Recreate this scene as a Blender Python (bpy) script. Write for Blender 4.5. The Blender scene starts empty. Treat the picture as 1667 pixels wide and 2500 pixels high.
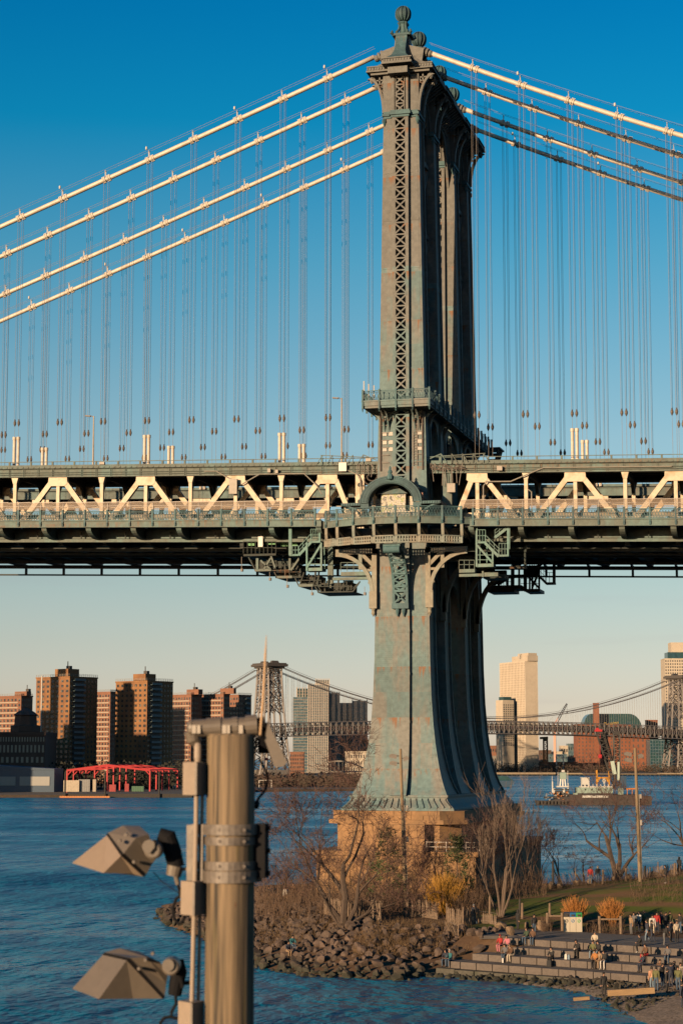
import bpy, bmesh, math, random
from mathutils import Vector, Matrix, noise
R = math.radians
scene = bpy.context.scene
COL = scene.collection
rnd = random.Random(11)

# ------------------------------------------------------------------ camera
YAW, PITCH, CAMZ, FPX = R(14.4178), R(7.034), 18.0, 4861.0     # FPX: focal length in photo pixels (1667 x 2500)
cam_data = bpy.data.cameras.new('camera')
cam = bpy.data.objects.new('camera', cam_data); COL.objects.link(cam)
cam.location = (0, 0, CAMZ)
cam.rotation_euler = (math.pi/2 + PITCH, 0, YAW)
cam_data.sensor_fit = 'VERTICAL'; cam_data.sensor_height = 36.0; cam_data.lens = 70.0
cam_data.clip_start = 0.5; cam_data.clip_end = 20000
cam_data.dof.use_dof = True; cam_data.dof.focus_distance = 222.0; cam_data.dof.aperture_fstop = 4.0
scene.camera = cam

# ------------------------------------------------------------------ sky, sun, exposure
SUN_AZ, SUN_EL = 24.5, 9.0         # light travels towards +Y, turned 24.5 deg towards +X
world = bpy.data.worlds.new('World'); scene.world = world; world.use_nodes = True
wt = world.node_tree; wt.nodes.clear()
wo = wt.nodes.new('ShaderNodeOutputWorld'); bg = wt.nodes.new('ShaderNodeBackground')
sky = wt.nodes.new('ShaderNodeTexSky'); sky.sky_type = 'NISHITA'; sky.sun_disc = False
sky.sun_elevation = R(SUN_EL); sky.sun_rotation = R(180 + SUN_AZ)
sky.altitude = 20; sky.air_density = 1.0; sky.dust_density = 0.6; sky.ozone_density = 2.0
tc = wt.nodes.new('ShaderNodeTexCoord'); sep = wt.nodes.new('ShaderNodeSeparateXYZ')
ramp = wt.nodes.new('ShaderNodeValToRGB'); mul = wt.nodes.new('ShaderNodeMixRGB'); mul.blend_type = 'MULTIPLY'; mul.inputs[0].default_value = 1
wt.links.new(tc.outputs['Generated'], sep.inputs[0]); wt.links.new(sep.outputs[2], ramp.inputs[0])
wt.links.new(sky.outputs[0], mul.inputs[1]); wt.links.new(ramp.outputs[0], mul.inputs[2])
mpc = wt.nodes.new('ShaderNodeMapping'); mpc.inputs['Scale'].default_value = (5, 5, 55); ncl = wt.nodes.new('ShaderNodeTexNoise'); ncl.inputs['Scale'].default_value = 1; ncl.inputs['Detail'].default_value = 5
wt.links.new(tc.outputs['Generated'], mpc.inputs[0]); wt.links.new(mpc.outputs[0], ncl.inputs[0])
rcl = wt.nodes.new('ShaderNodeMapRange'); rcl.inputs[1].default_value = 0.57; rcl.inputs[2].default_value = 0.72; wt.links.new(ncl.outputs[0], rcl.inputs[0])
hcl = wt.nodes.new('ShaderNodeMapRange'); hcl.inputs[1].default_value = 0.13; hcl.inputs[2].default_value = 0.03; hcl.inputs[3].default_value = 0; hcl.inputs[4].default_value = 0.22; wt.links.new(sep.outputs[2], hcl.inputs[0])
fcl = wt.nodes.new('ShaderNodeMath'); fcl.operation = 'MULTIPLY'; wt.links.new(rcl.outputs[0], fcl.inputs[0]); wt.links.new(hcl.outputs[0], fcl.inputs[1])
clo = wt.nodes.new('ShaderNodeMixRGB'); clo.inputs[2].default_value = (2.6, 2.2, 2.5, 1); wt.links.new(fcl.outputs[0], clo.inputs[0]); wt.links.new(mul.outputs[0], clo.inputs[1])     # a few faint streaks of cloud low in the sky
wt.links.new(clo.outputs[0], bg.inputs[0]); wt.links.new(bg.outputs[0], wo.inputs[0])
# film-like colour grade of the whole sky by elevation
SKY_GRADE = [(0.0, (1.198, 1.175, 1.733)), (0.0101, (1.198, 1.175, 1.733)), (0.028, (1.002, 0.924, 1.271)), (0.057, (0.911, 0.837, 0.991)), (0.0897, (0.828, 0.808, 0.854)), (0.1561, (0.806, 0.886, 0.894)), (0.1874, (0.662, 0.87, 0.892)), (0.247, (0.325, 0.827, 0.914)), (0.3105, (0.022, 0.717, 0.948)), (0.3636, (0.004, 0.607, 0.941)), (1.0, (0.004, 0.516, 0.875))]
els = ramp.color_ramp.elements
while len(els) > 1: els.remove(els[-1])
for i, (p, c) in enumerate(SKY_GRADE):
    e = els[0] if i == 0 else els.new(p)
    e.position = p; e.color = (*c, 1)
bg.inputs[1].default_value = 0.064
sd = bpy.data.lights.new('sun', 'SUN'); sd.energy = 5.0; sd.angle = R(0.5); sd.color = (1.0, 0.68, 0.40)
sun = bpy.data.objects.new('sun', sd); COL.objects.link(sun)
sdir = Vector((math.sin(R(SUN_AZ))*math.cos(R(SUN_EL)), math.cos(R(SUN_AZ))*math.cos(R(SUN_EL)), -math.sin(R(SUN_EL))))
sun.rotation_euler = sdir.to_track_quat('-Z', 'Y').to_euler()
scene.view_settings.view_transform = 'Standard'; scene.view_settings.look = 'None'
scene.view_settings.exposure = 1.22; scene.view_settings.gamma = 1.0
scene.view_settings.use_curve_mapping = False
scene.cycles.max_bounces = 5; scene.cycles.diffuse_bounces = 0; scene.cycles.glossy_bounces = 3
scene.cycles.transparent_max_bounces = 12; scene.cycles.use_denoising = True

# ------------------------------------------------------------------ survey helpers: photo pixel -> point of the place
CF = Vector((-math.sin(YAW)*math.cos(PITCH), math.cos(YAW)*math.cos(PITCH), math.sin(PITCH)))
CR = Vector((math.cos(YAW), math.sin(YAW), 0)); CU = CR.cross(CF); CP = Vector((0, 0, CAMZ))
def ray(x, y): return CF + CR*((x-833.5)/FPX) - CU*((y-1250)/FPX)
def at_y(x, y, Y): d = ray(x, y); return CP + d*(Y/d.y)
def at_z(x, y, z): d = ray(x, y); return CP + d*((z-CAMZ)/d.z)
def at_d(x, y, D): return CP + ray(x, y)*D
def ppm(D): return FPX/D

# ------------------------------------------------------------------ materials
MATS = {}
def nd(nt, t, **kw):
    n = nt.nodes.new(t)
    for k, v in kw.items(): setattr(n, k, v)
    return n
def mat(name, col, rough=0.7, metal=0.0, var=0.12, scale=1.0, stretch=(1, 1, 1), bump=0.0, bscale=None, col2=None, mixlo=0.45, mixhi=0.6,
        coords='Object', spec=None, detail=5.0):
    """plain procedural surface: two colours mixed by noise, value variation, fine bump"""
    m = bpy.data.materials.new(name); m.use_nodes = True
    nt = m.node_tree; L = nt.links.new
    b = nt.nodes['Principled BSDF']; b.inputs['Roughness'].default_value = rough; b.inputs['Metallic'].default_value = metal
    if spec is not None: b.inputs['Specular IOR Level'].default_value = spec
    if coords == 'World':
        g = nd(nt, 'ShaderNodeNewGeometry'); src = g.outputs['Position']
    else:
        t = nd(nt, 'ShaderNodeTexCoord'); src = t.outputs[coords]
    mp = nd(nt, 'ShaderNodeMapping'); mp.inputs['Scale'].default_value = [s*scale for s in stretch]; L(src, mp.inputs[0])
    n1 = nd(nt, 'ShaderNodeTexNoise'); n1.inputs['Scale'].default_value = 1.0; n1.inputs['Detail'].default_value = detail; L(mp.outputs[0], n1.inputs[0])
    c2 = col2 if col2 else tuple(max(0, c*(1-var*1.6)) for c in col)
    r = nd(nt, 'ShaderNodeValToRGB'); e = r.color_ramp.elements
    e[0].position = mixlo if col2 else 0.3; e[1].position = mixhi if col2 else 0.7
    e[0].color = (*col, 1); e[1].color = (*c2, 1); L(n1.outputs[0], r.inputs[0])
    n2 = nd(nt, 'ShaderNodeTexNoise'); n2.inputs['Scale'].default_value = 3.7; n2.inputs['Detail'].default_value = 3; L(mp.outputs[0], n2.inputs[0])
    hs = nd(nt, 'ShaderNodeHueSaturation'); mr = nd(nt, 'ShaderNodeMapRange')
    mr.inputs[1].default_value = 0.3; mr.inputs[2].default_value = 0.7; mr.inputs[3].default_value = 1-var; mr.inputs[4].default_value = 1+var
    L(n2.outputs[0], mr.inputs[0]); L(mr.outputs[0], hs.inputs['Value']); L(r.outputs[0], hs.inputs['Color']); L(hs.outputs[0], b.inputs['Base Color'])
    if bump:
        n3 = nd(nt, 'ShaderNodeTexNoise'); n3.inputs['Scale'].default_value = bscale or 8.0; n3.inputs['Detail'].default_value = 4; L(mp.outputs[0], n3.inputs[0])
        bp = nd(nt, 'ShaderNodeBump'); bp.inputs['Strength'].default_value = bump; bp.inputs['Distance'].default_value = 0.05
        L(n3.outputs[0], bp.inputs['Height']); L(bp.outputs[0], b.inputs['Normal'])
    MATS[name] = m
    return m

def bridge_paint(name, grey, teal, upper=None, rust=0.5, tealamt=0.5):
    """weathered bridge paint: grey-blue top coat, chalky teal undercoat in patches, riveted plate relief, rust runs below the plate seams"""
    m = bpy.data.materials.new(name); m.use_nodes = True
    nt = m.node_tree; L = nt.links.new; b = nt.nodes['Principled BSDF']; b.inputs['Roughness'].default_value = 0.65; b.inputs['Specular IOR Level'].default_value = 0.2
    g = nd(nt, 'ShaderNodeNewGeometry'); pos = g.outputs['Position']
    mp = nd(nt, 'ShaderNodeMapping'); mp.inputs['Scale'].default_value = (0.5, 0.5, 0.16); L(pos, mp.inputs[0])
    n1 = nd(nt, 'ShaderNodeTexNoise'); n1.inputs['Scale'].default_value = 0.8; n1.inputs['Detail'].default_value = 6; n1.inputs['Roughness'].default_value = 0.6; L(mp.outputs[0], n1.inputs[0])
    r1 = nd(nt, 'ShaderNodeValToRGB'); r1.color_ramp.elements[0].position = 0.62-tealamt*0.35; r1.color_ramp.elements[1].position = 0.72-tealamt*0.25
    r1.color_ramp.elements[0].color = (*grey, 1); r1.color_ramp.elements[1].color = (*teal, 1)
    pq = nd(nt, 'ShaderNodeMapping'); pq.inputs['Scale'].default_value = (0.78, 0.5, 0.357); pq.inputs['Location'].default_value = (.2, 0, 0); L(pos, pq.inputs[0])
    fv = nd(nt, 'ShaderNodeVectorMath', operation='FLOOR'); L(pq.outputs[0], fv.inputs[0]); wp = nd(nt, 'ShaderNodeTexWhiteNoise', noise_dimensions='3D'); L(fv.outputs[0], wp.inputs['Vector'])
    mw = nd(nt, 'ShaderNodeMapRange'); mw.inputs[3].default_value = -.075; mw.inputs[4].default_value = .075; L(wp.outputs[0], mw.inputs[0])
    aw = nd(nt, 'ShaderNodeMath', operation='ADD'); L(n1.outputs[0], aw.inputs[0]); L(mw.outputs[0], aw.inputs[1]); L(aw.outputs[0], r1.inputs[0])      # plate by plate
    col = r1.outputs[0]
    sp = nd(nt, 'ShaderNodeSeparateXYZ'); L(pos, sp.inputs[0])
    if upper:     # the tower above this height was left in the older taupe coat
        z0, uc = upper
        mz = nd(nt, 'ShaderNodeMath', operation='GREATER_THAN'); mz.inputs[1].default_value = z0; L(sp.outputs[2], mz.inputs[0])
        mx = nd(nt, 'ShaderNodeMixRGB'); mx.inputs[2].default_value = (*uc, 1); L(mz.outputs[0], mx.inputs[0]); L(col, mx.inputs[1]); col = mx.outputs[0]
    # plates 5.6 m high: value differs plate to plate
    dv = nd(nt, 'ShaderNodeMath', operation='DIVIDE'); dv.inputs[1].default_value = 5.6; L(sp.outputs[2], dv.inputs[0])
    fl = nd(nt, 'ShaderNodeMath', operation='FLOOR'); L(dv.outputs[0], fl.inputs[0])
    fr = nd(nt, 'ShaderNodeMath', operation='FRACT'); L(dv.outputs[0], fr.inputs[0])
    wn = nd(nt, 'ShaderNodeTexWhiteNoise', noise_dimensions='1D'); L(fl.outputs[0], wn.inputs['W'])
    hs = nd(nt, 'ShaderNodeHueSaturation'); mr = nd(nt, 'ShaderNodeMapRange'); mr.inputs[3].default_value = 0.86; mr.inputs[4].default_value = 1.12
    L(wn.outputs[0], mr.inputs[0]); L(mr.outputs[0], hs.inputs['Value']); L(col, hs.inputs['Color']); col = hs.outputs[0]
    # fine mottling
    n4 = nd(nt, 'ShaderNodeTexNoise'); n4.inputs['Scale'].default_value = 2.2; n4.inputs['Detail'].default_value = 8; L(pos, n4.inputs[0])
    mr4 = nd(nt, 'ShaderNodeMapRange'); mr4.inputs[1].default_value = .3; mr4.inputs[2].default_value = .7; mr4.inputs[3].default_value = .82; mr4.inputs[4].default_value = 1.16
    L(n4.outputs[0], mr4.inputs[0]); hs2 = nd(nt, 'ShaderNodeHueSaturation'); L(mr4.outputs[0], hs2.inputs['Value']); L(col, hs2.inputs['Color']); col = hs2.outputs[0]
    # rust runs hanging from each seam
    mp2 = nd(nt, 'ShaderNodeMapping'); mp2.inputs['Scale'].default_value = (3.2, 3.2, 0.12); L(pos, mp2.inputs[0])
    n2 = nd(nt, 'ShaderNodeTexNoise'); n2.inputs['Scale'].default_value = 1.0; n2.inputs['Detail'].default_value = 5; L(mp2.outputs[0], n2.inputs[0])
    up = nd(nt, 'ShaderNodeMapRange'); up.inputs[1].default_value = 0.62; up.inputs[2].default_value = 1.0; up.inputs[3].default_value = 0.0; up.inputs[4].default_value = 0.34; L(fr.outputs[0], up.inputs[0])
    ad = nd(nt, 'ShaderNodeMath', operation='ADD'); L(n2.outputs[0], ad.inputs[0]); L(up.outputs[0], ad.inputs[1])
    rr = nd(nt, 'ShaderNodeMapRange'); rr.inputs[1].default_value = 0.80; rr.inputs[2].default_value = 0.93; rr.inputs[3].default_value = 0; rr.inputs[4].default_value = rust; L(ad.outputs[0], rr.inputs[0])
    mx = nd(nt, 'ShaderNodeMixRGB'); mx.inputs[2].default_value = (0.30, 0.115, 0.03, 1); L(rr.outputs[0], mx.inputs[0]); L(col, mx.inputs[1])
    L(mx.outputs[0], b.inputs['Base Color'])
    # plate relief: rivet rows and seams
    vo = nd(nt, 'ShaderNodeTexVoronoi'); vo.inputs['Scale'].default_value = 4.5; vo.inputs['Randomness'].default_value = 0.0; L(pos, vo.inputs[0])
    mb = nd(nt, 'ShaderNodeMapRange'); mb.inputs[1].default_value = 0.1; mb.inputs[2].default_value = 0.35; mb.inputs[3].default_value = 1; mb.inputs[4].default_value = 0; L(vo.outputs['Distance'], mb.inputs[0])
    bp = nd(nt, 'ShaderNodeBump'); bp.inputs['Strength'].default_value = 0.25; bp.inputs['Distance'].default_value = 0.03; L(mb.outputs[0], bp.inputs['Height'])
    L(bp.outputs[0], b.inputs['Normal'])
    MATS[name] = m
    return m

# ------------------------------------------------------------------ mesh collector
class MB:
    def __init__(s): s.v = []; s.f = []; s.mi = []; s.cur = 0
    def quad(s, a, b, c, d):
        n = len(s.v); s.v += [tuple(a), tuple(b), tuple(c), tuple(d)]; s.f.append((n, n+1, n+2, n+3)); s.mi.append(s.cur); return s
    def tri(s, a, b, c):
        n = len(s.v); s.v += [tuple(a), tuple(b), tuple(c)]; s.f.append((n, n+1, n+2)); s.mi.append(s.cur); return s
    def hexa(s, p):      # 8 points: bottom 0-3 ccw, top 4-7
        n = len(s.v); s.v += [tuple(q) for q in p]
        for q in ((3, 2, 1, 0), (4, 5, 6, 7), (0, 1, 5, 4), (1, 2, 6, 5), (2, 3, 7, 6), (3, 0, 4, 7)):
            s.f.append(tuple(n+i for i in q)); s.mi.append(s.cur)
        return s
    def box(s, x0, x1, y0, y1, z0, z1):
        return s.hexa([(x0, y0, z0), (x1, y0, z0), (x1, y1, z0), (x0, y1, z0), (x0, y0, z1), (x1, y0, z1), (x1, y1, z1), (x0, y1, z1)])
    def frus(s, c0, h0, c1, h1):   # tapered box: centre + half sizes (x,y) at two heights
        (ax, ay, az), (bx, by, bz) = c0, c1
        return s.hexa([(ax-h0[0], ay-h0[1], az), (ax+h0[0], ay-h0[1], az), (ax+h0[0], ay+h0[1], az), (ax-h0[0], ay+h0[1], az),
                       (bx-h1[0], by-h1[1], bz), (bx+h1[0], by-h1[1], bz), (bx+h1[0], by+h1[1], bz), (bx-h1[0], by+h1[1], bz)])
    def bar(s, p0, p1, w, h=None, up=(0, 0, 1)):   # square bar between two points; w across, h along 'up'
        h = w if h is None else h
        p0, p1 = Vector(p0), Vector(p1); d = p1-p0
        if d.length < 1e-6: return s
        d.normalize(); u = Vector(up)
        if abs(d.dot(u)) > 0.98: u = Vector((0, 1, 0)) if abs(d.y) < .9 else Vector((1, 0, 0))
        a = d.cross(u).normalized()*(w/2); c = a.cross(d).normalized()*(h/2)
        return s.hexa([p0-a-c, p0+a-c, p1+a-c, p1-a-c, p0-a+c, p0+a+c, p1+a+c, p1-a+c])
    def tube(s, pts, r, n=8, cap=True):
        """round tube along points; r is a number or one radius per point"""
        pts = [Vector(p) for p in pts]; rs = r if isinstance(r, (list, tuple)) else [r]*len(pts)
        base = len(s.v); prev = None
        for i, p in enumerate(pts):
            d = (pts[min(i+1, len(pts)-1)]-pts[max(i-1, 0)])
            if d.length < 1e-9: d = Vector((0, 0, 1))
            d.normalize()
            if prev is None:
                u = Vector((0, 0, 1)) if abs(d.z) < .9 else Vector((1, 0, 0))
                a = d.cross(u).normalized()
            else:
                a = (prev - d*prev.dot(d)).normalized()
            prev = a; c = d.cross(a)
            for k in range(n):
                t = 2*math.pi*k/n; q = p+a*(rs[i]*math.cos(t))+c*(rs[i]*math.sin(t)); s.v.append((q.x, q.y, q.z))
        for i in range(len(pts)-1):
            for k in range(n):
                k2 = (k+1) % n; o = base+i*n
                s.f.append((o+k, o+k2, o+n+k2, o+n+k)); s.mi.append(s.cur)
        if cap:
            s.f.append(tuple(base+k for k in reversed(range(n)))); s.mi.append(s.cur)
            o = base+(len(pts)-1)*n; s.f.append(tuple(o+k for k in range(n))); s.mi.append(s.cur)
        return s
    def lathe(s, c, prof, n=16, axis='z'):
        """revolve (radius, height) pairs about a vertical axis through c"""
        base = len(s.v); c = Vector(c)
        for (r, z) in prof:
            for k in range(n):
                t = 2*math.pi*k/n
                s.v.append((c.x+r*math.cos(t), c.y+r*math.sin(t), c.z+z))
        for i in range(len(prof)-1):
            for k in range(n):
                k2 = (k+1) % n; o = base+i*n
                s.f.append((o+k, o+k2, o+n+k2, o+n+k)); s.mi.append(s.cur)
        s.f.append(tuple(base+k for k in reversed(range(n)))); s.mi.append(s.cur)
        o = base+(len(prof)-1)*n; s.f.append(tuple(o+k for k in range(n))); s.mi.append(s.cur)
        return s
    def prism(s, poly, o, ux, uy, uz, t):
        """extrude a 2-D outline: point = o + ux*a + uy*b, thickness t along uz"""
        o, ux, uy, uz = Vector(o), Vector(ux), Vector(uy), Vector(uz); n = len(s.v); m = len(poly)
        for k in (0, t):
            for (a, b) in poly:
                q = o+ux*a+uy*b+uz*k; s.v.append((q.x, q.y, q.z))
        s.f.append(tuple(n+i for i in reversed(range(m)))); s.mi.append(s.cur)
        s.f.append(tuple(n+m+i for i in range(m))); s.mi.append(s.cur)
        for i in range(m):
            j = (i+1) % m; s.f.append((n+i, n+j, n+m+j, n+m+i)); s.mi.append(s.cur)
        return s
    def strip(s, pa, pb, t, uz):
        """plate between two matching polylines pa and pb, thickness t along uz"""
        uz = Vector(uz)*t
        for i in range(len(pa)-1):
            a0, a1, b0, b1 = Vector(pa[i]), Vector(pa[i+1]), Vector(pb[i]), Vector(pb[i+1])
            s.hexa([a0, a1, b1, b0, a0+uz, a1+uz, b1+uz, b0+uz])
        return s
    def mesh(s, name, mats, smooth=False):
        me = bpy.data.meshes.new(name); me.from_pydata(s.v, [], s.f)
        for m in (mats if isinstance(mats, (list, tuple)) else [mats]): me.materials.append(MATS[m] if isinstance(m, str) else m)
        if isinstance(mats, (list, tuple)) and len(mats) > 1: me.polygons.foreach_set('material_index', s.mi)
        bm = bmesh.new(); bm.from_mesh(me); bmesh.ops.recalc_face_normals(bm, faces=bm.faces); bm.to_mesh(me); bm.free()
        if smooth: me.polygons.foreach_set('use_smooth', [True]*len(me.polygons))
        me.update(); return me
    def build(s, name, mats, parent=None, smooth=False, **kw):
        return link(name, s.mesh(name, mats, smooth), parent, **kw)
def link(name, me, parent=None, loc=None, rz=0, label=None, cat=None, group=None, kind=None, scale=None):
    o = bpy.data.objects.new(name, me); COL.objects.link(o)
    if parent: o.parent = parent
    if loc is not None: o.location = loc
    if rz: o.rotation_euler = (0, 0, rz)
    if scale: o.scale = (scale,)*3 if not isinstance(scale, (tuple, list)) else scale
    return tag(o, label, cat, group, kind)
def tag(o, label=None, cat=None, group=None, kind=None):
    if label: o['label'] = label
    if cat: o['category'] = cat
    if group: o['group'] = group
    if kind: o['kind'] = kind
    return o
def thing(name, loc, label, cat, rz=0, group=None):
    o = bpy.data.objects.new(name, None); COL.objects.link(o); o.empty_display_size = 0.1
    o.location = loc; o.rotation_euler = (0, 0, rz)
    return tag(o, label, cat, group)
def copy_tree(o, parent=None):
    c = o.copy(); COL.objects.link(c); c.parent = parent
    for ch in list(o.children): copy_tree(ch, c)
    return c
def arc(cx, cy, r, a0, a1, n): return [(cx+r*math.cos(R(a0+(a1-a0)*i/n)), cy+r*math.sin(R(a0+(a1-a0)*i/n))) for i in range(n+1)]
def lerp(a, b, t): return a+(b-a)*t

mat('cable_paint', (0.80, 0.72, 0.60), 0.5, var=0.1, scale=0.7, col2=(0.66, 0.55, 0.42), mixlo=0.5, mixhi=0.75, detail=8)
mat('truss_cream', (0.78, 0.66, 0.48), 0.6, var=0.09, scale=0.8, col2=(0.5, 0.3, 0.13), mixlo=0.52, mixhi=0.74, detail=8)
mat('wire', (0.45, 0.40, 0.36), 0.5, var=0.05)
mat('socket', (0.16, 0.13, 0.11), 0.6, var=0.1)
bridge_paint('tower_paint', (0.245, 0.255, 0.24), (0.165, 0.265, 0.28), upper=(73.4, (0.195, 0.20, 0.19)), rust=0.75, tealamt=0.55)
bridge_paint('teal_paint', (0.075, 0.145, 0.17), (0.10, 0.21, 0.235), rust=0.25, tealamt=0.6)
bridge_paint('deck_paint', (0.17, 0.205, 0.185), (0.17, 0.26, 0.25), rust=0.35, tealamt=0.4)
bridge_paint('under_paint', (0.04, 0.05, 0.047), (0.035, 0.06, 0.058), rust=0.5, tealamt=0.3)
bridge_paint('stair_paint', (0.20, 0.32, 0.30), (0.18, 0.36, 0.34), rust=0.2, tealamt=0.6)
bridge_paint('bracket_paint', (0.33, 0.31, 0.25), (0.28, 0.33, 0.30), rust=0.3, tealamt=0.35)
mat('asphalt_dark', (0.05, 0.05, 0.05), 0.9, var=0.15)
mat('grey_box', (0.45, 0.40, 0.34), 0.6, var=0.1)
mat('white_paint', (0.80, 0.78, 0.74), 0.5, var=0.05)
# ================================================================== BRIDGE TOWER
XT, Y0 = -48.55, 217.65
TRY = [0.0, 8.53, 20.73, 29.26]                 # the four cable / truss / leg planes
GRADE = -0.0257                                  # deck climbs towards the far (left) shore
def zd(dx): return GRADE*dx
tower = thing('bridge_tower', (XT, Y0+14.6, 12.3), 'tall riveted steel suspension bridge tower with ribbed ball finials standing on stone pier', 'bridge tower')
TI = Matrix.Translation((-XT, -(Y0+14.6), -12.3))
def tpart(mb, name, m, parent=None, **kw):
    """a part of the tower modelled in place coordinates"""
    me = mb.mesh(name, m, kw.pop('smooth', False)); me.transform(TI)
    return link(name, me, parent or tower, **kw)
HX = [(13.9, 5.12), (14.8, 4.70), (15.75, 4.36), (16.8, 4.08), (18, 3.83), (19.6, 3.55), (21.6, 3.31), (24.7, 3.08), (29, 2.93), (35, 2.85), (43, 2.7), (54, 2.52), (60, 2.34), (75, 2.1), (90, 1.85), (96.4, 1.85)]
HY = [(13.9, 3.7), (14.8, 3.2), (15.75, 2.85), (16.8, 2.6), (18, 2.4), (19.6, 2.2), (21.6, 2.05), (24.7, 1.95), (29, 1.85), (35, 1.8), (43, 1.7), (54, 1.6), (60, 1.55), (75, 1.5), (90, 1.45), (96.4, 1.45)]
def tab(T, z):
    if z <= T[0][0]: return T[0][1]
    for (a, b), (c, d) in zip(T, T[1:]):
        if z <= c: return lerp(b, d, (z-a)/(c-a))
    return T[-1][1]
PW, PJ = 0.95, 0.45
CELL = 1.385
def cell_mesh(w=0.66, hgt=CELL):
    m = MB()
    m.box(-w, w, -.02, .10, hgt-.11, hgt); m.box(-w, w, -.02, .10, 0, .06)
    for s in (-1, 1):
        m.bar((-s*w*.96, .04, .08), (s*w*.96, .04, hgt-.13), .12, .17, up=(1, 0, 0))
    m.box(-.14, .14, -.05, .08, hgt*.5-.15, hgt*.5+.13)
    for s in (-1, 1): m.box(s*(w-.045)-.045, s*(w-.045)+.045, -.01, .09, .06, hgt-.11)
    return m.mesh('lattice_panel', 'tower_paint')
CELLM = cell_mesh()
CAPM = cell_mesh(0.55, 1.12)
for li, ly in enumerate(TRY):
    yc = Y0+ly; full = li in (0, 2)
    body = MB()
    zs = sorted(set([z for z, _ in HX]+[46.0, 91.0]))
    for a, b in zip(zs, zs[1:]):
        hx0, hx1, hy0, hy1 = tab(HX, a), tab(HX, b), tab(HY, a), tab(HY, b)
        if b <= 46.0: body.frus((XT, yc, a), (hx0, hy0), (XT, yc, b), (hx1, hy1))
        else:       # hollow behind the lacing
            for q in (-1, 1):
                body.hexa([(XT+q*.66, yc-hy0, a), (XT+q*hx0, yc-hy0, a), (XT+q*hx0, yc+hy0, a), (XT+q*.66, yc+hy0, a), (XT+q*.66, yc-hy1, b), (XT+q*hx1, yc-hy1, b), (XT+q*hx1, yc+hy1, b), (XT+q*.66, yc+hy1, b)])
            body.box(XT-.655, XT+.655, yc+.3, yc+hy1-.05, a, b)
        pj0, pj1 = (PJ+max(0, 20-a)*.05, PJ+max(0, 20-b)*.05)
        if b <= 46.0:      # closed pilasters below the deck
            for s in (-1, 1):
                body.hexa([(XT-PW, yc+s*hy0, a), (XT+PW, yc+s*hy0, a), (XT+PW, yc+s*(hy0+pj0), a), (XT-PW, yc+s*(hy0+pj0), a),
                           (XT-PW, yc+s*hy1, b), (XT+PW, yc+s*hy1, b), (XT+PW, yc+s*(hy1+pj1), b), (XT-PW, yc+s*(hy1+pj1), b)])
        else:              # open laced pilasters above it: two ribs each
            for s in (-1, 1):
                for q in (-1, 1):
                    x0, x1 = XT+q*.66, XT+q*PW
                    body.hexa([(x0, yc+s*hy0, a), (x1, yc+s*hy0, a), (x1, yc+s*(hy0+pj0), a), (x0, yc+s*(hy0+pj0), a),
                               (x0, yc+s*hy1, b), (x1, yc+s*hy1, b), (x1, yc+s*(hy1+pj1), b), (x0, yc+s*(hy1+pj1), b)])
    # side ribs standing off the flanks
    for a, b in zip(zs, zs[1:]):
        for s in (-1, 1):
            h0, h1 = tab(HX, a), tab(HX, b); d0, d1 = tab(HY, a), tab(HY, b)
            for q in (-1, 1):
                body.hexa([(XT+s*h0, yc+q*d0-q*.25, a), (XT+s*(h0+.22), yc+q*d0-q*.25, a), (XT+s*(h0+.22), yc+q*d0-q*.02, a), (XT+s*h0, yc+q*d0-q*.02, a),
                           (XT+s*h1, yc+q*d1-q*.25, b), (XT+s*(h1+.22), yc+q*d1-q*.25, b), (XT+s*(h1+.22), yc+q*d1-q*.02, b), (XT+s*h1, yc+q*d1-q*.02, b)])
    leg = tpart(body, 'leg', 'tower_paint', label=['sunlit near leg with grey and teal plates', None, None, None][li])
    off = Vector((-XT, -(Y0+14.6), -12.3))
    # plate seams: horizontal cover strips
    seam = MB()
    for z in [18.2, 23.9, 29.2, 33.9, 38.2, 51, 61.6, 67.3, 73.4, 79.0, 84.6]:
        hx, hy = tab(HX, z)+.035, tab(HY, z)+.035
        for s in (-1, 1):
            for q in (-1, 1):
                x0, x1 = sorted((XT+q*(PW+.01), XT+q*hx))
                seam.box(x0, x1, *sorted((yc+s*(hy-.08), yc+s*hy)), z-.17, z+.17)
        if z < 46: seam.box(XT-PW-.035, XT+PW+.035, yc-hy-PJ-.035-max(0, 20-z)*.05, yc-hy-PJ+.05, z-2.1, z-1.8)
    tpart(seam, 'plate_seams', 'tower_paint', leg, kind='stuff')
    if full:
        z = 91.0-CELL
        while z > 45.8:
            yf = yc-tab(HY, z+.7)-PJ
            link('lattice_panel', CELLM, leg, loc=Vector((XT, yf+.02, z))+off); z -= CELL
        for k in range(4):
            link('lattice_panel', CAPM, leg, loc=Vector((XT, yc-1.45-PJ+.02, 91.45+k*1.12))+off)
    # ring moulding under the capital
    ring = MB()
    for (z0, z1, e) in ((90.95, 91.2, .12), (91.2, 91.5, .3), (91.5, 91.75, .18)):
        ring.box(XT-1.85-e, XT+1.85+e, yc-1.45-e, yc+1.45+e, z0, z1)
        for s in (-1, 1): ring.box(XT-PW-e, XT+PW+e, *sorted((yc+s*1.5, yc+s*(1.45+PJ+e))), z0, z1)
    for s in (-1, 1):
        for q in (-1, 1):
            ring.tube([(XT+s*1.95, yc+q*1.5, 90.95), (XT+s*1.98, yc+q*1.52, 90.6), (XT+s*1.95, yc+q*1.5, 90.1)], [.2, .26, .05], 6)
    tpart(ring, 'ring_moulding', 'teal_paint', leg)
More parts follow.
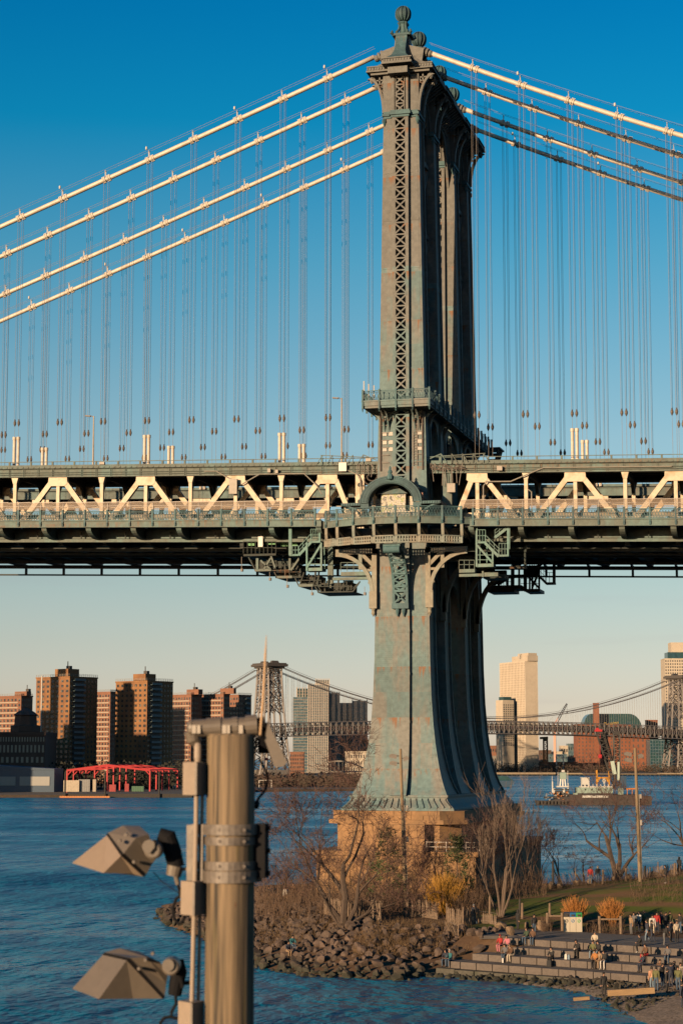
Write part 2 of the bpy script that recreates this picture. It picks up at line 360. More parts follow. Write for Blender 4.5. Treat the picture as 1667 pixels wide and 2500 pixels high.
    # openwork capital brackets left and right, front and back
    for s in (-1, 1):
        for q in (-1, 1):
            br = MB(); yb = yc+q*1.15
            cur = [(1.95+1.75*(1-math.cos(R(t))), 91.8+4.2*math.sin(R(t))) for t in range(0, 91, 10)]
            pa = [(XT+s*a, yb-.25, b) for a, b in cur]; pb = [(XT+s*(a+.26), yb-.25, b-.12) for a, b in cur]
            br.strip(pa, pb, .5, (0, 1, 0))
            br.box(*sorted((XT+s*1.86, XT+s*2.12)), yb-.2, yb+.2, 91.7, 96.2)
            for t in (35, 52, 68): 
                a, b = 1.95+1.75*(1-math.cos(R(t))), 91.8+4.2*math.sin(R(t))
                br.bar((XT+s*1.95, yb, b), (XT+s*a, yb, b), .16, .14)
            br.bar((XT+s*2.4, yb, 94.6), (XT+s*3.3, yb, 96.1), .16, .16); br.bar((XT+s*2.55, yb, 94.9), (XT+s*2.55, yb, 96.2), .16, .16); br.bar((XT+s*2.5, yb, 94.9), (XT+s*1.95, yb, 95.9), .16, .16)
            br.tube([(XT+s*3.45, yb, 95.4), (XT+s*3.5, yb, 95.75), (XT+s*3.4, yb, 96.1)], [.12, .26, .2], 6)
            tpart(br, 'capital_bracket', 'tower_paint', leg)
    # cornice with dentils, roof and saddle housing
    cor = MB()
    cor.box(XT-3.45, XT+3.45, yc-1.9, yc+1.9, 96.15, 96.42); cor.box(XT-3.9, XT+3.9, yc-2.25, yc+2.25, 96.42, 96.62); cor.box(XT-3.7, XT+3.7, yc-2.1, yc+2.1, 96.62, 97.0)
    cor.box(XT-3.85, XT+3.85, yc-2.2, yc+2.2, 97.0, 97.12)
    for q in (-1, 1):
        cor.box(XT-1.15, XT+1.15, *sorted((yc+q*1.5, yc+q*3.2)), 95.75, 96.5)
        cor.box(XT-1.75, XT+1.75, *sorted((yc+q*2.0, yc+q*3.75)), 96.75, 97.0); cor.box(XT-1.6, XT+1.6, *sorted((yc+q*2.0, yc+q*3.6)), 97.0, 97.35); cor.box(XT-1.75, XT+1.75, *sorted((yc+q*2.0, yc+q*3.75)), 97.35, 97.47)
    for k in range(24):
        x = XT-3.75+k*.326
        for q in (-1, 1):
            if abs(x-XT) > 1.75: cor.box(x-.07, x+.07, *sorted((yc+q*2.05, yc+q*2.2)), 96.68, 96.95)
            elif abs(x-XT) < 1.6: cor.box(x-.07, x+.07, *sorted((yc+q*3.55, yc+q*3.7)), 97.03, 97.3)
    tpart(cor, 'cornice', 'tower_paint', leg)
    roof = MB()
    prof = [(97.12, 3.6), (97.45, 2.75), (97.9, 2.0), (98.4, 1.5), (99.0, 1.15), (99.8, .92), (100.7, .82), (101.0, .82)]
    for (za, ra), (zb, rb) in zip(prof, prof[1:]):
        roof.frus((XT, yc, za), (ra, .62+(ra-.82)*.4), (XT, yc, zb), (rb, .62+(rb-.82)*.4))
    tpart(roof, 'roof', 'tower_paint', leg); roof = MB()
    prof2 = [(97.47, 3.45, 1.55), (97.75, 3.1, 1.25), (98.2, 2.5, .85), (98.9, 1.95, .66), (99.8, 1.4, .62), (100.7, 1.05, .66), (101.0, 1.05, .66)]
    for (za, da, wa), (zb, db, wb) in zip(prof2, prof2[1:]):
        roof.frus((XT, yc, za), (wa, da), (XT, yc, zb), (wb, db))
    tpart(roof, 'roof_fin', 'teal_paint', leg)
    fin = MB()
    fin.box(XT-1.1, XT+1.1, yc-1.1, yc+1.1, 101.0, 101.25)
    fin.lathe((XT, yc, 101.25), [(.75, 0), (.62, .15), (.42, .4), (.4, .9), (.5, 1.3), (.62, 1.45), (.5, 1.65)], 10)
    for k in range(4):
        a = R(45+90*k); c, s_ = math.cos(a), math.sin(a)
        fin.tube([(XT+c*.75, yc+s_*.75, 101.3), (XT+c*.9, yc+s_*.9, 101.55), (XT+c*.62, yc+s_*.62, 101.9), (XT+c*.5, yc+s_*.5, 102.4), (XT+c*.66, yc+s_*.66, 102.75)], [.16, .2, .13, .12, .16], 6)
        fin.tube([(XT+c*1.3, yc+s_*1.3, 101.05), (XT+c*1.62, yc+s_*1.62, 101.3), (XT+c*1.5, yc+s_*1.5, 101.6)], [.14, .2, .1], 6)
    tpart(fin, 'finial_stem', 'teal_paint', leg, smooth=False)
    ball = MB(); ball.lathe((XT, yc, 103.85), [(.86*math.cos(R(t)) if abs(t) < 90 else .02, .88*math.sin(R(t))) for t in range(-80, 91, 14)], 18)
    for k in range(12):
        a = 2*math.pi*k/12
        ball.tube([(XT+.9*math.cos(R(t))*math.cos(a), yc+.9*math.cos(R(t))*math.sin(a), 103.85+.93*math.sin(R(t))) for t in range(-70, 91, 16)], .075, 5)
    tpart(ball, 'finial_ball', 'teal_paint', leg, smooth=True)
    sad = MB()
    for q in (-.75, .75):
        sad.prism([(-2.35, 97.6), (-1.35, 97.2), (1.35, 97.2), (2.35, 97.6), (2.6, 99.25), (1.0, 99.75), (-1.0, 99.75), (-2.6, 99.25)], (XT, yc+q-.08, 0), (1, 0, 0), (0, 0, 1), (0, 1, 0), .16)
    sad.box(XT-2.4, XT+2.4, yc-.7, yc+.7, 98.9, 99.2)
    for s in (-1, 1):
        for t in (-.55, 0, .55): sad.bar((XT+s*2.3, yc-.85, 98.0+t), (XT+s*2.3, yc-.7, 98.0+t), .12)
        d = Vector((s*.93, 0, -.37)); p = Vector((XT+s*2.3, yc, 99.15-.0))
        for k, rr in ((0, .62), (.42, .55), (.8, .42)): sad.tube([p+d*k, p+d*(k+.25)], rr, 12)
        sad.tube([p, p+d*1.2], .34, 10)
    tpart(sad, 'saddle_housing', 'tower_paint', leg)
# cross members between the legs
port = MB()
port.box(XT-1.5, XT+1.5, Y0+1.46, Y0+TRY[3]-1.46, 94.6, 96.1)
for s in (-1, 1):
    for a, b in ((0, 1), (1, 2), (2, 3)):
        ya, yb = Y0+TRY[a]+1.46, Y0+TRY[b]-1.46; mid = (ya+yb)/2; w = (yb-ya)/2; n = 12
        top = [(XT+s*1.45, lerp(ya, yb, i/n), 94.62) for i in range(n+1)]
        rise = 4.2 if w < 4 else 6.0
        bot = [(XT+s*1.45, lerp(ya, yb, i/n), 94.4-rise*(abs(i/n*2-1))**2.2) for i in range(n+1)]
        port.strip(top, bot, .3, (-s, 0, 0))
        for i in range(1, n): port.bar((XT+s*1.55, top[i][1], 94.6), (XT+s*1.75, bot[i][1], bot[i][2]+.1), .14)
tpart(port, 'portal_arch', 'tower_paint')
for s in (-1, 1):
    x0, x1 = sorted((XT+s*2.2, XT+s*3.75))
    for a in range(3):
        cr = MB(); cr.box(x0, x1, Y0+TRY[a]+2.27, Y0+TRY[a+1]-2.27, 96.45, 97.0)
        y = Y0+TRY[a]+2.6
        while y < Y0+TRY[a+1]-2.4: cr.bar((XT+s*1.6, y, 95.0), (XT+s*3.5, y, 96.4), .16); y += .85
        tpart(cr, 'portal_cornice', 'tower_paint')
xb = MB()
for a, b in ((0, 1), (2, 3)):
    ya, yb = Y0+TRY[a]+1.5, Y0+TRY[b]-1.5
    for z in (62, 70.5, 79, 87.5):
        for s in (-1, 1):
            xb.bar((XT+s*1.2, ya, z), (XT+s*1.2, yb, z+8), .4, .4); xb.bar((XT+s*1.0, ya, z+8), (XT+s*1.0, yb, z), .4, .4)
            xb.bar((XT+s*1.2, ya, z+8.25), (XT+s*1.2, yb, z+8.25), .5, .5)
    for z in (16, 24, 32):
        for s in (-1, 1):
            xb.bar((XT+s*1.6, ya, z), (XT+s*1.6, yb, z+7.6), .5, .5); xb.bar((XT+s*1.3, ya, z+7.6), (XT+s*1.3, yb, z), .5, .5)
tpart(xb, 'cross_bracing', 'tower_paint')
lowp = MB()       # solid portal under the deck and knee arches beneath it
lowp.box(XT-2.3, XT+2.3, Y0+1.9, Y0+TRY[3]-1.9, 38.4, 41.6)
for a, b in ((0, 1), (1, 2), (2, 3)):
    ya, yb = Y0+TRY[a]+1.8, Y0+TRY[b]-1.8; n = 10
    for s in (-1, 1):
        lowp.strip([(XT+s*2.6, lerp(ya, yb, i/n), 39.6) for i in range(n+1)], [(XT+s*2.6, lerp(ya, yb, i/n), 38.3-3.2*abs(i/n*2-1)**2.2) for i in range(n+1)], .35, (-s, 0, 0))
tpart(lowp, 'lower_portal', 'tower_paint')
# balcony round the tower above the roadway
bal = MB(); BX = 3.75; BY0, BY1 = Y0-4.4, Y0+TRY[3]+4.4
for (z0, z1, e) in ((56.75, 57.0, .0), (57.0, 57.45, .12), (57.45, 57.6, .2)):
    bal.box(XT-BX-e, XT+BX+e, BY0-e, Y0-1.66, z0, z1)
    bal.box(XT-BX-e, XT+BX+e, Y0+TRY[3]+1.66, BY1+e, z0, z1)
    for s in (-1, 1): bal.box(*sorted((XT+s*2.62, XT+s*(BX+e))), Y0-1.64, Y0+TRY[3]+1.64, z0, z1)
balo = tpart(bal, 'balcony', 'tower_paint')
def rail_panel(w, hgt, name, m):
    """iron railing panel: frame and crossing bars"""
    b = MB()
    b.box(-w/2, w/2, -.04, .04, hgt-.09, hgt); b.box(-w/2, w/2, -.03, .03, 0, .07); b.box(-w/2, w/2, -.03, .03, hgt*.8, hgt*.8+.05)
    n = max(3, int(w/.3)); st = w/n; top = hgt*.8
    for i in range(n):
        x = -w/2+st*i
        b.bar((x, 0, .05), (x+st, 0, top), .05, .035, up=(0, 1, 0)); b.bar((x+st, .01, .05), (x, .01, top), .05, .035, up=(0, 1, 0))
        b.bar((x+st*.5, 0, .05), (x+st*1.0 if i < n-1 else x+st*.5, 0, top*.5), .04, .03, up=(0, 1, 0))
    return b.mesh(name, m)
PANA = rail_panel(1.8, 1.15, 'railing_panel', 'teal_paint')
off = Vector((-XT, -(Y0+14.6), -12.3))
for k in range(4):
    link('railing_panel', PANA, balo, loc=Vector((XT-2.85+k*1.9, BY0+.02, 57.6))+off)
n = 16; stp = (BY1-BY0)/n
for k in range(n):
    for s in (-1, 1):
        link('railing_panel', PANA, balo, loc=Vector((XT+s*(BX+.05), BY0+stp*(k+.5), 57.6))+off, rz=math.pi/2)
for k in range(5):
    bp = MB(); x = XT-3.8+k*1.9; bp.box(x-.09, x+.09, BY0-.26, BY0-.04, 56.6, 58.85)
    bp.tube([(x, BY0-.15, 56.55), (x, BY0-.12, 56.3)], [.1, .03], 5); tpart(bp, 'railing_post', 'teal_paint', balo)
for k in range(1, n+1):
    for s in (-1, 1): bp = MB(); bp.box(*sorted((XT+s*(BX+.1), XT+s*(BX+.3))), BY0+stp*k-.08, BY0+stp*k+.08, 56.6, 58.85); tpart(bp, 'railing_post', 'teal_paint', balo)
for s in (-1, 1):      # scroll brackets carrying the balcony
    for x in (s*1.5, s*2.0):
        bk = MB(); cur = [(2.6*(1-math.cos(R(t))), 53.9+2.8*math.sin(R(t))) for t in range(0, 91, 15)]
        bk.strip([(XT+x-.09, Y0-1.62-a, b) for a, b in cur], [(XT+x-.09, Y0-1.62-max(0, a-.3), b+.25*(1-i/6)) for i, (a, b) in enumerate(cur)], .18, (1, 0, 0)); tpart(bk, 'balcony_bracket', 'tower_paint', balo)
    for li in range(4):
        for dy in (-1.0, 1.0):
            bk = MB(); cur = [(1.1*(1-math.cos(R(t))), 54.2+2.5*math.sin(R(t))) for t in range(0, 91, 15)]
            bk.strip([(XT+s*(2.52+a), Y0+TRY[li]+dy, b) for a, b in cur], [(XT+s*(2.52+max(0, a-.25)), Y0+TRY[li]+dy, b+.2) for a, b in cur], .2, (0, 1, 0)); tpart(bk, 'balcony_bracket', 'tower_paint', balo)
for a, b in ((0, 1), (1, 2), (2, 3)):
    ya, yb = Y0+TRY[a]+1.6, Y0+TRY[b]-1.6; nn = 12
    for s in (-1, 1):
        bk = MB(); bk.strip([(XT+s*2.5, lerp(ya, yb, i/nn), 56.72) for i in range(nn+1)], [(XT+s*2.5, lerp(ya, yb, i/nn), 56.4-2.8*abs(i/nn*2-1)**2.5) for i in range(nn+1)], .3, (-s, 0, 0)); tpart(bk, 'balcony_arch', 'tower_paint', balo)
# aerials, ladder, cable trays and notices on the leg below the balcony
ant = MB()
for x, hgt in ((-3.75, 1.7), (-3.2, 1.1), (-2.6, .8)): ant.tube([(XT+x, BY0+.3, 57.6), (XT+x, BY0+.3, 58.9+hgt*.6)], .07, 6)
tpart(ant, 'aerials', 'white_paint', balo)
lad = MB(); yl = Y0-1.62-.12
for x in (1.35, 1.8): lad.bar((XT+x, yl, 50.5), (XT+x, yl, 56.8), .06)
for k in range(20): lad.bar((XT+1.35, yl, 50.6+k*.31), (XT+1.8, yl, 50.6+k*.31), .04)
for x in (-2.42, 2.4): lad.tube([(XT+x, yl, 50), (XT+x, yl, 56.8)], .09, 6)
for k in range(7):
    for x in (-1.85, 2.1): lad.box(XT+x-.42, XT+x+.42, yl-.02, yl+.1, 50.9+k*.85, 50.98+k*.85)
tpart(lad, 'ladder', 'socket')
mat('plate_white', (0.62, 0.58, 0.52), 0.6, var=0.1)
for z in (52.25, 53.05, 54.0):
    for x in (-1.95, -1.25, 2.08):
        nb = MB(); nb.box(XT+x-.24, XT+x+.24, Y0-1.71, Y0-1.66, z, z+.42); tpart(nb, 'notice_plate', 'plate_white')
# arched hood over the footway niche
hood = MB(); hc = 45.9; yf = Y0-5.9; HXc = XT-.35
def harc(r, n=24): return [(HXc+r*math.cos(R(180-180*i/n)), yf, hc+.84*r*math.sin(R(180-180*i/n))) for i in range(n+1)]
hood.strip(harc(3.35), harc(2.55), .35, (0, 1, 0))
hood.strip(harc(3.5), harc(3.3), 4.2, (0, 1, 0))
hood.strip(harc(2.62), harc(2.5), 1.0, (0, 1, 0))
for k in range(1, 42):
    a = R(180*k/42); c, s_ = math.cos(a), .84*math.sin(a)
    hood.bar((HXc+c*2.72, yf-.06, hc+s_*2.72), (HXc+c*2.9, yf-.06, hc+s_*2.9), .07, .08, up=(0, 1, 0))
    hood.bar((HXc+c*3.0, yf-.06, hc+s_*3.0), (HXc+c*3.24, yf-.06, hc+s_*3.24), .09, .08, up=(0, 1, 0))
for k in range(9):
    a = R(20*k+10); c, s_ = math.cos(a), .84*math.sin(a)
    hood.bar((HXc+c*3.52, yf+.2, hc+s_*3.52), (HXc+c*3.52, yf+4.0, hc+s_*3.52), .12, .12)
hood.lathe((HXc, yf-.1, hc+2.75), [(.05, -.3), (.35, -.2), (.35, .15), (.2, .4), (.28, .6), (.1, .9), (.14, 1.05), (.02, 1.25)], 8)
for s in (-1, 1):     # small flat canopies and legs
    hood.box(*sorted((HXc+s*3.3, HXc+s*5.6)), yf+.1, yf+3.4, hc-.25, hc+.05)
    for k in range(8): hood.bar((HXc+s*(3.5+k*.28), yf+.08, hc-.22), (HXc+s*(3.5+k*.28), yf+.08, hc+.02), .1)
    for dx in (2.75, 3.15):
        hood.tube([(HXc+s*dx, yf+.3, hc-.2), (HXc+s*dx, yf+.3, 44.2)], .1, 6)
    cur = [(3.2+2.1*(1-math.cos(R(t))), hc-2.0+1.8*math.sin(R(t))) for t in range(0, 91, 15)]
    hood.strip([(HXc+s*a, yf+.35, b) for a, b in cur], [(HXc+s*(a+.16), yf+.35, b-.1) for a, b in cur], .2, (0, 1, 0))
hood.bar((HXc-3.4, yf+.4, hc-.3), (HXc-2.5, yf+.4, hc-.3), .5); hood.bar((HXc+2.5, yf+.4, hc-.3), (HXc+3.4, yf+.4, hc-.3), .5)
tpart(hood, 'hood_arch', 'teal_paint')
# painted-over pedestal in the niche, covered in graffiti
gm = bpy.data.materials.new('graffiti'); gm.use_nodes = True; nt = gm.node_tree; L = nt.links.new; b = nt.nodes['Principled BSDF']; b.inputs['Roughness'].default_value = .7
g = nd(nt, 'ShaderNodeNewGeometry'); n1 = nd(nt, 'ShaderNodeTexNoise'); n1.inputs['Scale'].default_value = 1.3; n1.inputs['Detail'].default_value = 2; n1.inputs['Distortion'].default_value = 2.5; L(g.outputs['Position'], n1.inputs[0])
r1 = nd(nt, 'ShaderNodeValToRGB'); e = r1.color_ramp.elements; e[0].position = .40; e[0].color = (.14, .15, .14, 1); e[1].position = .44; e[1].color = (.72, .68, .6, 1)
for p, c in ((.5, (.75, .7, .62, 1)), (.53, (.2, .22, .2, 1)), (.56, (.7, .66, .58, 1)), (.64, (.6, .55, .2, 1)), (.68, (.25, .4, .25, 1))): x = e.new(p); x.color = c
L(n1.outputs[0], r1.inputs[0]); L(r1.outputs[0], b.inputs['Base Color']); MATS['graffiti'] = gm
ni = MB(); ni.box(XT-1.75, XT+1.0, Y0-4.3, Y0-2.8, 44.1, 47.0); ni.box(XT-2.6, XT-1.8, Y0-3.6, Y0-2.9, 44.1, 46.6); ni.box(XT+1.05, XT+2.6, Y0-3.6, Y0-2.95, 44.1, 46.8)
ni.box(XT-3.6, XT+3.6, Y0-4.75, Y0-4.6, 44.1, 45.0)
tpart(ni, 'niche_base', 'graffiti')
nr = MB(); nr.frus((XT-.4, Y0-3.55, 47.0), (1.7, 1.05), (XT-.4, Y0-3.55, 47.75), (.5, .35)); nr.box(XT-.85, XT+.1, Y0-3.9, Y0-3.2, 47.75, 48.3)
tpart(nr, 'niche_roof', 'tower_paint')
sg = MB(); sg.box(XT+2.1, XT+3.2, Y0-5.5, Y0-5.4, 46.1, 46.9); mat('notice_red', (0.62, 0.26, 0.18), .6); tpart(sg, 'notice_board', 'notice_red')
# widened footway carried round the tower on ribs
def yb_(dx): return Y0-4.3-3.0*max(0, 1-(dx/8.4)**2)
BN = 20; bx = [-8.4+16.8*i/BN for i in range(BN+1)]
fw = MB()
fw.strip([(XT+d, yb_(d), 44.1) for d in bx], [(XT+d, yb_(d), 43.38) for d in bx], .25, (0, 1, 0))
fw.strip([(XT+d, yb_(d)-.08, 44.16) for d in bx], [(XT+d, yb_(d)-.08, 44.06) for d in bx], .4, (0, 1, 0))
fw.strip([(XT+d, yb_(d)-.06, 43.45) for d in bx], [(XT+d, yb_(d)-.06, 43.37) for d in bx], .35, (0, 1, 0))
fw.strip([(XT+d, yb_(d)+.25, 43.9) for d in bx], [(XT+d, yb_(d)+.25, 43.75) for d in bx], 4.5, (0, 1, 0))
fwo = tpart(fw, 'footway_bulge', 'deck_paint')
ribx = [-8.0, -6.5, -4.4, -1.95, .55, 3.05, 5.5, 7.4]
for d in ribx:
    rb = MB(); y = yb_(d)
    cur = [(y-.05, 43.4), (y-.02, 42.7), (y+.12, 42.2), (y-.28, 41.9), (y-.3, 41.25)]
    rb.strip([(XT+d-.16, a, z) for a, z in cur], [(XT+d-.16, a+.35, z) for a, z in cur], .32, (1, 0, 0))
    rb.bar((XT+d, y+.1, 43.3), (XT+d, y+5.5, 42.1), .25, .4)
    tpart(rb, 'footway_rib', 'bracket_paint', fwo)
    po = MB(); po.box(XT+d-.11, XT+d+.11, y-.22, y-.02, 43.75, 45.35); po.bar((XT+d, y-.2, 43.7), (XT+d, y+.05, 43.4), .2); tpart(po, 'railing_post', 'teal_paint', fwo)
for a, b in zip(ribx, ribx[1:]):
    p0, p1 = Vector((XT+a+.1, yb_(a)-.12, 44.2)), Vector((XT+b-.1, yb_(b)-.12, 44.2)); d = p1-p0
    me = rail_panel(d.length, 1.1, 'railing_panel', 'teal_paint')
    o = link('railing_panel', me, fwo, loc=(p0+p1)/2+off, rz=math.atan2(d.y, d.x))
    q0, q1 = Vector((XT+a+.2, yb_(a)-.22, 41.3)), Vector((XT+b-.2, yb_(b)-.22, 41.3))
    bd = MB(); bd.bar(q0+Vector((0, 0, .72)), q1+Vector((0, 0, .72)), .25, .14); bd.bar(q0, q1, .25, .18)
    nn = max(3, int((q1-q0).length/.27))
    for i in range(nn+1):
        q = q0.lerp(q1, i/nn); bd.box(q.x-.075, q.x+.075, q.y-.09, q.y+.09, 41.3, 42.0)
        if i < nn:
            q2 = q0.lerp(q1, (i+.5)/nn); bd.box(q2.x-.1, q2.x+.1, q2.y-.05, q2.y+.05, 41.55, 41.7)
    tpart(bd, 'ring_band', 'bracket_paint', fwo)
# great brackets on the leg below the footway
for s in (-1, 1):
    gb = MB(); yb = Y0-1.85-.5; X1, X2 = 2.78, 7.5
    cur = [(X1+.75+(X2-X1-.75)*(1-math.cos(R(t))), 36.3+4.1*math.sin(R(t))) for t in range(0, 91, 9)]
    gb.strip([(XT+s*a, yb, b) for a, b in cur], [(XT+s*(a-.42*math.cos(R(t*9))), yb, b+.42*math.sin(R(t*9))) for t, (a, b) in enumerate(cur)], .6, (0, 1, 0))
    gb.box(*sorted((XT+s*X1, XT+s*(X1+.55))), yb+.05, yb+.55, 34.5, 41.2)
    gb.box(*sorted((XT+s*X1, XT+s*X2)), yb+.05, yb+.55, 40.62, 41.2)
    gb.box(*sorted((XT+s*(X1-.02), XT+s*(X1+.85))), yb-.05, yb+.6, 34.5, 36.4)
    gb.bar((XT+s*(X1+.3), yb+.3, 39.2), (XT+s*(X1+2.0), yb+.3, 40.9), .3, .4); gb.bar((XT+s*(X1+1.9), yb+.3, 38.9), (XT+s*(X1+1.9), yb+.3, 40.7), .4, .36)
    gb.bar((XT+s*(X1+.3), yb+.3, 38.8), (XT+s*(X1+1.5), yb+.3, 38.8), .4, .28); gb.bar((XT+s*(X1+.3), yb+.3, 37.4), (XT+s*(X1+1.0), yb+.3, 37.4), .4, .24)
    gb.tube([(XT+s*(X1+.42), yb+.3, 34.5), (XT+s*(X1+.42), yb+.3, 34.25), (XT+s*(X1+.42), yb+.3, 33.95), (XT+s*(X1+.42), yb+.3, 33.6)], [.3, .2, .26, .03], 8)
    tpart(gb, 'great_bracket', 'bracket_paint')
    for li in (1, 2, 3):      # the same at the other legs, seen end on
        g2 = MB(); yb2 = Y0+TRY[li]-2.3
        cur2 = [(2.8+.6+3.4*(1-math.cos(R(t))), 34.6+5.6*math.sin(R(t))) for t in range(0, 91, 9)]
        g2.strip([(XT+s*a, yb2, b) for a, b in cur2], [(XT+s*(a-.5*math.cos(R(t*9))), yb2, b+.5*math.sin(R(t*9))) for t, (a, b) in enumerate(cur2)], .8, (0, 1, 0))
        g2.box(*sorted((XT+s*2.7, XT+s*3.3)), yb2, yb2+.8, 33.6, 41.2); g2.box(*sorted((XT+s*2.7, XT+s*6.8)), yb2, yb2+.8, 40.4, 41.2)
        tpart(g2, 'great_bracket', 'bracket_paint')
cb = MB(); cxs = 0.75; cp = [(4.6-4.2*math.sin(R(t)), 40.75-4.6*(1-math.cos(R(t)))) for t in range(0, 91, 9)]
yl_ = Y0-1.85-PJ
for s in (-1, 1):
    x = XT+s*cxs
    cb.strip([(x-.14, yl_-a, z) for a, z in cp], [(x-.14, yl_-max(0, a-.45), z+.0) for a, z in cp], .28, (1, 0, 0))
for i in range(len(cp)-1):
    (a, z), (a2, z2) = cp[i], cp[i+1]
    if i % 2 == 1: cb.bar((XT-cxs, yl_-a, z), (XT+cxs, yl_-a, z), .2, .2)
    if i > 0:
        cb.bar((XT-cxs, yl_-a+.05, z), (XT+cxs, yl_-a2+.05, z2), .16, .1, up=(0, 1, 0)); cb.bar((XT+cxs, yl_-a+.05, z), (XT-cxs, yl_-a2+.05, z2), .16, .1, up=(0, 1, 0))
cb.box(XT-.95, XT+.95, yl_-4.7, yl_-3.9, 40.75, 41.2); cb.tube([(XT-.9, yl_-4.5, 40.6), (XT+.9, yl_-4.5, 40.6)], .42, 12)
cb.box(XT-.95, XT+.95, yl_-.5, yl_+.0, 34.4, 35.0); cb.box(XT-.9, XT-.6, yl_-.42, yl_, 35.0, 36.3); cb.box(XT+.6, XT+.9, yl_-.42, yl_, 35.0, 36.3)
cb.bar((XT-.7, yl_-.38, 35), (XT+.7, yl_-.38, 36.3), .2, .1, up=(0, 1, 0)); cb.bar((XT+.7, yl_-.38, 35), (XT-.7, yl_-.38, 36.3), .2, .1, up=(0, 1, 0)); cb.box(XT-.9, XT+.9, yl_-.44, yl_, 36.25, 36.5)
for x in (-.35, .35): cb.tube([(XT+x, yl_-.2, 34.4), (XT+x, yl_-.2, 34.1), (XT+x, yl_-.2, 33.5)], [.24, .24, .03], 7)
tpart(cb, 'front_bracket', 'teal_paint')
# moulded iron base
base = MB()
bprof = [(13.9, 5.3, 3.9), (13.65, 5.35, 3.95), (13.4, 5.45, 4.0), (13.0, 5.75, 4.3), (12.65, 6.15, 4.6), (12.45, 6.3, 4.75), (12.3, 6.3, 4.75)]
for (za, xa, ya), (zb, xb_, yb) in zip(bprof, bprof[1:]):
    base.hexa([(XT-xb_, Y0-yb, zb), (XT+xb_, Y0-yb, zb), (XT+xb_, Y0+TRY[3]+yb, zb), (XT-xb_, Y0+TRY[3]+yb, zb), (XT-xa, Y0-ya, za), (XT+xa, Y0-ya, za), (XT+xa, Y0+TRY[3]+ya, za), (XT-xa, Y0+TRY[3]+ya, za)])
base.box(XT-5.5, XT+5.5, Y0-4.1, Y0+TRY[3]+4.1, 13.72, 13.95)
for k in range(17):
    x = XT-5.2+k*.65
    pts = [(x, Y0-4.02, 13.6), (x*1.0, Y0-4.12, 13.35), (XT+(x-XT)*1.06, Y0-4.4, 13.0), (XT+(x-XT)*1.14, Y0-4.72, 12.6)]
    for a, b in zip(pts, pts[1:]): base.bar(a, b, .1, .2)
tpart(base, 'base_moulding', 'tower_paint')
fl = MB()
fl.prism([(0, 0), (1.2, 0), (1.2, 1.8), (0, 1.5)], (XT+3.9, Y0+TRY[3]+3.0, 54.0), (1, 0, 0), (0, 0, 1), (0, 1, 0), 3.2)
for k in range(4): fl.box(XT+3.8, XT+5.3, Y0+TRY[3]+2.8, Y0+TRY[3]+3.0, 54.2+k*.75, 54.55+k*.75)
for k in range(5): fl.bar((XT+3.9, Y0+TRY[3]+3+k*.7, 53.0), (XT+5.1, Y0+TRY[3]+3+k*.7, 57.6), .16)
fl.box(XT+3.8, XT+5.3, Y0+TRY[3]+2.9, Y0+TRY[3]+6.2, 57.4, 57.6)
tpart(fl, 'louvred_cabin', 'under_paint')
# ================================================================== DECK: stiffening trusses, roadways, footway
X0 = -48.69
deck = thing('bridge_deck', (X0, Y0, 43), 'double deck bridge span with cream truss diagonals, green girders and lattice railed footway', 'bridge deck')
DI = Matrix.Translation((-X0, -Y0, -43)); doff = Vector((-X0, -Y0, -43))
def dpart(mb, name, m, parent=None, **kw):
    me = mb.mesh(name, m, kw.pop('smooth', False)); me.transform(DI); return link(name, me, parent or deck, **kw)
PAN = 5.483
LP = [-8.86-PAN*i for i in range(11)]; RP = [8.43+PAN*i for i in range(6)]
XA, XB = LP[-1]-1, RP[-1]+1
def sx(dx, y, z): return (X0+dx, Y0+y, z+zd(dx))
def run(mb, y, z0, z1, w, a=XA, b=XB):      # long member following the deck grade
    return mb.hexa([sx(a, y-w/2, z0), sx(b, y-w/2, z0), sx(b, y+w/2, z0), sx(a, y+w/2, z0), sx(a, y-w/2, z1), sx(b, y-w/2, z1), sx(b, y+w/2, z1), sx(a, y+w/2, z1)])
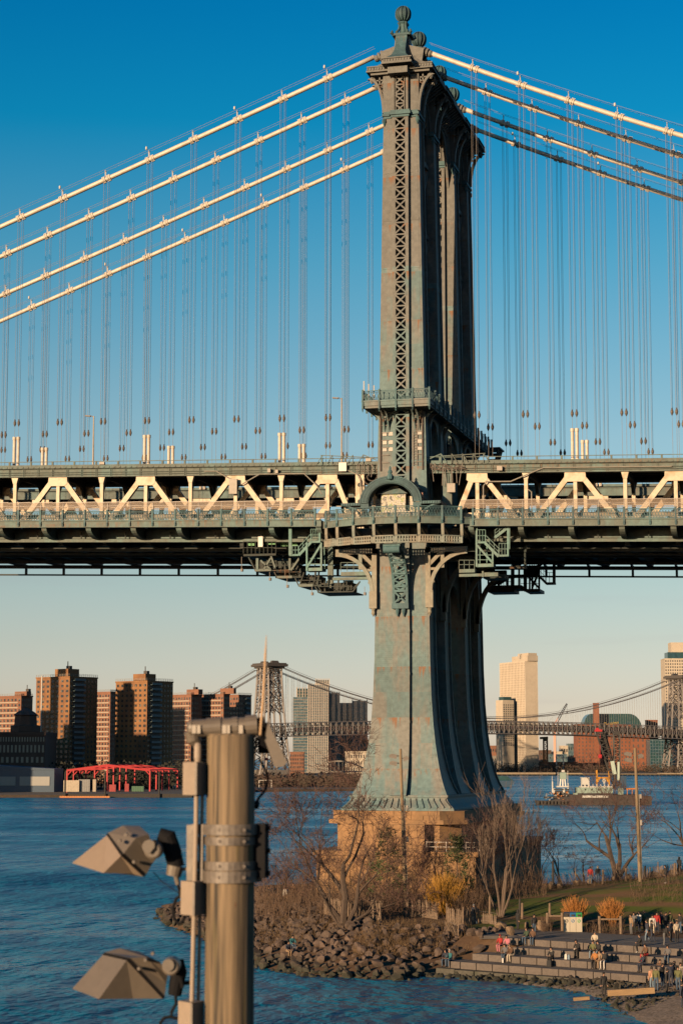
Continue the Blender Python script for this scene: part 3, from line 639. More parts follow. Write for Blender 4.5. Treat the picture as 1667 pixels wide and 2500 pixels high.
for ti, ty in enumerate(TRY):
    for a, b in ((XA, -2.7), (2.7, XB)):
        tc_ = MB(); run(tc_, ty, 49.88, 50.72, .8, a, b); run(tc_, ty, 50.72, 50.8, 1.0, a, b); run(tc_, ty, 49.82, 49.9, .95, a, b)
        if ti == 0:
            x = math.ceil(a/1.37)*1.37
            while x < b-.2:
                tc_.bar(sx(x, -.45, 49.9), sx(x, -.45, 50.75), .07, .07); tc_.bar(sx(x+.18, -.45, 49.9), sx(x+.18, -.45, 50.75), .05, .07); x += 1.83
            for zz in (50.1, 50.35): tc_.tube([sx(a, -.5, zz), sx(b, -.5, zz)], .045, 5)
        dpart(tc_, 'top_chord', 'deck_paint')
        bc = MB(); run(bc, ty, 42.5, 43.55, .75, a, b); run(bc, ty, 43.55, 43.62, .95, a, b); dpart(bc, 'bottom_chord', 'deck_paint')
    nodes = [(d, i) for i, d in enumerate(LP)]+[(d, i) for i, d in enumerate(RP)]
    for d, i in nodes:
        po = MB(); w = .4
        po.hexa([sx(d-w/2, ty-.2, 43.62), sx(d+w/2, ty-.2, 43.62), sx(d+w/2, ty+.2, 43.62), sx(d-w/2, ty+.2, 43.62), sx(d-w/2, ty-.2, 49.8), sx(d+w/2, ty-.2, 49.8), sx(d+w/2, ty+.2, 49.8), sx(d-w/2, ty+.2, 49.8)])
        if i % 2:
            po.prism([(-.42, 0), (.42, 0), (.22, -.75), (-.22, -.75)], sx(d, ty-.26, 49.82), (1, 0, GRADE), (0, 0, 1), (0, 1, 0), .52)
        dpart(po, 'truss_post', 'truss_cream')
        if i % 2 == 0:
            gs = MB(); gs.prism([(-1.15, 0), (1.15, 0), (1.2, -.75), (.85, -1.05), (-.85, -1.05), (-1.2, -.75)], sx(d, ty-.3, 49.82), (1, 0, GRADE), (0, 0, 1), (0, 1, 0), .6); dpart(gs, 'gusset', 'truss_cream')
            for s in (-1, 1):
                dg = MB(); e = d+s*PAN
                if XA-PAN < e < XB+PAN and not (abs(e) < 8):
                    dg.bar(sx(d+s*.9, ty, 49.2), sx(e-s*.25, ty, 43.6), .58, .5, up=(0, 1, 0)); dpart(dg, 'diagonal', 'truss_cream')
        if i % 2:
            gs = MB(); gs.prism([(-1.0, 0), (1.0, 0), (.55, .95), (-.55, .95)], sx(d, ty-.29, 43.62), (1, 0, GRADE), (0, 0, 1), (0, 1, 0), .58); dpart(gs, 'gusset', 'truss_cream')
    # end posts beside the tower
    for s in (-1, 1):
        ep = MB(); d = s*5.05
        ep.hexa([sx(d-.5, ty-.3, 43.62), sx(d+.5, ty-.3, 43.62), sx(d+.5, ty+.3, 43.62), sx(d-.5, ty+.3, 43.62), sx(d-.5, ty-.3, 49.85), sx(d+.5, ty-.3, 49.85), sx(d+.5, ty+.3, 49.85), sx(d-.5, ty+.3, 49.85)])
        if s < 0: 
            o = dpart(ep, 'end_post', 'truss_cream')
            for zz in (48.6, 46.7):
                h = MB(); h.tube([sx(d, ty-.32, zz), sx(d, ty-.301, zz)], .26, 12); dpart(h, 'manhole', 'under_paint', o)
        else: dpart(ep, 'end_post', 'deck_paint')
        dg = MB(); dd = s*8.75; dg.bar(sx(dd-s*.9, ty, 49.2), sx(s*5.7, ty, 43.9), .55, .5, up=(0, 1, 0)); dpart(dg, 'diagonal', 'truss_cream')
# upper roadways over the railway tracks, on deep floor beams
for (ya, yb) in ((.5, 8.0), (21.2, 28.8)):
    s1 = MB(); s1.hexa([sx(XA, ya, 50.85), sx(XB, ya, 50.85), sx(XB, yb, 50.85), sx(XA, yb, 50.85), sx(XA, ya, 51.15), sx(XB, ya, 51.15), sx(XB, yb, 51.15), sx(XA, yb, 51.15)])
    dpart(s1, 'upper_roadway', 'asphalt_dark')
    for d in LP+RP:
        fb = MB(); pr = [(ya-.1, 50.84), (yb+.1, 50.84), (yb+.1, 48.3), (yb-.8, 49.5), (yb-2.2, 49.75), (ya+2.2, 49.75), (ya+.8, 49.5), (ya-.1, 48.3)]
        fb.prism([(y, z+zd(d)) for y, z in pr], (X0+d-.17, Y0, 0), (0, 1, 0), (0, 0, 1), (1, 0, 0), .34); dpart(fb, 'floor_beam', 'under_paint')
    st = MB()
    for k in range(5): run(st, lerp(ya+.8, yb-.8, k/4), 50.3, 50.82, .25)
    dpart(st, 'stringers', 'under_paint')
# outer parapet on the top chord
pr = MB(); run(pr, -.55, 50.8, 51.0, .5); run(pr, -.7, 51.0, 51.22, .12); run(pr, -.72, 51.56, 51.64, .07)
x = XA+.5
while x < XB:
    pr.box(X0+x-.1, X0+x+.1, Y0-.78, Y0-.62, 51.0+zd(x), 51.64+zd(x)); x += 2.74
x = XA+.3
while x < XB:
    pr.box(X0+x-.09, X0+x+.09, Y0-.86, Y0-.7, 50.82+zd(x), 51.0+zd(x)); x += .68
dpart(pr, 'parapet', 'deck_paint')
pr2 = MB(); run(pr2, 29.9, 50.8, 51.3, .4); run(pr2, 29.9, 51.56, 51.64, .07); run(pr2, 8.3, 51.0, 51.3, .2); run(pr2, 21.0, 51.0, 51.3, .2); dpart(pr2, 'far_parapet', 'deck_paint')
# lower deck
lo = MB(); lo.hexa([sx(XA, .6, 43.7), sx(XB, .6, 43.7), sx(XB, 28.7, 43.7), sx(XA, 28.7, 43.7), sx(XA, .6, 44.0), sx(XB, .6, 44.0), sx(XB, 28.7, 44.0), sx(XA, 28.7, 44.0)]); dpart(lo, 'lower_roadway', 'asphalt_dark')
for d in LP+RP:
    fb = MB()
    prf = [(-.9, 43.3), (30.1, 43.3), (30.1, 42.6), (27.5, 41.9), (1.7, 41.9), (-.9, 42.6)]
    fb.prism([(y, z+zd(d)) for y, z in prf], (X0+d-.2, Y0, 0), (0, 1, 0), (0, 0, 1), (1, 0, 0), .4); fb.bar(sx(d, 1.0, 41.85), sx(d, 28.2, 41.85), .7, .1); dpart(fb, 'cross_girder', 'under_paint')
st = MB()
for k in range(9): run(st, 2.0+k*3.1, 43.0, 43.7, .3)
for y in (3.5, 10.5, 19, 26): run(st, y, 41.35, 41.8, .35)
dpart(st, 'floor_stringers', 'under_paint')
for i, d in enumerate(LP[:-1]):
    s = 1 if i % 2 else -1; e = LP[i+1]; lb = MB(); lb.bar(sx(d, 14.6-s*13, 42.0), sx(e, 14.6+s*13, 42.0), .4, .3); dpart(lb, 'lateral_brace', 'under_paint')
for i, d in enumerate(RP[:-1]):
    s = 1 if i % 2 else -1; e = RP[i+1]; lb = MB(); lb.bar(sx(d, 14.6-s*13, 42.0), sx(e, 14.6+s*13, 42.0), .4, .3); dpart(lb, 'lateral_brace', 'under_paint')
for a, b in ((XA, -8.9), (8.6, XB)):
    pp = MB(); run(pp, -1.0, 42.0, 42.36, .36, a, b); dpart(pp, 'service_pipe', 'deck_paint')
    tr = MB(); run(tr, 33.8, 41.1, 41.3, .3, a, b); run(tr, 6.0, 41.2, 41.45, .35, a, b)
    x = math.ceil(a/5.483)*5.483
    while x < b:
        tr.box(X0+x-.14, X0+x+.14, Y0+33.65, Y0+33.95, 41.3+zd(x), 42.6+zd(x)); tr.bar(sx(x, 33.8, 42.4), sx(x, 30.2, 42.9), .25); tr.bar(sx(x, -1.0, 42.3), sx(x, -1.0, 43.2), .12); x += 5.483
    dpart(tr, 'traveller_rail', 'under_paint')
# footway outside the near truss
FY = -4.3
for a, b in ((XA, -8.45), (8.35, XB)):
    wk = MB(); wk.hexa([sx(a, FY, 43.95), sx(b, FY, 43.95), sx(b, -.5, 43.95), sx(a, -.5, 43.95), sx(a, FY, 44.1), sx(b, FY, 44.1), sx(b, -.5, 44.1), sx(a, -.5, 44.1)]); dpart(wk, 'footway', 'asphalt_dark')
    fa = MB(); run(fa, FY-.1, 43.4, 44.1, .16, a, b); run(fa, FY-.16, 44.06, 44.15, .3, a, b); run(fa, FY-.16, 43.36, 43.44, .28, a, b); dpart(fa, 'footway_fascia', 'deck_paint')
bw = MB()
for d in LP+RP:
    for k in (0, .5):
        dd = d+PAN*k
        if k == 0 and XA < dd < XB:
            cur = [(FY+.1+3.4*(1-math.cos(R(t))), 43.35-1.0*math.sin(R(t))) for t in range(0, 91, 15)]
            br = MB(); br.strip([(X0+dd-.16, Y0+a, z+zd(dd)) for a, z in cur], [(X0+dd-.16, Y0+a, 43.93+zd(dd)) for a, z in cur], .32, (1, 0, 0)); br.strip([(X0+dd-.3, Y0+a, z-.06+zd(dd)) for a, z in cur], [(X0+dd-.3, Y0+a, z+.06+zd(dd)) for a, z in cur], .6, (1, 0, 0)); dpart(br, 'footway_bracket', 'deck_paint')
RAILM = rail_panel(PAN/2-.24, 1.1, 'railing_panel', 'teal_paint')
pm = MB(); pm.box(-.1, .1, -.12, .12, -.25, 1.25); pm.bar((0, -.1, -.25), (0, -.02, -.6), .2); pm.box(-.12, .12, -.16, .14, 1.2, 1.3); POSTM = pm.mesh('railing_post', 'teal_paint')
fm = MB(); fm.tube([(0, 0, 1.25), (0, 0, 2.0), (0, .12, 2.25)], .04, 5); fm.bar((-PAN/4, .05, 2.2), (PAN/4, .05, 2.2), .05); fm.bar((-PAN/4, .02, 1.75), (PAN/4, .02, 1.75), .035); FENM = fm.mesh('fence_frame', 'wire')
gmx = bpy.data.materials.new('fence_mesh'); gmx.use_nodes = True; nt = gmx.node_tree; L = nt.links.new; b = nt.nodes['Principled BSDF']
b.inputs['Base Color'].default_value = (.35, .26, .18, 1); b.inputs['Roughness'].default_value = .6; b.inputs['Alpha'].default_value = 0.35; MATS['fence_mesh'] = gmx
sm = MB(); sm.box(-PAN/4, PAN/4, .045, .052, 1.25, 2.18); SHEM = sm.mesh('fence_mesh_panel', 'fence_mesh')
for base_, step, n in ((LP[0]-.3, -PAN/2, 21), (RP[0]+.3, PAN/2, 11)):
    for k in range(n):
        x = base_+step*k
        p = Vector(sx(x, FY-.2, 44.1))+doff
        link('railing_post', POSTM, deck, loc=p)
        q = Vector(sx(x+step/2, FY-.2, 44.15))+doff
        o = link('railing_panel', RAILM, deck, loc=q); o.rotation_euler = (0, -math.atan(GRADE)*1, 0)
        link('fence_frame', FENM, deck, loc=p+Vector((0, .12, 0))); link('fence_mesh_panel', SHEM, deck, loc=p+Vector((0, .12, 0)))
inn = MB()
for a, b in ((XA, -8.4), (8.4, XB)): run(inn, -.9, 45.25, 45.31, .06, a, b); run(inn, -.9, 44.7, 44.75, .05, a, b)
run(inn, .9, 45.0, 45.5, .1); run(inn, 1.0, 46.3, 46.36, .06); dpart(inn, 'inner_fence', 'truss_cream')
# blue hoardings and barriers behind the railing
mat('hoarding_blue', (0.20, 0.32, 0.38), .6, var=.1); mat('pipe_grey', (0.4, 0.38, 0.33), .6, var=.1)
hb = MB()
for a, b in ((-49, -46.5), (-38, -36.3), (-31, -29.5), (-21, -18.5), (14, 17.5), (20, 23), (25, 29), (31, 34)): run(hb, .5, 44.0, 45.0, .1, a, b)
dpart(hb, 'barrier_panels', 'hoarding_blue')
# junction boxes and conduits hung on the near truss
for (x, z, w, hgt, m) in ((-19.9, 47.6, .95, 1.75, 'grey_box'), (-6.9, 50.1, .9, 1.0, 'white_paint'), (-15.6, 50.05, .35, .45, 'grey_box'), (-14.7, 49.95, .35, .4, 'grey_box'), (-3.9, 51.2, .6, .35, 'grey_box'), (5.6, 47.6, .9, 1.0, 'grey_box'),
                          (11.1, 50.0, .6, .5, 'grey_box'), (-36, 51.2, .6, .3, 'grey_box')):
    jb = MB(); jb.hexa([sx(x-w/2, -.95, z), sx(x+w/2, -.95, z), sx(x+w/2, -.55, z), sx(x-w/2, -.55, z), sx(x-w/2, -.95, z+hgt), sx(x+w/2, -.95, z+hgt), sx(x+w/2, -.55, z+hgt), sx(x-w/2, -.55, z+hgt)]); dpart(jb, 'junction_box', m)
cd = MB()
for pts in ([(-23.5, 50.3), (-22, 50.3), (-20.6, 49.5), (-19.9, 49.3)], [(-19, 48.7), (-16.8, 49.9), (-11.5, 49.9), (-10, 48.5), (-9.4, 47.5)], [(-6.5, 50.3), (-5.2, 49.7), (-4.9, 49.0), (-4.9, 44.3)], [(9.5, 48.8), (12.3, 48.8), (14.2, 49.6), (16, 50.3), (30, 50.3)], [(9.2, 44.2), (9.2, 48.3), (9.6, 48.8)], [(14.6, 44.2), (14.6, 47.6), (14.2, 47.9)]):
    cd.tube([sx(x, -.62, z) for x, z in pts], .07, 6)
dpart(cd, 'conduits', 'pipe_grey')
cl = MB()       # coiled spare cable beside the tower
for k, (x, z, r) in enumerate(((-3.6, 49.2, .75), (-3.4, 49.5, .6), (-3.8, 49.0, .9))):
    cl.tube([(X0+x+r*math.cos(R(t)), Y0-1.0-k*.1, z+r*.8*math.sin(R(t))) for t in range(160, 390, 15)], .07, 5)
for k in range(14):
    x = -5.2+k*.27; cl.bar(sx(x, -.9, 49.3+rnd.random()), sx(x+rnd.uniform(-.3, .3), -.9, 50.9), .06)
for k in range(16):
    x = 2.9+k*.24; cl.bar(sx(x, -.9, 48.2+rnd.random()*2), sx(x+rnd.uniform(-.4, .4), -.9, 50.9), .06); cl.tube([sx(x, -.9, 50.2+rnd.random()*.6), sx(x+.9, -.9, 50+rnd.random()*.6)], .05, 5)
dpart(cl, 'cable_bundles', 'socket', kind='stuff')
rs = MB()       # hand rails rising to the tower on the parapet
for s in (-1, 1):
    rs.bar(sx(s*2.9, -.9, 51.6), sx(s*9.5, -.9, 51.95), .08); rs.bar(sx(s*2.9, -.9, 51.3), sx(s*4.5, -.9, 51.95), .1)
    for k in range(5): rs.bar(sx(s*(4.5+k*1.2), -.9, 50.9), sx(s*(4.5+k*1.2), -.9, 51.95), .08); rs.bar(sx(s*(4.5+k*1.2), -.9, 51.95), sx(s*(5.1+k*1.2), -.9, 51.0), .07)
dpart(rs, 'stepped_railing', 'deck_paint')
# ------------------------------------------------------------------ lamp posts on the roadway
for px, ytop, n in ((228, 1016, 'left'), (834, 972, 'mid')):
    p = at_y(px, 1128, Y0+7.7)
    dx = p.x-X0; zb = 51.15+zd(dx); zt = at_y(px, ytop, Y0+7.7).z
    o = thing('street_lamp', (p.x, Y0+7.7, zb), 'slim roadway lamp post on the upper deck, ' + ('well left of the bridge tower' if n == 'left' else 'closest to the bridge tower'), 'street lamp', group='roadway lamps')
    q = MB(); q.tube([(0, 0, 0), (0, 0, zt-zb)], [.13, .08], 7); q.build('pole', 'grey_box', o)
    q = MB(); q.tube([(0, 0, zt-zb-.1), (-.5, 0, zt-zb+.1)], .05, 5); q.prism([(0, 0), (-.75, .12), (-.75, -.05), (-.1, -.12)], (-.35, -.14, zt-zb+.05), (1, 0, 0), (0, 0, 1), (0, 1, 0), .28); q.build('lamp_head', 'socket', o)

# ================================================================== CABLES AND SUSPENDERS
def zc(dx):
    u = abs(dx)-3.2
    return 99.06-.3748*u+.00014*u*u if dx < 0 else 98.95-.46*u+.0012*u*u
CN = ['nearest of the four cream suspension cables, the topmost one in view', 'second cream suspension cable counted from the topmost one', 'third cream suspension cable counted from the topmost one', 'farthest of the four cream suspension cables, the lowest in view']
clm = MB()
for s in (-1, 1):
    for k in (0, .22): clm.tube([(s*(.14+k), 0, 0), (s*(.14+k+.15), 0, 0)], .37-.03*k, 12)
    clm.tube([(s*.1, 0, 0), (s*.55, 0, 0)], .315, 12)
    for k in range(3):
        clm.box(s*(.18+k*.15)-.04, s*(.18+k*.15)+.04, -.12, .12, .28, .41); clm.box(s*(.18+k*.15)-.04, s*(.18+k*.15)+.04, -.12, .12, -.41, -.28)
CLM = clm.mesh('cable_clamp', 'cable_paint')
pm = MB(); pm.bar((0, -.12, .3), (0, -.12, 1.1), .06); pm.bar((0, .12, .3), (0, .12, 1.1), .06); pm.box(-.05, .05, -.2, .2, .95, 1.0); STAN = pm.mesh('stanchion', 'wire')
pm = MB(); pm.lathe((0, 0, 1.05), [(.09, 0), (.13, .08), (.13, .3), (.09, .38)], 8); BEAC = pm.mesh('beacon', 'white_paint')
pm = MB(); pm.lathe((0, 0, -.42), [(.05, 0), (.1, .12), (.17, .3), (.17, .5), (.12, .62), (.06, .85)], 8); SOCK = pm.mesh('rope_socket', 'socket')
for ci, ty in enumerate(TRY):
    cab = thing('suspension_cable', (X0, Y0+ty, 99), CN[ci], 'bridge cable', group='main cables of the near suspension bridge')
    coff = -Vector((X0, Y0+ty, 99))
    for a, b in ((XA-14, -3.3), (3.3, XB+1)):
        t = MB(); n = 24
        t.tube([(X0+lerp(a, b, i/n)-X0, 0, zc(lerp(a, b, i/n))-99) for i in range(n+1)], .275, 12); t.build('cable_strand', 'cable_paint', cab, smooth=True)
        hr = MB()
        for y in (-.3, .3): hr.tube([(lerp(a, b, i/n), y, zc(lerp(a, b, i/n))+1.15-99) for i in range(n+1)], .018, 4, cap=False)
        hr.build('hand_ropes', 'wire', cab)
    pts = [(-8.86-PAN*i, i, -1) for i in range(13)]+[(8.43+PAN*i, i, 1) for i in range(6)]
    for d, i, s in pts:
        slope = math.atan(.37) if d < 0 else -math.atan(.45-.0024*(abs(d)-3))
        z = zc(d)
        c = link('cable_clamp', CLM, cab, loc=(d, 0, z-99)); c.rotation_euler = (0, -slope, 0)
        st_ = link('stanchion', STAN, cab, loc=(d-.15, 0, z-99))
        if (i+ci) % 2 == (1 if s > 0 else 0) and (ci in (0, 3)): link('beacon', BEAC, cab, loc=(d-.4, -.25, z-99.0+.1))
        zs = 56.45+zd(d); zb = 51.0+zd(d)
        sp = MB()
        for dx, dy in ((-.32, -.12), (-.2, .12), (.2, -.12), (.32, .12)):
            sp.tube([(d+dx, dy, z-99), (d+dx*.92, dy, zs+.35-99)], .02, 4, cap=False)
        for dx in (-.26, .26): sp.tube([(d+dx*.95, 0, zs-.2-99), (d+dx*.9, 0, zb-99)], .02, 4, cap=False)
        so = sp.build('suspender_ropes', 'wire', cab)
        for dx in (-.25, .25): link('rope_socket', SOCK, so, loc=(d+dx, 0, zs-99))
        k3 = (i % 3 == 1) if s < 0 else (i % 3 == 2)
        if s < 0: k3 = i in (1, 4, 7, 10)
        if k3:      # white sleeves guarding the ropes
            sl = MB(); top = (54.75 if ci < 2 else 52.4)+zd(d)
            for dx in (-.25, .25):
                sl.tube([(d+dx, 0, zb-99), (d+dx, 0, top-99)], .19, 10); sl.tube([(d+dx, 0, top-.35-99), (d+dx, 0, top-99)], .235, 10)
            sl.build('rope_sleeves', 'cable_paint', so)
# ================================================================== WATER AND FAR SHORES
WZ = 1.0      # river level
FH = Vector((-math.sin(YAW), math.cos(YAW), 0))
def pt(px, py, D): d = ray(px, py); return CP+d*(D/(d.x*FH.x+d.y*FH.y))
def gpt(px, D, z=0): p = pt(px, 1850, D); return Vector((p.x, p.y, z))
def zt(py, D, px=833): return pt(px, py, D).z
wm = bpy.data.materials.new('river_water'); wm.use_nodes = True; nt = wm.node_tree; L = nt.links.new; b = nt.nodes['Principled BSDF']
b.inputs['Base Color'].default_value = (0.0, 0.23, 0.41, 1); b.inputs['Roughness'].default_value = 0.34; b.inputs['IOR'].default_value = 1.33
g = nd(nt, 'ShaderNodeNewGeometry')
hs = []
for sc, st, dist, det in ((1.1, (1.0, .6, 1), .55, 3), (0.3, (1, .45, 1), 1.8, 3), (0.06, (1, .4, 1), 5.0, 3)):
    mp = nd(nt, 'ShaderNodeMapping'); mp.inputs['Scale'].default_value = [sc*k for k in st]; mp.inputs['Rotation'].default_value = (0, 0, R(14)); L(g.outputs['Position'], mp.inputs[0])
    n = nd(nt, 'ShaderNodeTexNoise'); n.inputs['Scale'].default_value = 1; n.inputs['Detail'].default_value = det; L(mp.outputs[0], n.inputs[0])
    m_ = nd(nt, 'ShaderNodeMath', operation='MULTIPLY'); m_.inputs[1].default_value = dist; L(n.outputs[0], m_.inputs[0]); hs.append(m_)
a1 = nd(nt, 'ShaderNodeMath', operation='ADD'); L(hs[0].outputs[0], a1.inputs[0]); L(hs[1].outputs[0], a1.inputs[1])
a2 = nd(nt, 'ShaderNodeMath', operation='ADD'); L(a1.outputs[0], a2.inputs[0]); L(hs[2].outputs[0], a2.inputs[1])
bp = nd(nt, 'ShaderNodeBump'); bp.inputs['Strength'].default_value = 1.0; bp.inputs['Distance'].default_value = 1.0; L(a2.outputs[0], bp.inputs['Height']); L(bp.outputs[0], b.inputs['Normal'])
mpw = nd(nt, 'ShaderNodeMapping'); mpw.inputs['Scale'].default_value = (.004, .022, 1); mpw.inputs['Rotation'].default_value = (0, 0, R(14)); L(g.outputs['Position'], mpw.inputs[0]); nw = nd(nt, 'ShaderNodeTexNoise'); nw.inputs['Scale'].default_value = 1; nw.inputs['Detail'].default_value = 6; nw.inputs['Roughness'].default_value = .65; L(mpw.outputs[0], nw.inputs[0])
rw = nd(nt, 'ShaderNodeMapRange'); rw.inputs[1].default_value = .35; rw.inputs[2].default_value = .65; rw.inputs[3].default_value = .15; rw.inputs[4].default_value = .46; L(nw.outputs[0], rw.inputs[0]); L(rw.outputs[0], b.inputs['Roughness'])      # gusts roughen the water in long streaks
MATS['river_water'] = wm
w = MB(); w.quad((-9000, -600, WZ), (9000, -600, WZ), (9000, 14000, WZ), (-9000, 14000, WZ)); w.build('river_water', 'river_water', kind='structure', label='dark blue rippled tidal river')
bed = MB(); bed.quad((-9000, -600, -6), (9000, -600, -6), (9000, 14000, -6), (-9000, 14000, -6)); mat('river_bed_mud', (.05, .05, .04), .9); bed.build('river_bed', 'river_bed_mud', kind='structure')

mat('brick_tan', (0.36, 0.17, 0.06), 0.85, var=.16, scale=.12, coords='World', col2=(0.28, 0.125, 0.05))
mat('brick_rust', (0.34, 0.15, 0.085), 0.85, var=.12, scale=.1, coords='World')
mat('brick_dark', (0.15, 0.085, 0.06), 0.85, var=.15, scale=.15, coords='World')
mat('brick_domino', (0.36, 0.125, 0.06), 0.85, var=.15, scale=.08, coords='World')
mat('win_dark', (0.05, 0.06, 0.07), 0.25, var=.3, scale=.5, coords='World', col2=(0.22, 0.21, 0.18), mixlo=.55, mixhi=.6)
mat('win_band', (0.55, 0.47, 0.36), 0.7, var=.1)
mat('concrete_pale', (0.72, 0.63, 0.50), 0.7, var=.06, scale=.1, coords='World')
mat('concrete_grey', (0.36, 0.33, 0.29), 0.8, var=.12, scale=.3, coords='World')
mat('glass_blue', (0.10, 0.17, 0.21), 0.2, var=.3, scale=.3, coords='World', col2=(0.18, 0.26, 0.29))
mat('glass_teal', (0.035, 0.10, 0.105), 0.2, var=.25, scale=.1, coords='World', col2=(0.03, 0.09, 0.12))
mat('steel_tan', (0.26, 0.24, 0.235), 0.65, var=.15, scale=.2, coords='World')
mat('steel_far_dark', (0.10, 0.09, 0.085), 0.7, var=.15)
mat('shed_blue', (0.03, 0.09, 0.17), 0.5, var=.1); mat('shed_panel', (0.45, 0.46, 0.44), 0.6, var=.06, scale=2, stretch=(6, 6, .1))
mat('frame_red', (0.62, 0.005, 0.012), 0.7, var=.06)
mat('crane_orange', (0.75, 0.26, 0.04), 0.5, var=.08); mat('crane_pink', (0.75, 0.33, 0.22), 0.5, var=.05)
mat('sign_yellow', (0.80, 0.50, 0.05), 0.5, var=.03)
mat('shore_brush', (0.085, 0.055, 0.04), 0.95, var=.3, scale=.8, coords='World', col2=(0.05, 0.04, 0.025))
mat('pier_wood', (0.42, 0.33, 0.22), 0.8, var=.15); mat('pile_dark', (0.05, 0.045, 0.04), 0.9)
mat('foliage_dark', (0.03, 0.032, 0.02), .95, var=.3, scale=.6, coords='World')
# ground of the far banks, with a stone sea wall
bankL = MB()
outl = [gpt(-3200, 830), gpt(-420, 815), gpt(-60, 862), gpt(440, 866), gpt(470, 960), gpt(640, 1008), gpt(900, 1030), gpt(905, 1500), gpt(900, 2600), gpt(-3200, 2600)]
bankL.prism([(p.x, p.y) for p in outl], (0, 0, -3), (1, 0, 0), (0, 1, 0), (0, 0, 1), 5.2)
bankL.build('far_bank_ground', ['shore_brush'], kind='structure', label='low far river bank on the left below the brick towers')
bankR = MB(); outl = [gpt(930, 1930), gpt(1640, 1935), gpt(3000, 1940), gpt(3000, 4500), gpt(930, 4500)]
bankR.prism([(p.x, p.y) for p in outl], (0, 0, -3), (1, 0, 0), (0, 1, 0), (0, 0, 1), 5.5); bankR.build('opposite_bank_ground', ['shore_brush'], kind='structure', label='low opposite river bank on the right under the distant bridge')

def plan(px0, px1, D, dep, th=None):
    """footprint of a block: left-front corner at px0, front wall to px1; th = world angle of the right wall's normal"""
    a = gpt(px0, D)
    if th is None:
        u = CR.copy(); v = FH.copy()
    else:
        v2 = Vector((math.cos(R(th)), math.sin(R(th)), 0)); u = v2; v = Vector((-v2.y, v2.x, 0))
    # width so that the wall ends on px1
    lo, hi = 0.5, 400
    for _ in range(40):
        mid = (lo+hi)/2; q = a+u*mid; r = q-Vector((0, 0, 0)); x = 833.5+FPX*(r.dot(CR))/(r.dot(FH)*math.cos(PITCH))
        if x < px1: lo = mid
        else: hi = mid
    return a, u, v, lo, dep
def deep(a, u, v, w, px1):
    lo, hi = 1, 200
    for _ in range(40):
        mid = (lo+hi)/2; q = a+u*w+v*mid; x = 833.5+FPX*q.dot(CR)/(q.dot(FH)*math.cos(PITCH))
        if x < px1: lo = mid
        else: hi = mid
    return lo
def block(mb, a, u, v, w, d, z0, z1):
    p = [a, a+u*w, a+u*w+v*d, a+v*d]
    return mb.hexa([Vector((q.x, q.y, z0)) for q in p]+[Vector((q.x, q.y, z1)) for q in p])
def windows(mb, a, u, nrm, w, z0, z1, nx, nz, fw=.5, fh=.5, proud=.06, skip=None, r=None):
    """window panes of one wall: thin boxes set into a grid"""
    cw, ch = w/nx, (z1-z0)/nz
    for i in range(nx):
        if skip and skip(i): continue
        for k in range(nz):
            f = fw*(r.uniform(.8, 1.15) if r else 1)
            c = a+u*(cw*(i+.5)); zc_ = z0+ch*(k+.5); hw, hh = cw*f/2, ch*fh/2
            p = [c-u*hw+nrm*proud, c+u*hw+nrm*proud, c+u*hw-nrm*.2, c-u*hw-nrm*.2]
            mb.hexa([Vector((q.x, q.y, zc_-hh)) for q in p]+[Vector((q.x, q.y, zc_+hh)) for q in p])
    return mb
def root(name, a, label, cat, group=None): return thing(name, (a.x, a.y, 0), label, cat, group=group)
def fpart(mb, name, m, o, **kw):
    me = mb.mesh(name, m); me.transform(Matrix.Translation(-o.location)); return link(name, me, o, **kw)
TH = -23.6
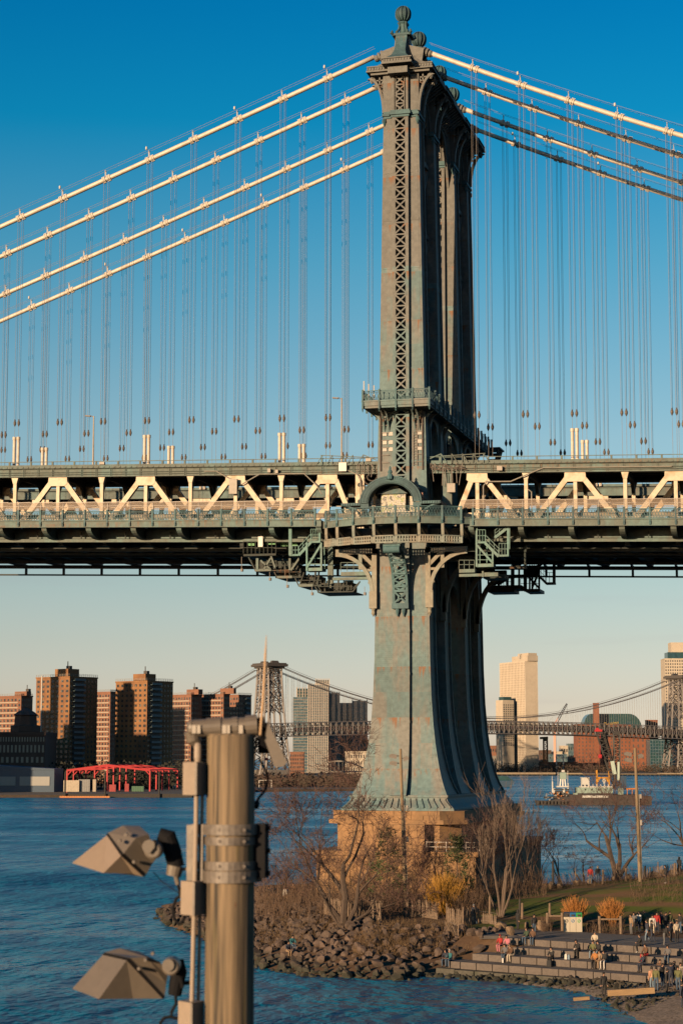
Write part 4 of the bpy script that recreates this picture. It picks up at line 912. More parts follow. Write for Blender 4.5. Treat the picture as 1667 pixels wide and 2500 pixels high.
def brick_tower(px0, pxc, px1, ytop, D, label, m, wx, wy, floors, z0=2.2, pent=None, balc=None, pipe=None, band=False, group=None):
    a, u, v, w, _ = plan(px0, pxc, D, 0, TH)
    # depth so that the right wall ends on px1
    lo, hi = 1, 200
    for _ in range(40):
        mid = (lo+hi)/2; q = a+u*w+v*mid; x = 833.5+FPX*q.dot(CR)/(q.dot(FH)*math.cos(PITCH))
        if x < px1: lo = mid
        else: hi = mid
    d = lo; z1 = zt(ytop, D); o = root('brick_apartment_tower', a, label, 'building', group)
    mb = MB(); block(mb, a, u, v, w, d, z0, z1); block(mb, a-u*.25-v*.25, u, v, w+.5, d+.5, z1, z1+.7); fpart(mb, 'wall', m, o)
    r = random.Random(int(px0*7)); wn = MB(); hgt = (z1-z0)/floors
    windows(wn, a, u, -v, w, z0+2, z1-.4, wx, floors, .5, .48, r=r); windows(wn, a+u*w, v, u, d, z0+2, z1-.4, wy, floors, .45, .48, skip=(lambda i: balc and balc[0] <= i < balc[1]), r=r)
    fpart(wn, 'windows', 'win_dark', o, kind='stuff')
    if band:
        bd = MB()
        for k in range(floors):
            zz = z0+2+(z1-.4-z0-2)*k/floors
            p = a-v*.15; block(bd, p, u, v, w*.9, .15, zz-.25, zz+.45)
        fpart(bd, 'floor_bands', 'win_band', o, kind='stuff')
    if balc:
        i0, i1, n = balc; cw = d/wy; st = (z1-z0)/floors
        rec = MB(); p = a+u*(w+.02)+v*(cw*i0); block(rec, p, u, v, .05, cw*(i1-i0), z0+6, z1-1); fpart(rec, 'balcony_recess', 'steel_far_dark', o)
        for k in range(3, floors):
            bm_ = MB(); zz = z0+st*k+1.2; p = a+u*w+v*(cw*i0-.1); block(bm_, p, u, v, 1.5, cw*(i1-i0)+.2, zz, zz+.2); block(bm_, p+u*1.4, u, v, .1, cw*(i1-i0)+.2, zz+.2, zz+1.2); fpart(bm_, 'balcony', 'balcony_panel', o)
    if pent:
        pm_ = MB(); x0, x1, yt = pent; f0, f1 = (x0-px0)/(px1-px0), (x1-px0)/(px1-px0); p = a+u*(w*f0)+v*(d*.25); block(pm_, p, u, v, w*(f1-f0)*1.25, d*.4, z1+.7, zt(yt, D)); po = fpart(pm_, 'penthouse', m, o)
        am = MB(); q = p+u*(w*.3)+v*2; am.tube([(q.x, q.y, zt(yt, D)), (q.x, q.y, zt(yt, D)+4)], .25, 6); block(am, q-u*1.2, u, v, 2.4, 2, zt(yt, D), zt(yt, D)+1.6); fpart(am, 'roof_plant', 'steel_far_dark', o)
    rl = MB()
    for s0, s1, dd in ((a, a+u*w, None), (a+u*w, a+u*w+v*d, None)):
        for zz in (1.3, 1.9): rl.bar(Vector((s0.x, s0.y, z1+zz)), Vector((s1.x, s1.y, z1+zz)), .12)
        n = 14
        for k in range(n+1): q = s0.lerp(s1, k/n); rl.bar((q.x, q.y, z1+.7), (q.x, q.y, z1+1.9), .12)
    fpart(rl, 'roof_railing', 'concrete_grey', o)
    if pipe:
        pp = MB(); q = a+u*(w*pipe)-v*.25; pp.tube([(q.x, q.y, z0+14), (q.x, q.y, z1+1.4)], .38, 6); fpart(pp, 'downpipe', 'white_paint', o)
    return a, u, v, w, d, z1, o
mat('balcony_panel', (0.12, 0.20, 0.24), .5, var=.1)
brick_tower(86, 168, 236, 1657, 1050, 'tall tan brick apartment tower with white downpipe, leftmost of the two large ones', 'brick_tan', 7, 8, 21, pent=(138, 185, 1634), balc=(1, 4, 0), pipe=.18)
brick_tower(281, 358, 421, 1667, 1060, 'tall tan brick apartment tower between the white-piped tower and the wooden pole', 'brick_tan', 7, 8, 20, pent=(329, 373, 1646), balc=(1, 4, 0))
brick_tower(-30, 50, 78, 1703, 1250, 'lower rust brick block with pale floor bands at the left edge', 'brick_rust', 9, 5, 16, pent=(47, 78, 1690), band=True)
brick_tower(233, 268, 284, 1692, 1260, 'narrow rust brick block seen between the two tall brick towers', 'brick_rust', 5, 3, 18, band=True)
brick_tower(420, 466, 492, 1699, 1290, 'rust brick block half hidden behind the wooden lamp pole', 'brick_rust', 7, 4, 17, pent=(464, 500, 1684), band=True)
brick_tower(489, 545, 560, 1698, 1300, 'stepped rust brick block just left of the distant lattice tower', 'brick_rust', 8, 4, 17, pent=(545, 578, 1682), band=True)
brick_tower(560, 582, 613, 1699, 1330, 'slim rust brick wing with balconies nearest the distant lattice tower', 'brick_rust', 3, 6, 17, balc=(3, 5, 0))
# neighbouring blocks up-sun on the same bank, outside the picture: they throw the long shadows on the brick towers
SH = Vector((math.sin(R(SUN_AZ)), math.cos(R(SUN_AZ)), 0)); TE = math.tan(R(SUN_EL))
def caster(x0, x1, D, ytop, t, label):
    A, B = gpt(x0, D)-SH*t, gpt(x1, D)-SH*t; u = Vector((math.cos(R(TH)), math.sin(R(TH)), 0)); v = Vector((-u.y, u.x, 0)); w = max(6, (B-A).dot(u)); zz = zt(ytop, D)+t*TE
    o = root('brick_apartment_tower', A, label, 'building'); mb = MB(); block(mb, A, u, v, w, 14, 2.2, zz); fpart(mb, 'wall', 'brick_tan', o); wn = MB(); windows(wn, A, u, -v, w, 5, zz-1, max(3, int(w/4)), int(zz/3.2), .45, .5); fpart(wn, 'windows', 'win_dark', o, kind='stuff')
caster(151, 176, 1050, 1630, 150, 'tall brick tower on the left bank outside the picture')
caster(109, 150, 1050, 1748, 156, 'mid height brick slab on the left bank outside the picture')
caster(289, 362, 1060, 1696, 150, 'broad brick tower on the left bank outside the picture')
caster(315, 336, 1060, 1681, 165, 'brick tower with raised stair head on the left bank outside the picture')
caster(-90, 112, 985, 1722, 150, 'long brick slab on the left bank outside the picture')
caster(-80, 128, 940, 1855, 120, 'low brick terrace on the left bank outside the picture')
caster(418, 475, 1290, 1738, 260, 'second broad brick tower on the left bank outside the picture')
# old pier building with cupola, in shade at the left edge
a, u, v, w, _ = plan(-60, 110, 985, 0); o = root('pier_hall', a, 'long dark brick hall with rows of windows and a domed roof lantern', 'building')
mb = MB(); block(mb, a, u, v, w, 40, 2.2, zt(1795, 985)); block(mb, a-v*.6-u*.3, u, v, w+.6, 41, zt(1795, 985), zt(1787, 985)); fpart(mb, 'wall', 'brick_dark', o)
wn = MB(); windows(wn, a, u, -v, w, zt(1812, 985), zt(1798, 985), 26, 1, .45, .8); windows(wn, a, u, -v, w, zt(1840, 985), zt(1816, 985), 18, 1, .5, .75); windows(wn, a, u, -v, w, zt(1865, 985), zt(1845, 985), 14, 1, .5, .7); fpart(wn, 'windows', 'win_band', o, kind='stuff')
cu = MB(); c = gpt(62, 1005); r0 = 6.4; zb_ = zt(1787, 1005)
for k in range(5): cu.lathe((c.x, c.y, 0), [(r0*1.25, zb_), (r0*1.25, zt(1772, 1005)), (r0*.95, zt(1770, 1005)), (r0*.9, zt(1748, 1005)), (r0*1.05, zt(1746, 1005)), (r0*.7, zt(1738, 1005)), (.4, zt(1728, 1005))], 8); break
fpart(cu, 'roof_lantern', 'brick_dark', o)
# blue pier shed
a, u, v, w, _ = plan(-60, 134, 930, 0); o = root('pier_shed', a, 'dark blue metal pier shed with two pale panels by the water', 'shed'); z1, zr = zt(1880, 930), zt(1866, 930)
mb = MB(); block(mb, a, u, v, w, 30, 2.2, z1)
p0, p1 = a-v*.3, a+v*30; q = gpt(30, 945); mb.hexa([Vector((k.x, k.y, z1+.02)) for k in (p0, p0+u*w, p1+u*w, p1)]+[Vector((k.x, k.y, z_)) for k, z_ in ((p0, zr), (p0+u*w, z1+.6), (p1+u*w, z1+.6), (p1, zr))]); fpart(mb, 'wall', 'shed_blue', o)
for x0, x1 in ((2, 40), (50, 123)):
    pn = MB(); a2, u2, v2, w2, _ = plan(x0, x1, 929.7, 0); block(pn, a2, u2, v2, w2, .4, zt(1918, 930), zt(1896, 930)); fpart(pn, 'panel', 'shed_panel', o)
# red steel frame of a pier hall under construction
rc = gpt(165, 925); o = root('red_steel_frame', rc, 'open bright red steel frame of a shed on the far pier', 'steel frame')
def redframe(D, x0, xm, x1, ye, ym, yb, nm):
    mb = MB(); A, M_, B = pt(x0, ye, D), pt(xm, ym, D), pt(x1, ye, D)
    mb.bar(A, M_, .6, .9); mb.bar(M_, B, .6, .9)
    for x in (x0, xm, x1):
        t, bt = pt(x, ye if x != xm else ym, D), pt(x, yb, D); mb.bar(t, Vector((t.x, t.y, 2)), .6)
    mb.bar(pt(x0, ye+12, D), pt(x0+12, ye-1, D), .5); mb.bar(pt(x1, ye+12, D), pt(x1-12, ye-1, D), .5)
    fpart(mb, nm, 'frame_red', o)
for k in (0, 1.6, 3.2, 4.8, 7):
    D = 925+k*9; s = 925/D; dxk = 9.6*k
    redframe(D, 165+dxk, 263+dxk, 367+dxk*1.0, 1881-(k*.2), 1868-(k*.1), 1915, 'portal_frame')
pu = MB()
for f in (0, .25, .5, .75, 1):
    x = 165+f*202; y = (1881 if f in (0, 1) else 1874.5 if f in (.25, .75) else 1868)-1.2
    pu.bar(pt(x, y, 925), pt(x+9.6*7, y-1, 925+63), .5)
fpart(pu, 'purlins', 'frame_red', o)
# pier deck, dark moored barge, containers, float
a, u, v, w, _ = plan(150, 470, 864, 0); o = root('far_pier', a, 'low dark timber pier below the red steel frame', 'pier'); mb = MB(); block(mb, a, u, v, w, 120, .8, 2.6); fpart(mb, 'pier_deck', 'pile_dark', o)
pl = MB()
for x in (161, 258, 390): q = gpt(x, 863); pl.tube([(q.x, q.y, -2), (q.x, q.y, zt(1885, 863))], .35, 6)
fpart(pl, 'mooring_piles', 'pile_dark', o)
mat('box_cream', (.7, .6, .45), .6); mat('box_grey', (.35, .36, .36), .6); mat('box_red', (.5, .04, .04), .6); mat('box_green', (.06, .2, .1), .6)
for i, (x0, x1, y0, y1, m, lb) in enumerate(((157, 195, 1917, 1905, 'box_cream', 'cream trailer at the left end of the far pier'), (193, 221, 1919, 1903, 'box_grey', 'grey container beside the cream trailer on the far pier'), (228, 236, 1921, 1903, 'box_cream', 'pale upright crate next to the grey container on the far pier'),
     (268, 284, 1925, 1916, 'box_red', 'small red skip behind the mooring pile on the far pier'), (306, 316, 1925, 1914, 'box_red', 'red cabin under the middle of the red frame'), (322, 352, 1928, 1920, 'box_green', 'long green skip near the right end of the far pier'), (185, 192, 1924, 1915, 'box_cream', 'small white crate at the foot of the cream trailer'))):
    a, u, v, w, _ = plan(x0, x1, 916+i*1.5, 0); o = root('container', a, lb, 'container', group='containers on the far pier'); mb = MB(); block(mb, a, u, v, w, 3, 2.6, max(3.6, zt(y1, 916))); n = max(3, int(w/.8)); fpart(mb, 'shell', m, o); rb = MB()
    for k in range(n): block(rb, a+u*(w*k/n)-v*.08, u, v, w/n*.4, .08, 2.7, max(3.5, zt(y1, 916)-.1))
    fpart(rb, 'ribs', m, o, kind='stuff')
a, u, v, w, _ = plan(148, 270, 861, 0); o = root('floating_boom', a, 'thin orange float lying along the far pier', 'float'); mb = MB(); block(mb, a, u, v, w, 1, .8, 1.5)
for k in range(20): block(mb, a+u*(w*k/20), u, v, .8, 1.1, 1.5, 1.7)
fpart(mb, 'float_body', 'crane_orange', o)
# football goal on the far lawn
a = gpt(633, 1075); o = root('goal_frame', a, 'white football goal on the far bank right of the wooden pole', 'goal'); mb = MB(); A, B = pt(633, 1905, 1075), pt(663, 1905, 1075); mb.bar(A, B, .25); mb.bar(A, Vector((A.x, A.y, 2)), .25); mb.bar(B, Vector((B.x, B.y, 2)), .25); mb.bar(A, A+FH*1.5-Vector((0, 0, 3)), .12); mb.bar(B, B+FH*1.5-Vector((0, 0, 3)), .12); fpart(mb, 'goal_posts', 'white_paint', o)
# far trees: bushy bare brush masses along the banks
def brush(name, x0, x1, D0, D1, y0, n, m, label, hh=(3, 8), seed=1, bank=2.2):
    r = random.Random(seed); mb = MB()
    for _ in range(n):
        p = gpt(r.uniform(x0, x1), r.uniform(D0, D1), bank-.2); h_ = r.uniform(*hh); sp = h_*.35
        for k in range(9):
            q = p+Vector((r.gauss(0, sp), r.gauss(0, sp), h_*r.uniform(.2, 1))); e = r.uniform(.35, .9)
            mb.tri(q+Vector((-e, 0, -e*.7)), q+Vector((e, 0, -e*.4)), q+Vector((r.uniform(-e, e), r.uniform(-.5, .5), e)))
        mb.tube([p, p+Vector((r.gauss(0, .4), 0, h_*.8))], [.2, .05], 3, cap=False)
    return mb.build(name, m, kind='stuff', label=label)
brush('far_bank_brush', 585, 905, 1075, 1180, 0, 420, 'shore_brush', 'brown leafless brush along the far left bank', seed=3)
brush('far_bank_trees', 100, 480, 990, 1040, 0, 260, 'foliage_dark', 'dark trees at the feet of the brick towers', (7, 15), seed=4)
brush('opposite_bank_brush', 1180, 1667, 2075, 2120, 0, 300, 'shore_brush', 'brown leafless trees along the opposite bank promenade', (4, 11), seed=5)
# white low block, glass towers, footbridge on the left bank
def simple_block(px0, px1, ytop, D, dep, m, nx, nz, label, th=None, z0=2.2, wm_='win_dark', fw=.5, fh=.55, name='office_block', side=None):
    a, u, v, w, _ = plan(px0, px1, D, 0, th); o = root(name, a, label, 'building'); mb = MB(); z1 = zt(ytop, D); block(mb, a, u, v, w, dep, z0, z1); block(mb, a-u*.3-v*.3, u, v, w+.6, dep+.6, z1, z1+.8); fpart(mb, 'wall', m, o)
    wn = MB(); windows(wn, a, u, -v, w, z0+1.5, z1-.5, nx, nz, fw, fh, proud=.1)
    if side: windows(wn, a+u*w, v, u, dep, z0+1.5, z1-.5, side, nz, fw, fh, proud=.1)
    fpart(wn, 'windows', wm_, o, kind='stuff'); return a, u, v, w, z1, o
simple_block(843, 915, 1837, 1350, 30, 'concrete_pale', 12, 4, 'low cream block beside the foot of the bridge tower', fw=.4)
simple_block(880, 925, 1808, 1420, 20, 'brick_rust', 6, 4, 'low brown block behind the cream one near the bridge tower', fw=.4)
simple_block(708, 742, 1838, 1500, 25, 'brick_rust', 8, 6, 'small tan block below the glass towers on the far bank')
mat('fin_pale', (.62, .55, .47), .6, var=.05)
def glass_tower(px0, px1, ytop, D, dep, label, nf, nz, m='glass_blue'):
    a, u, v, w, _ = plan(px0, px1, D, 0); o = root('glass_tower', a, label, 'building'); z1 = zt(ytop, D); mb = MB(); block(mb, a, u, v, w, dep, 2.2, z1); fpart(mb, 'glazing', m, o)
    fn = MB()
    for k in range(nf+1 if nf else 0): block(fn, a+u*(w*k/max(nf, 1)-.35)-v*.7, u, v, .9, .8, 2.2, z1+1.5)
    if nf: fpart(fn, 'fins', 'fin_pale', o, kind='stuff')
    fl = MB()
    for k in range(nz): zz = 2.2+(z1-2.2)*k/nz; block(fl, a-u*.2-v*.35, u, v, w+.4, .4, zz, zz+.7)
    fpart(fl, 'floor_edges', 'concrete_grey', o, kind='stuff'); return o
glass_tower(715, 752, 1702, 2120, 24, 'left low wing of the glass tower group with balcony stripes', 0, 26)
glass_tower(724, 752, 1681, 2150, 20, 'second stepped wing of the glass tower group', 4, 28, 'glass_teal')
glass_tower(752, 800, 1672, 2110, 30, 'tall glass tower with pale vertical fins right of the lattice tower', 9, 34)
glass_tower(771, 803, 1660, 2140, 24, 'highest stepped crown of the glass tower group', 6, 36)
glass_tower(800, 828, 1692, 2130, 26, 'right finned wing of the glass tower group', 5, 32)
glass_tower(829, 862, 1716, 2200, 24, 'dark blue glass block right of the finned glass tower', 0, 24)
glass_tower(860, 896, 1711, 2190, 24, 'striped beige and glass block close to the bridge tower', 2, 20, 'glass_blue')
o = root('arched_footbridge', gpt(752, 1250), 'pale arched footbridge on the far left bank', 'footbridge'); mb = MB(); A, B = gpt(748, 1250), gpt(905, 1250)
za, zm = zt(1884, 1250), zt(1858, 1250); pts = [Vector((lerp(A.x, B.x, i/16), lerp(A.y, B.y, i/16), za+(zm-za)*math.sin(math.pi*i/16))) for i in range(17)]
for i in range(16): mb.bar(pts[i], pts[i+1], .6, .8); mb.bar(pts[i], Vector((pts[i].x, pts[i].y, za)), .25)
fpart(mb, 'arch', 'concrete_grey', o); dk = MB(); dk.bar(Vector((A.x, A.y, za)), Vector((B.x, B.y, za)), 3, 1.0); fpart(dk, 'deck', 'concrete_grey', o)
for x, y0, y1, lb in ((880, 1905, 1888, 'square cream abutment left of the bridge tower foot'),): simple_block(872, 890, 1888, 1180, 8, 'concrete_pale', 2, 1, lb, name='abutment', fw=.15, fh=.2)
fg = root('flag_pole', gpt(646, 1130), 'thin pole with a red and white flag on the far bank', 'flag'); mb = MB(); q = gpt(646, 1130); mb.tube([(q.x, q.y, 2), (q.x, q.y, zt(1846, 1130))], .12, 5); fpart(mb, 'pole', 'white_paint', fg); mb = MB(); t = Vector((q.x, q.y, zt(1850, 1130))); mb.strip([t, t+CR*1.0, t+CR*2], [t-Vector((0, 0, 1.4)), t+CR*1.0-Vector((0, 0, 1.5)), t+CR*2-Vector((0, 0, 1.7))], .05, FH); fpart(mb, 'flag_cloth', 'box_red', fg)

# ================================================================== DISTANT SUSPENSION BRIDGE
TA, TB = gpt(657, 1840), gpt(1664, 2115); ax = (TB-TA).normalized(); pv = Vector((-ax.y, ax.x, 0)); span = (TB-TA).length
wb = thing('distant_suspension_bridge', (TA.x, TA.y, 0), 'distant grey steel lattice suspension bridge across the river', 'bridge')
def W(s, t, z): return TA+ax*s+pv*t+Vector((0, 0, z))
def zdk(s): f = (s-span/2)/(span/2); return 53.5-4.5*f*f if abs(f) < 1.0 else 49-(abs(f)-1)*span/2*.03
hi_t = 18.0
for k, s0 in enumerate((0, span)):
    mb = MB()
    zs = [0, 12, 24, 35, 46, 58, 70, 82, 92, 100]
    def colp(a_, t_, z): f = max(0, 1-z/100); return W(s0+a_*(7+7*f*f), t_*(9.5+7.5*f), z)
    for a_ in (-1, 1):
        for t_ in (-1, -.42, .42, 1):
            for za, zb2 in zip(zs, zs[1:]): mb.bar(colp(a_, t_, za), colp(a_, t_, zb2), 1.5)
    for za, zb2 in zip(zs, zs[1:]):
        if za == 46: continue
        for a_ in (-1, 1):
            for t0, t1 in ((-1, -.42), (.42, 1)): mb.bar(colp(a_, t0, za), colp(a_, t1, zb2), .7); mb.bar(colp(a_, t1, za), colp(a_, t0, zb2), .7); mb.bar(colp(a_, t0, zb2), colp(a_, t1, zb2), .8)
            if za >= 58: mb.bar(colp(a_, -.42, za), colp(a_, .42, zb2), .7); mb.bar(colp(a_, .42, za), colp(a_, -.42, zb2), .7)
        for t_ in (-1, -.42, .42, 1): mb.bar(colp(-1, t_, za), colp(1, t_, zb2), .7); mb.bar(colp(1, t_, za), colp(-1, t_, zb2), .7); mb.bar(colp(-1, t_, zb2), colp(1, t_, zb2), .8)
    for a_ in (-1, 1):
        n = 10
        pa = [colp(a_, lerp(-.95, .95, i/n), 26) for i in range(n+1)]; pb = [colp(a_, lerp(-.95, .95, i/n), 36) for i in range(n+1)]
        for i in range(n): 
            za = 8+24*math.sin(math.pi*i/n); zb2 = 8+24*math.sin(math.pi*(i+1)/n); A = colp(a_, lerp(-.9, .9, i/n), za); B = colp(a_, lerp(-.9, .9, (i+1)/n), zb2); mb.bar(A, B, .8)
    to = link('tower', mb.mesh('tower', 'steel_tan'), wb); to.data.transform(Matrix.Translation(-wb.location))
    top = MB()
    for (r1, r2, z0, z1) in ((12.5, 9, 100, 101.2), (15, 11, 101.2, 103.4), (14, 10, 103.4, 104.4)):
        top.hexa([W(s0+i*r2, j*r1, z0) for i, j in ((-1, -1), (1, -1), (1, 1), (-1, 1))]+[W(s0+i*r2, j*r1, z1) for i, j in ((-1, -1), (1, -1), (1, 1), (-1, 1))])
    for t_ in (-9, 9): top.hexa([W(s0+i*4, t_+j*2, 104.4) for i, j in ((-1, -1), (1, -1), (1, 1), (-1, 1))]+[W(s0+i*3, t_+j*1.4, 106.5) for i, j in ((-1, -1), (1, -1), (1, 1), (-1, 1))])
    q = link('tower_platform', top.mesh('tower_platform', 'steel_far_dark'), to); q.data.transform(Matrix.Translation(-wb.location))
    pr_ = MB()
    for t_ in (-11, 11):
        pr_.hexa([W(s0+i*14, t_+j*9, -2) for i, j in ((-1, -1), (1, -1), (1, 1), (-1, 1))]+[W(s0+i*12, t_+j*8, 7) for i, j in ((-1, -1), (1, -1), (1, 1), (-1, 1))])
    q = link('stone_pier', pr_.mesh('stone_pier', 'concrete_grey'), to); q.data.transform(Matrix.Translation(-wb.location))
s = -160.0
stepW = 6.1
for side in (-1, 1):
    tr = MB(); s = -170.0; i = 0; t_ = side*hi_t
    while s < span+60:
        z = zdk(s); z2 = zdk(s+stepW)
        tr.bar(W(s, t_, z), W(s+stepW, t_, z2), .8); tr.bar(W(s, t_, z-12), W(s+stepW, t_, z2-12), .9); tr.bar(W(s, t_, z-6), W(s+stepW, t_, z2-6), .4)
        tr.bar(W(s, t_, z), W(s, t_, z-12), .55)
        tr.bar(W(s, t_, z), W(s+stepW, t_, z2-12), .45); tr.bar(W(s, t_, z-12), W(s+stepW, t_, z2), .45)
        s += stepW; i += 1
    q = link('stiffening_truss', tr.mesh('stiffening_truss', 'steel_tan'), wb); q.data.transform(Matrix.Translation(-wb.location))
dk = MB(); s = -170.0
while s < span+60:
    for z0, th_, tw in ((-8.6, .9, 17.5), (-3.2, .7, 15)):
        dk.hexa([W(s, -tw, zdk(s)+z0), W(s+30.5, -tw, zdk(s+30.5)+z0), W(s+30.5, tw, zdk(s+30.5)+z0), W(s, tw, zdk(s)+z0), W(s, -tw, zdk(s)+z0+th_), W(s+30.5, -tw, zdk(s+30.5)+z0+th_), W(s+30.5, tw, zdk(s+30.5)+z0+th_), W(s, tw, zdk(s)+z0+th_)])
    s += 30.5
q = link('deck_slabs', dk.mesh('deck_slabs', 'steel_far_dark'), wb); q.data.transform(Matrix.Translation(-wb.location))
mat('train_maroon', (.22, .05, .05), .5, var=.3, scale=.4, coords='World', col2=(.45, .42, .4))
tn = MB(); s = 20.0
while s < span-30:
    tn.hexa([W(s, -12, zdk(s)-7.4), W(s+17, -12, zdk(s+17)-7.4), W(s+17, -9, zdk(s+17)-7.4), W(s, -9, zdk(s)-7.4), W(s, -12, zdk(s)-4.2), W(s+17, -12, zdk(s+17)-4.2), W(s+17, -9, zdk(s+17)-4.2), W(s, -9, zdk(s)-4.2)]); s += 18
q = link('fence_panels', tn.mesh('fence_panels', 'train_maroon'), wb); q.data.transform(Matrix.Translation(-wb.location))
for t_ in (-12.5, -9, 9, 12.5):
    cbm = MB(); n = 40
    def zcw(s):
        if 0 <= s <= span: f = (s-span/2)/(span/2); return 56.5+(103-56.5)*f*f
        d_ = -s if s < 0 else s-span; return 103-d_*.56+d_*d_*.0005
    cbm.tube([W(lerp(-170, span+40, i/n), t_, max(40, zcw(lerp(-170, span+40, i/n)))) for i in range(n+1)], .32, 6)
    if abs(t_) > 10: cbm.tube([W(lerp(-170, span+40, i/n), t_, max(40, zcw(lerp(-170, span+40, i/n)))+1.6) for i in range(n+1)], .14, 4)
    sspan = 0
    for k in range(1, 80):
        s_ = span*k/80; cbm.bar(W(s_, t_, zcw(s_)), W(s_, t_, zdk(s_)), .12)
    q = link('main_cable', cbm.mesh('main_cable', 'steel_tan'), wb); q.data.transform(Matrix.Translation(-wb.location))

# ================================================================== OPPOSITE (RIGHT) BANK
a, u, v, w, _ = plan(1222, 1283, 2160, 0, -52); zt1 = zt(1619, 2160); o = root('white_tower', a, 'tall cream high rise with fine vertical ribs seen under the bridge deck', 'building')
dd = deep(a, u, v, w, 1313); mb = MB(); block(mb, a, u, v, w, dd, 2, zt1); fpart(mb, 'wall', 'concrete_pale', o)
wn = MB(); windows(wn, a, u, -v, w, 12, zt1-1, 17, 42, .32, .62, proud=.1); windows(wn, a+u*w, v, u, dd, 12, zt1-1, 12, 42, .45, .8, proud=.1)
mat('win_tan', (.42, .33, .25), .4, var=.2, scale=.3, coords='World'); fpart(wn, 'windows', 'win_tan', o, kind='stuff')
rb = MB()
for k in range(13): q = a+u*w+v*(dd*k/12); rb.bar((q.x, q.y, 4), (q.x, q.y, zt1), 1.0)
for k in range(18): q = a+u*(w*k/17)-v*.1; rb.bar((q.x, q.y, 4), (q.x, q.y, zt1), .8)
fpart(rb, 'ribs', 'concrete_pale', o, kind='stuff')
cr_ = MB(); block(cr_, a+u*(w*.42)+v*2, u, v, w*.62, dd*.85, zt1, zt(1606, 2160)); block(cr_, a+u*(w*.62)+v*3, u, v, w*.42, dd*.7, zt(1606, 2160), zt(1600, 2160)); cro = fpart(cr_, 'crown', 'concrete_pale', o)
vt = MB(); block(vt, a+u*(w*.5)+v*1.8, u, v, w*.14, .4, zt(1611, 2160), zt(1604.5, 2160)); fpart(vt, 'louvre', 'steel_far_dark', cro)
def text_mesh(txt, size, ext, shear=0):
    c = bpy.data.curves.new('letters', 'FONT'); c.body = txt; c.size = size; c.extrude = ext; c.shear = shear; c.align_x = 'CENTER'
    t = bpy.data.objects.new('letters', c); COL.objects.link(t); dg = bpy.context.evaluated_depsgraph_get(); me = bpy.data.meshes.new_from_object(t.evaluated_get(dg)); bpy.data.objects.remove(t); return me
def sign(txt, size, pos, u, m, parent, name='lettering', shear=0, tilt=0):
    me = text_mesh(txt, size, .15, shear); nrm = Vector((u.y, -u.x, 0)); M3 = Matrix((u, Vector((0, 0, 1)), nrm)).transposed().to_4x4()
    me.transform(Matrix.Rotation(tilt, 4, 'Z')); me.transform(Matrix.Translation(pos-parent.location) @ M3); me.materials.clear(); me.materials.append(MATS[m]); return link(name, me, parent)
sign('S', 7.0, a+u*(w*.78)-v*.2+Vector((0, 0, zt(1611.5, 2160))), u, 'white_paint', o)
a2, u, v, w2, _ = plan(1211, 1228, 2130, 0, -52); z2 = zt(1710, 2130); o2 = root('white_annex_tower', a2, 'lower cream block with square windows standing against the tall cream high rise', 'building')
d2 = deep(a2, u, v, w2, 1255); mb = MB(); block(mb, a2, u, v, w2, d2, 2, z2); fpart(mb, 'wall', 'concrete_pale', o2)
gl = MB(); block(gl, a2+u*(w2*.2)+v*2, u, v, w2*.7, d2-4, z2, zt(1702, 2130)); fpart(gl, 'glass_storey', 'glass_teal', o2)
wn = MB(); windows(wn, a2+u*w2, v, u, d2, 30, z2-4, 5, 19, .5, .55, proud=.12); fpart(wn, 'windows', 'win_dark', o2, kind='stuff')
a, u, v, w, _ = plan(1206, 1320, 2130, 0); o = root('podium_block', a, 'low cream colonnaded podium below the cream high rise', 'building'); mb = MB(); block(mb, a, u, v, w, 16, 2, zt(1856, 2130)); fpart(mb, 'wall', 'concrete_pale', o); wn = MB(); windows(wn, a, u, -v, w, 3, zt(1857, 2130)-1, 22, 1, .5, .8); fpart(wn, 'windows', 'win_dark', o, kind='stuff')
# refinery: brick hall, glass vault, chimney
a, u, v, w, _ = plan(1409, 1540, 2420, 0); o = root('refinery', a, 'brown brick refinery with barrel shaped glass roof and tall square chimney', 'building'); zr = zt(1768, 2420)
mb = MB(); block(mb, a, u, v, w, 40, 2, zr); a3, _, _, w3, _ = plan(1540, 1586, 2415, 0); block(mb, a3, u, v, w3, 40, 2, zt(1792, 2415)); fpart(mb, 'wall', 'brick_domino', o)
wn = MB(); windows(wn, a, u, -v, w, 8, zr-2, 15, 11, .32, .5, proud=.12); windows(wn, a3, u, -v, w3, 8, zt(1800, 2415), 4, 5, .3, .5, proud=.12); fpart(wn, 'windows', 'steel_far_dark', o, kind='stuff')
gv = MB(); A, _, _, wv, _ = plan(1425, 1567, 2422, 0); n = 16; zv0, zv1 = zt(1778, 2422), zt(1742.5, 2422)
prof = [(0, zv0)]+[((1-math.cos(R(t)))*.14*wv, zv0+(zv1-zv0)*math.sin(R(t))) for t in range(20, 91, 10)]+[(wv-(1-math.cos(R(t)))*.22*wv, zv0+(zv1-zv0)*math.sin(R(t))) for t in range(90, 19, -10)]+[(wv, zv0)]
gv.prism([(x, z) for x, z in prof], A+v*.5, u, (0, 0, 1), v, 34); vo = fpart(gv, 'glass_vault', 'glass_teal', o)
mu = MB()
for k in range(1, 15):
    x = wv*k/15; zz = zv0
    for (xa, za), (xb, zb2) in zip(prof, prof[1:]):
        if min(xa, xb) <= x <= max(xa, xb) and abs(xb-xa) > 1e-6: zz = lerp(za, zb2, (x-xa)/(xb-xa))
    q = A+u*x+v*.4; mu.bar((q.x, q.y, zv0), (q.x, q.y, zz), .3)
fpart(mu, 'mullions', 'steel_far_dark', vo, kind='stuff')
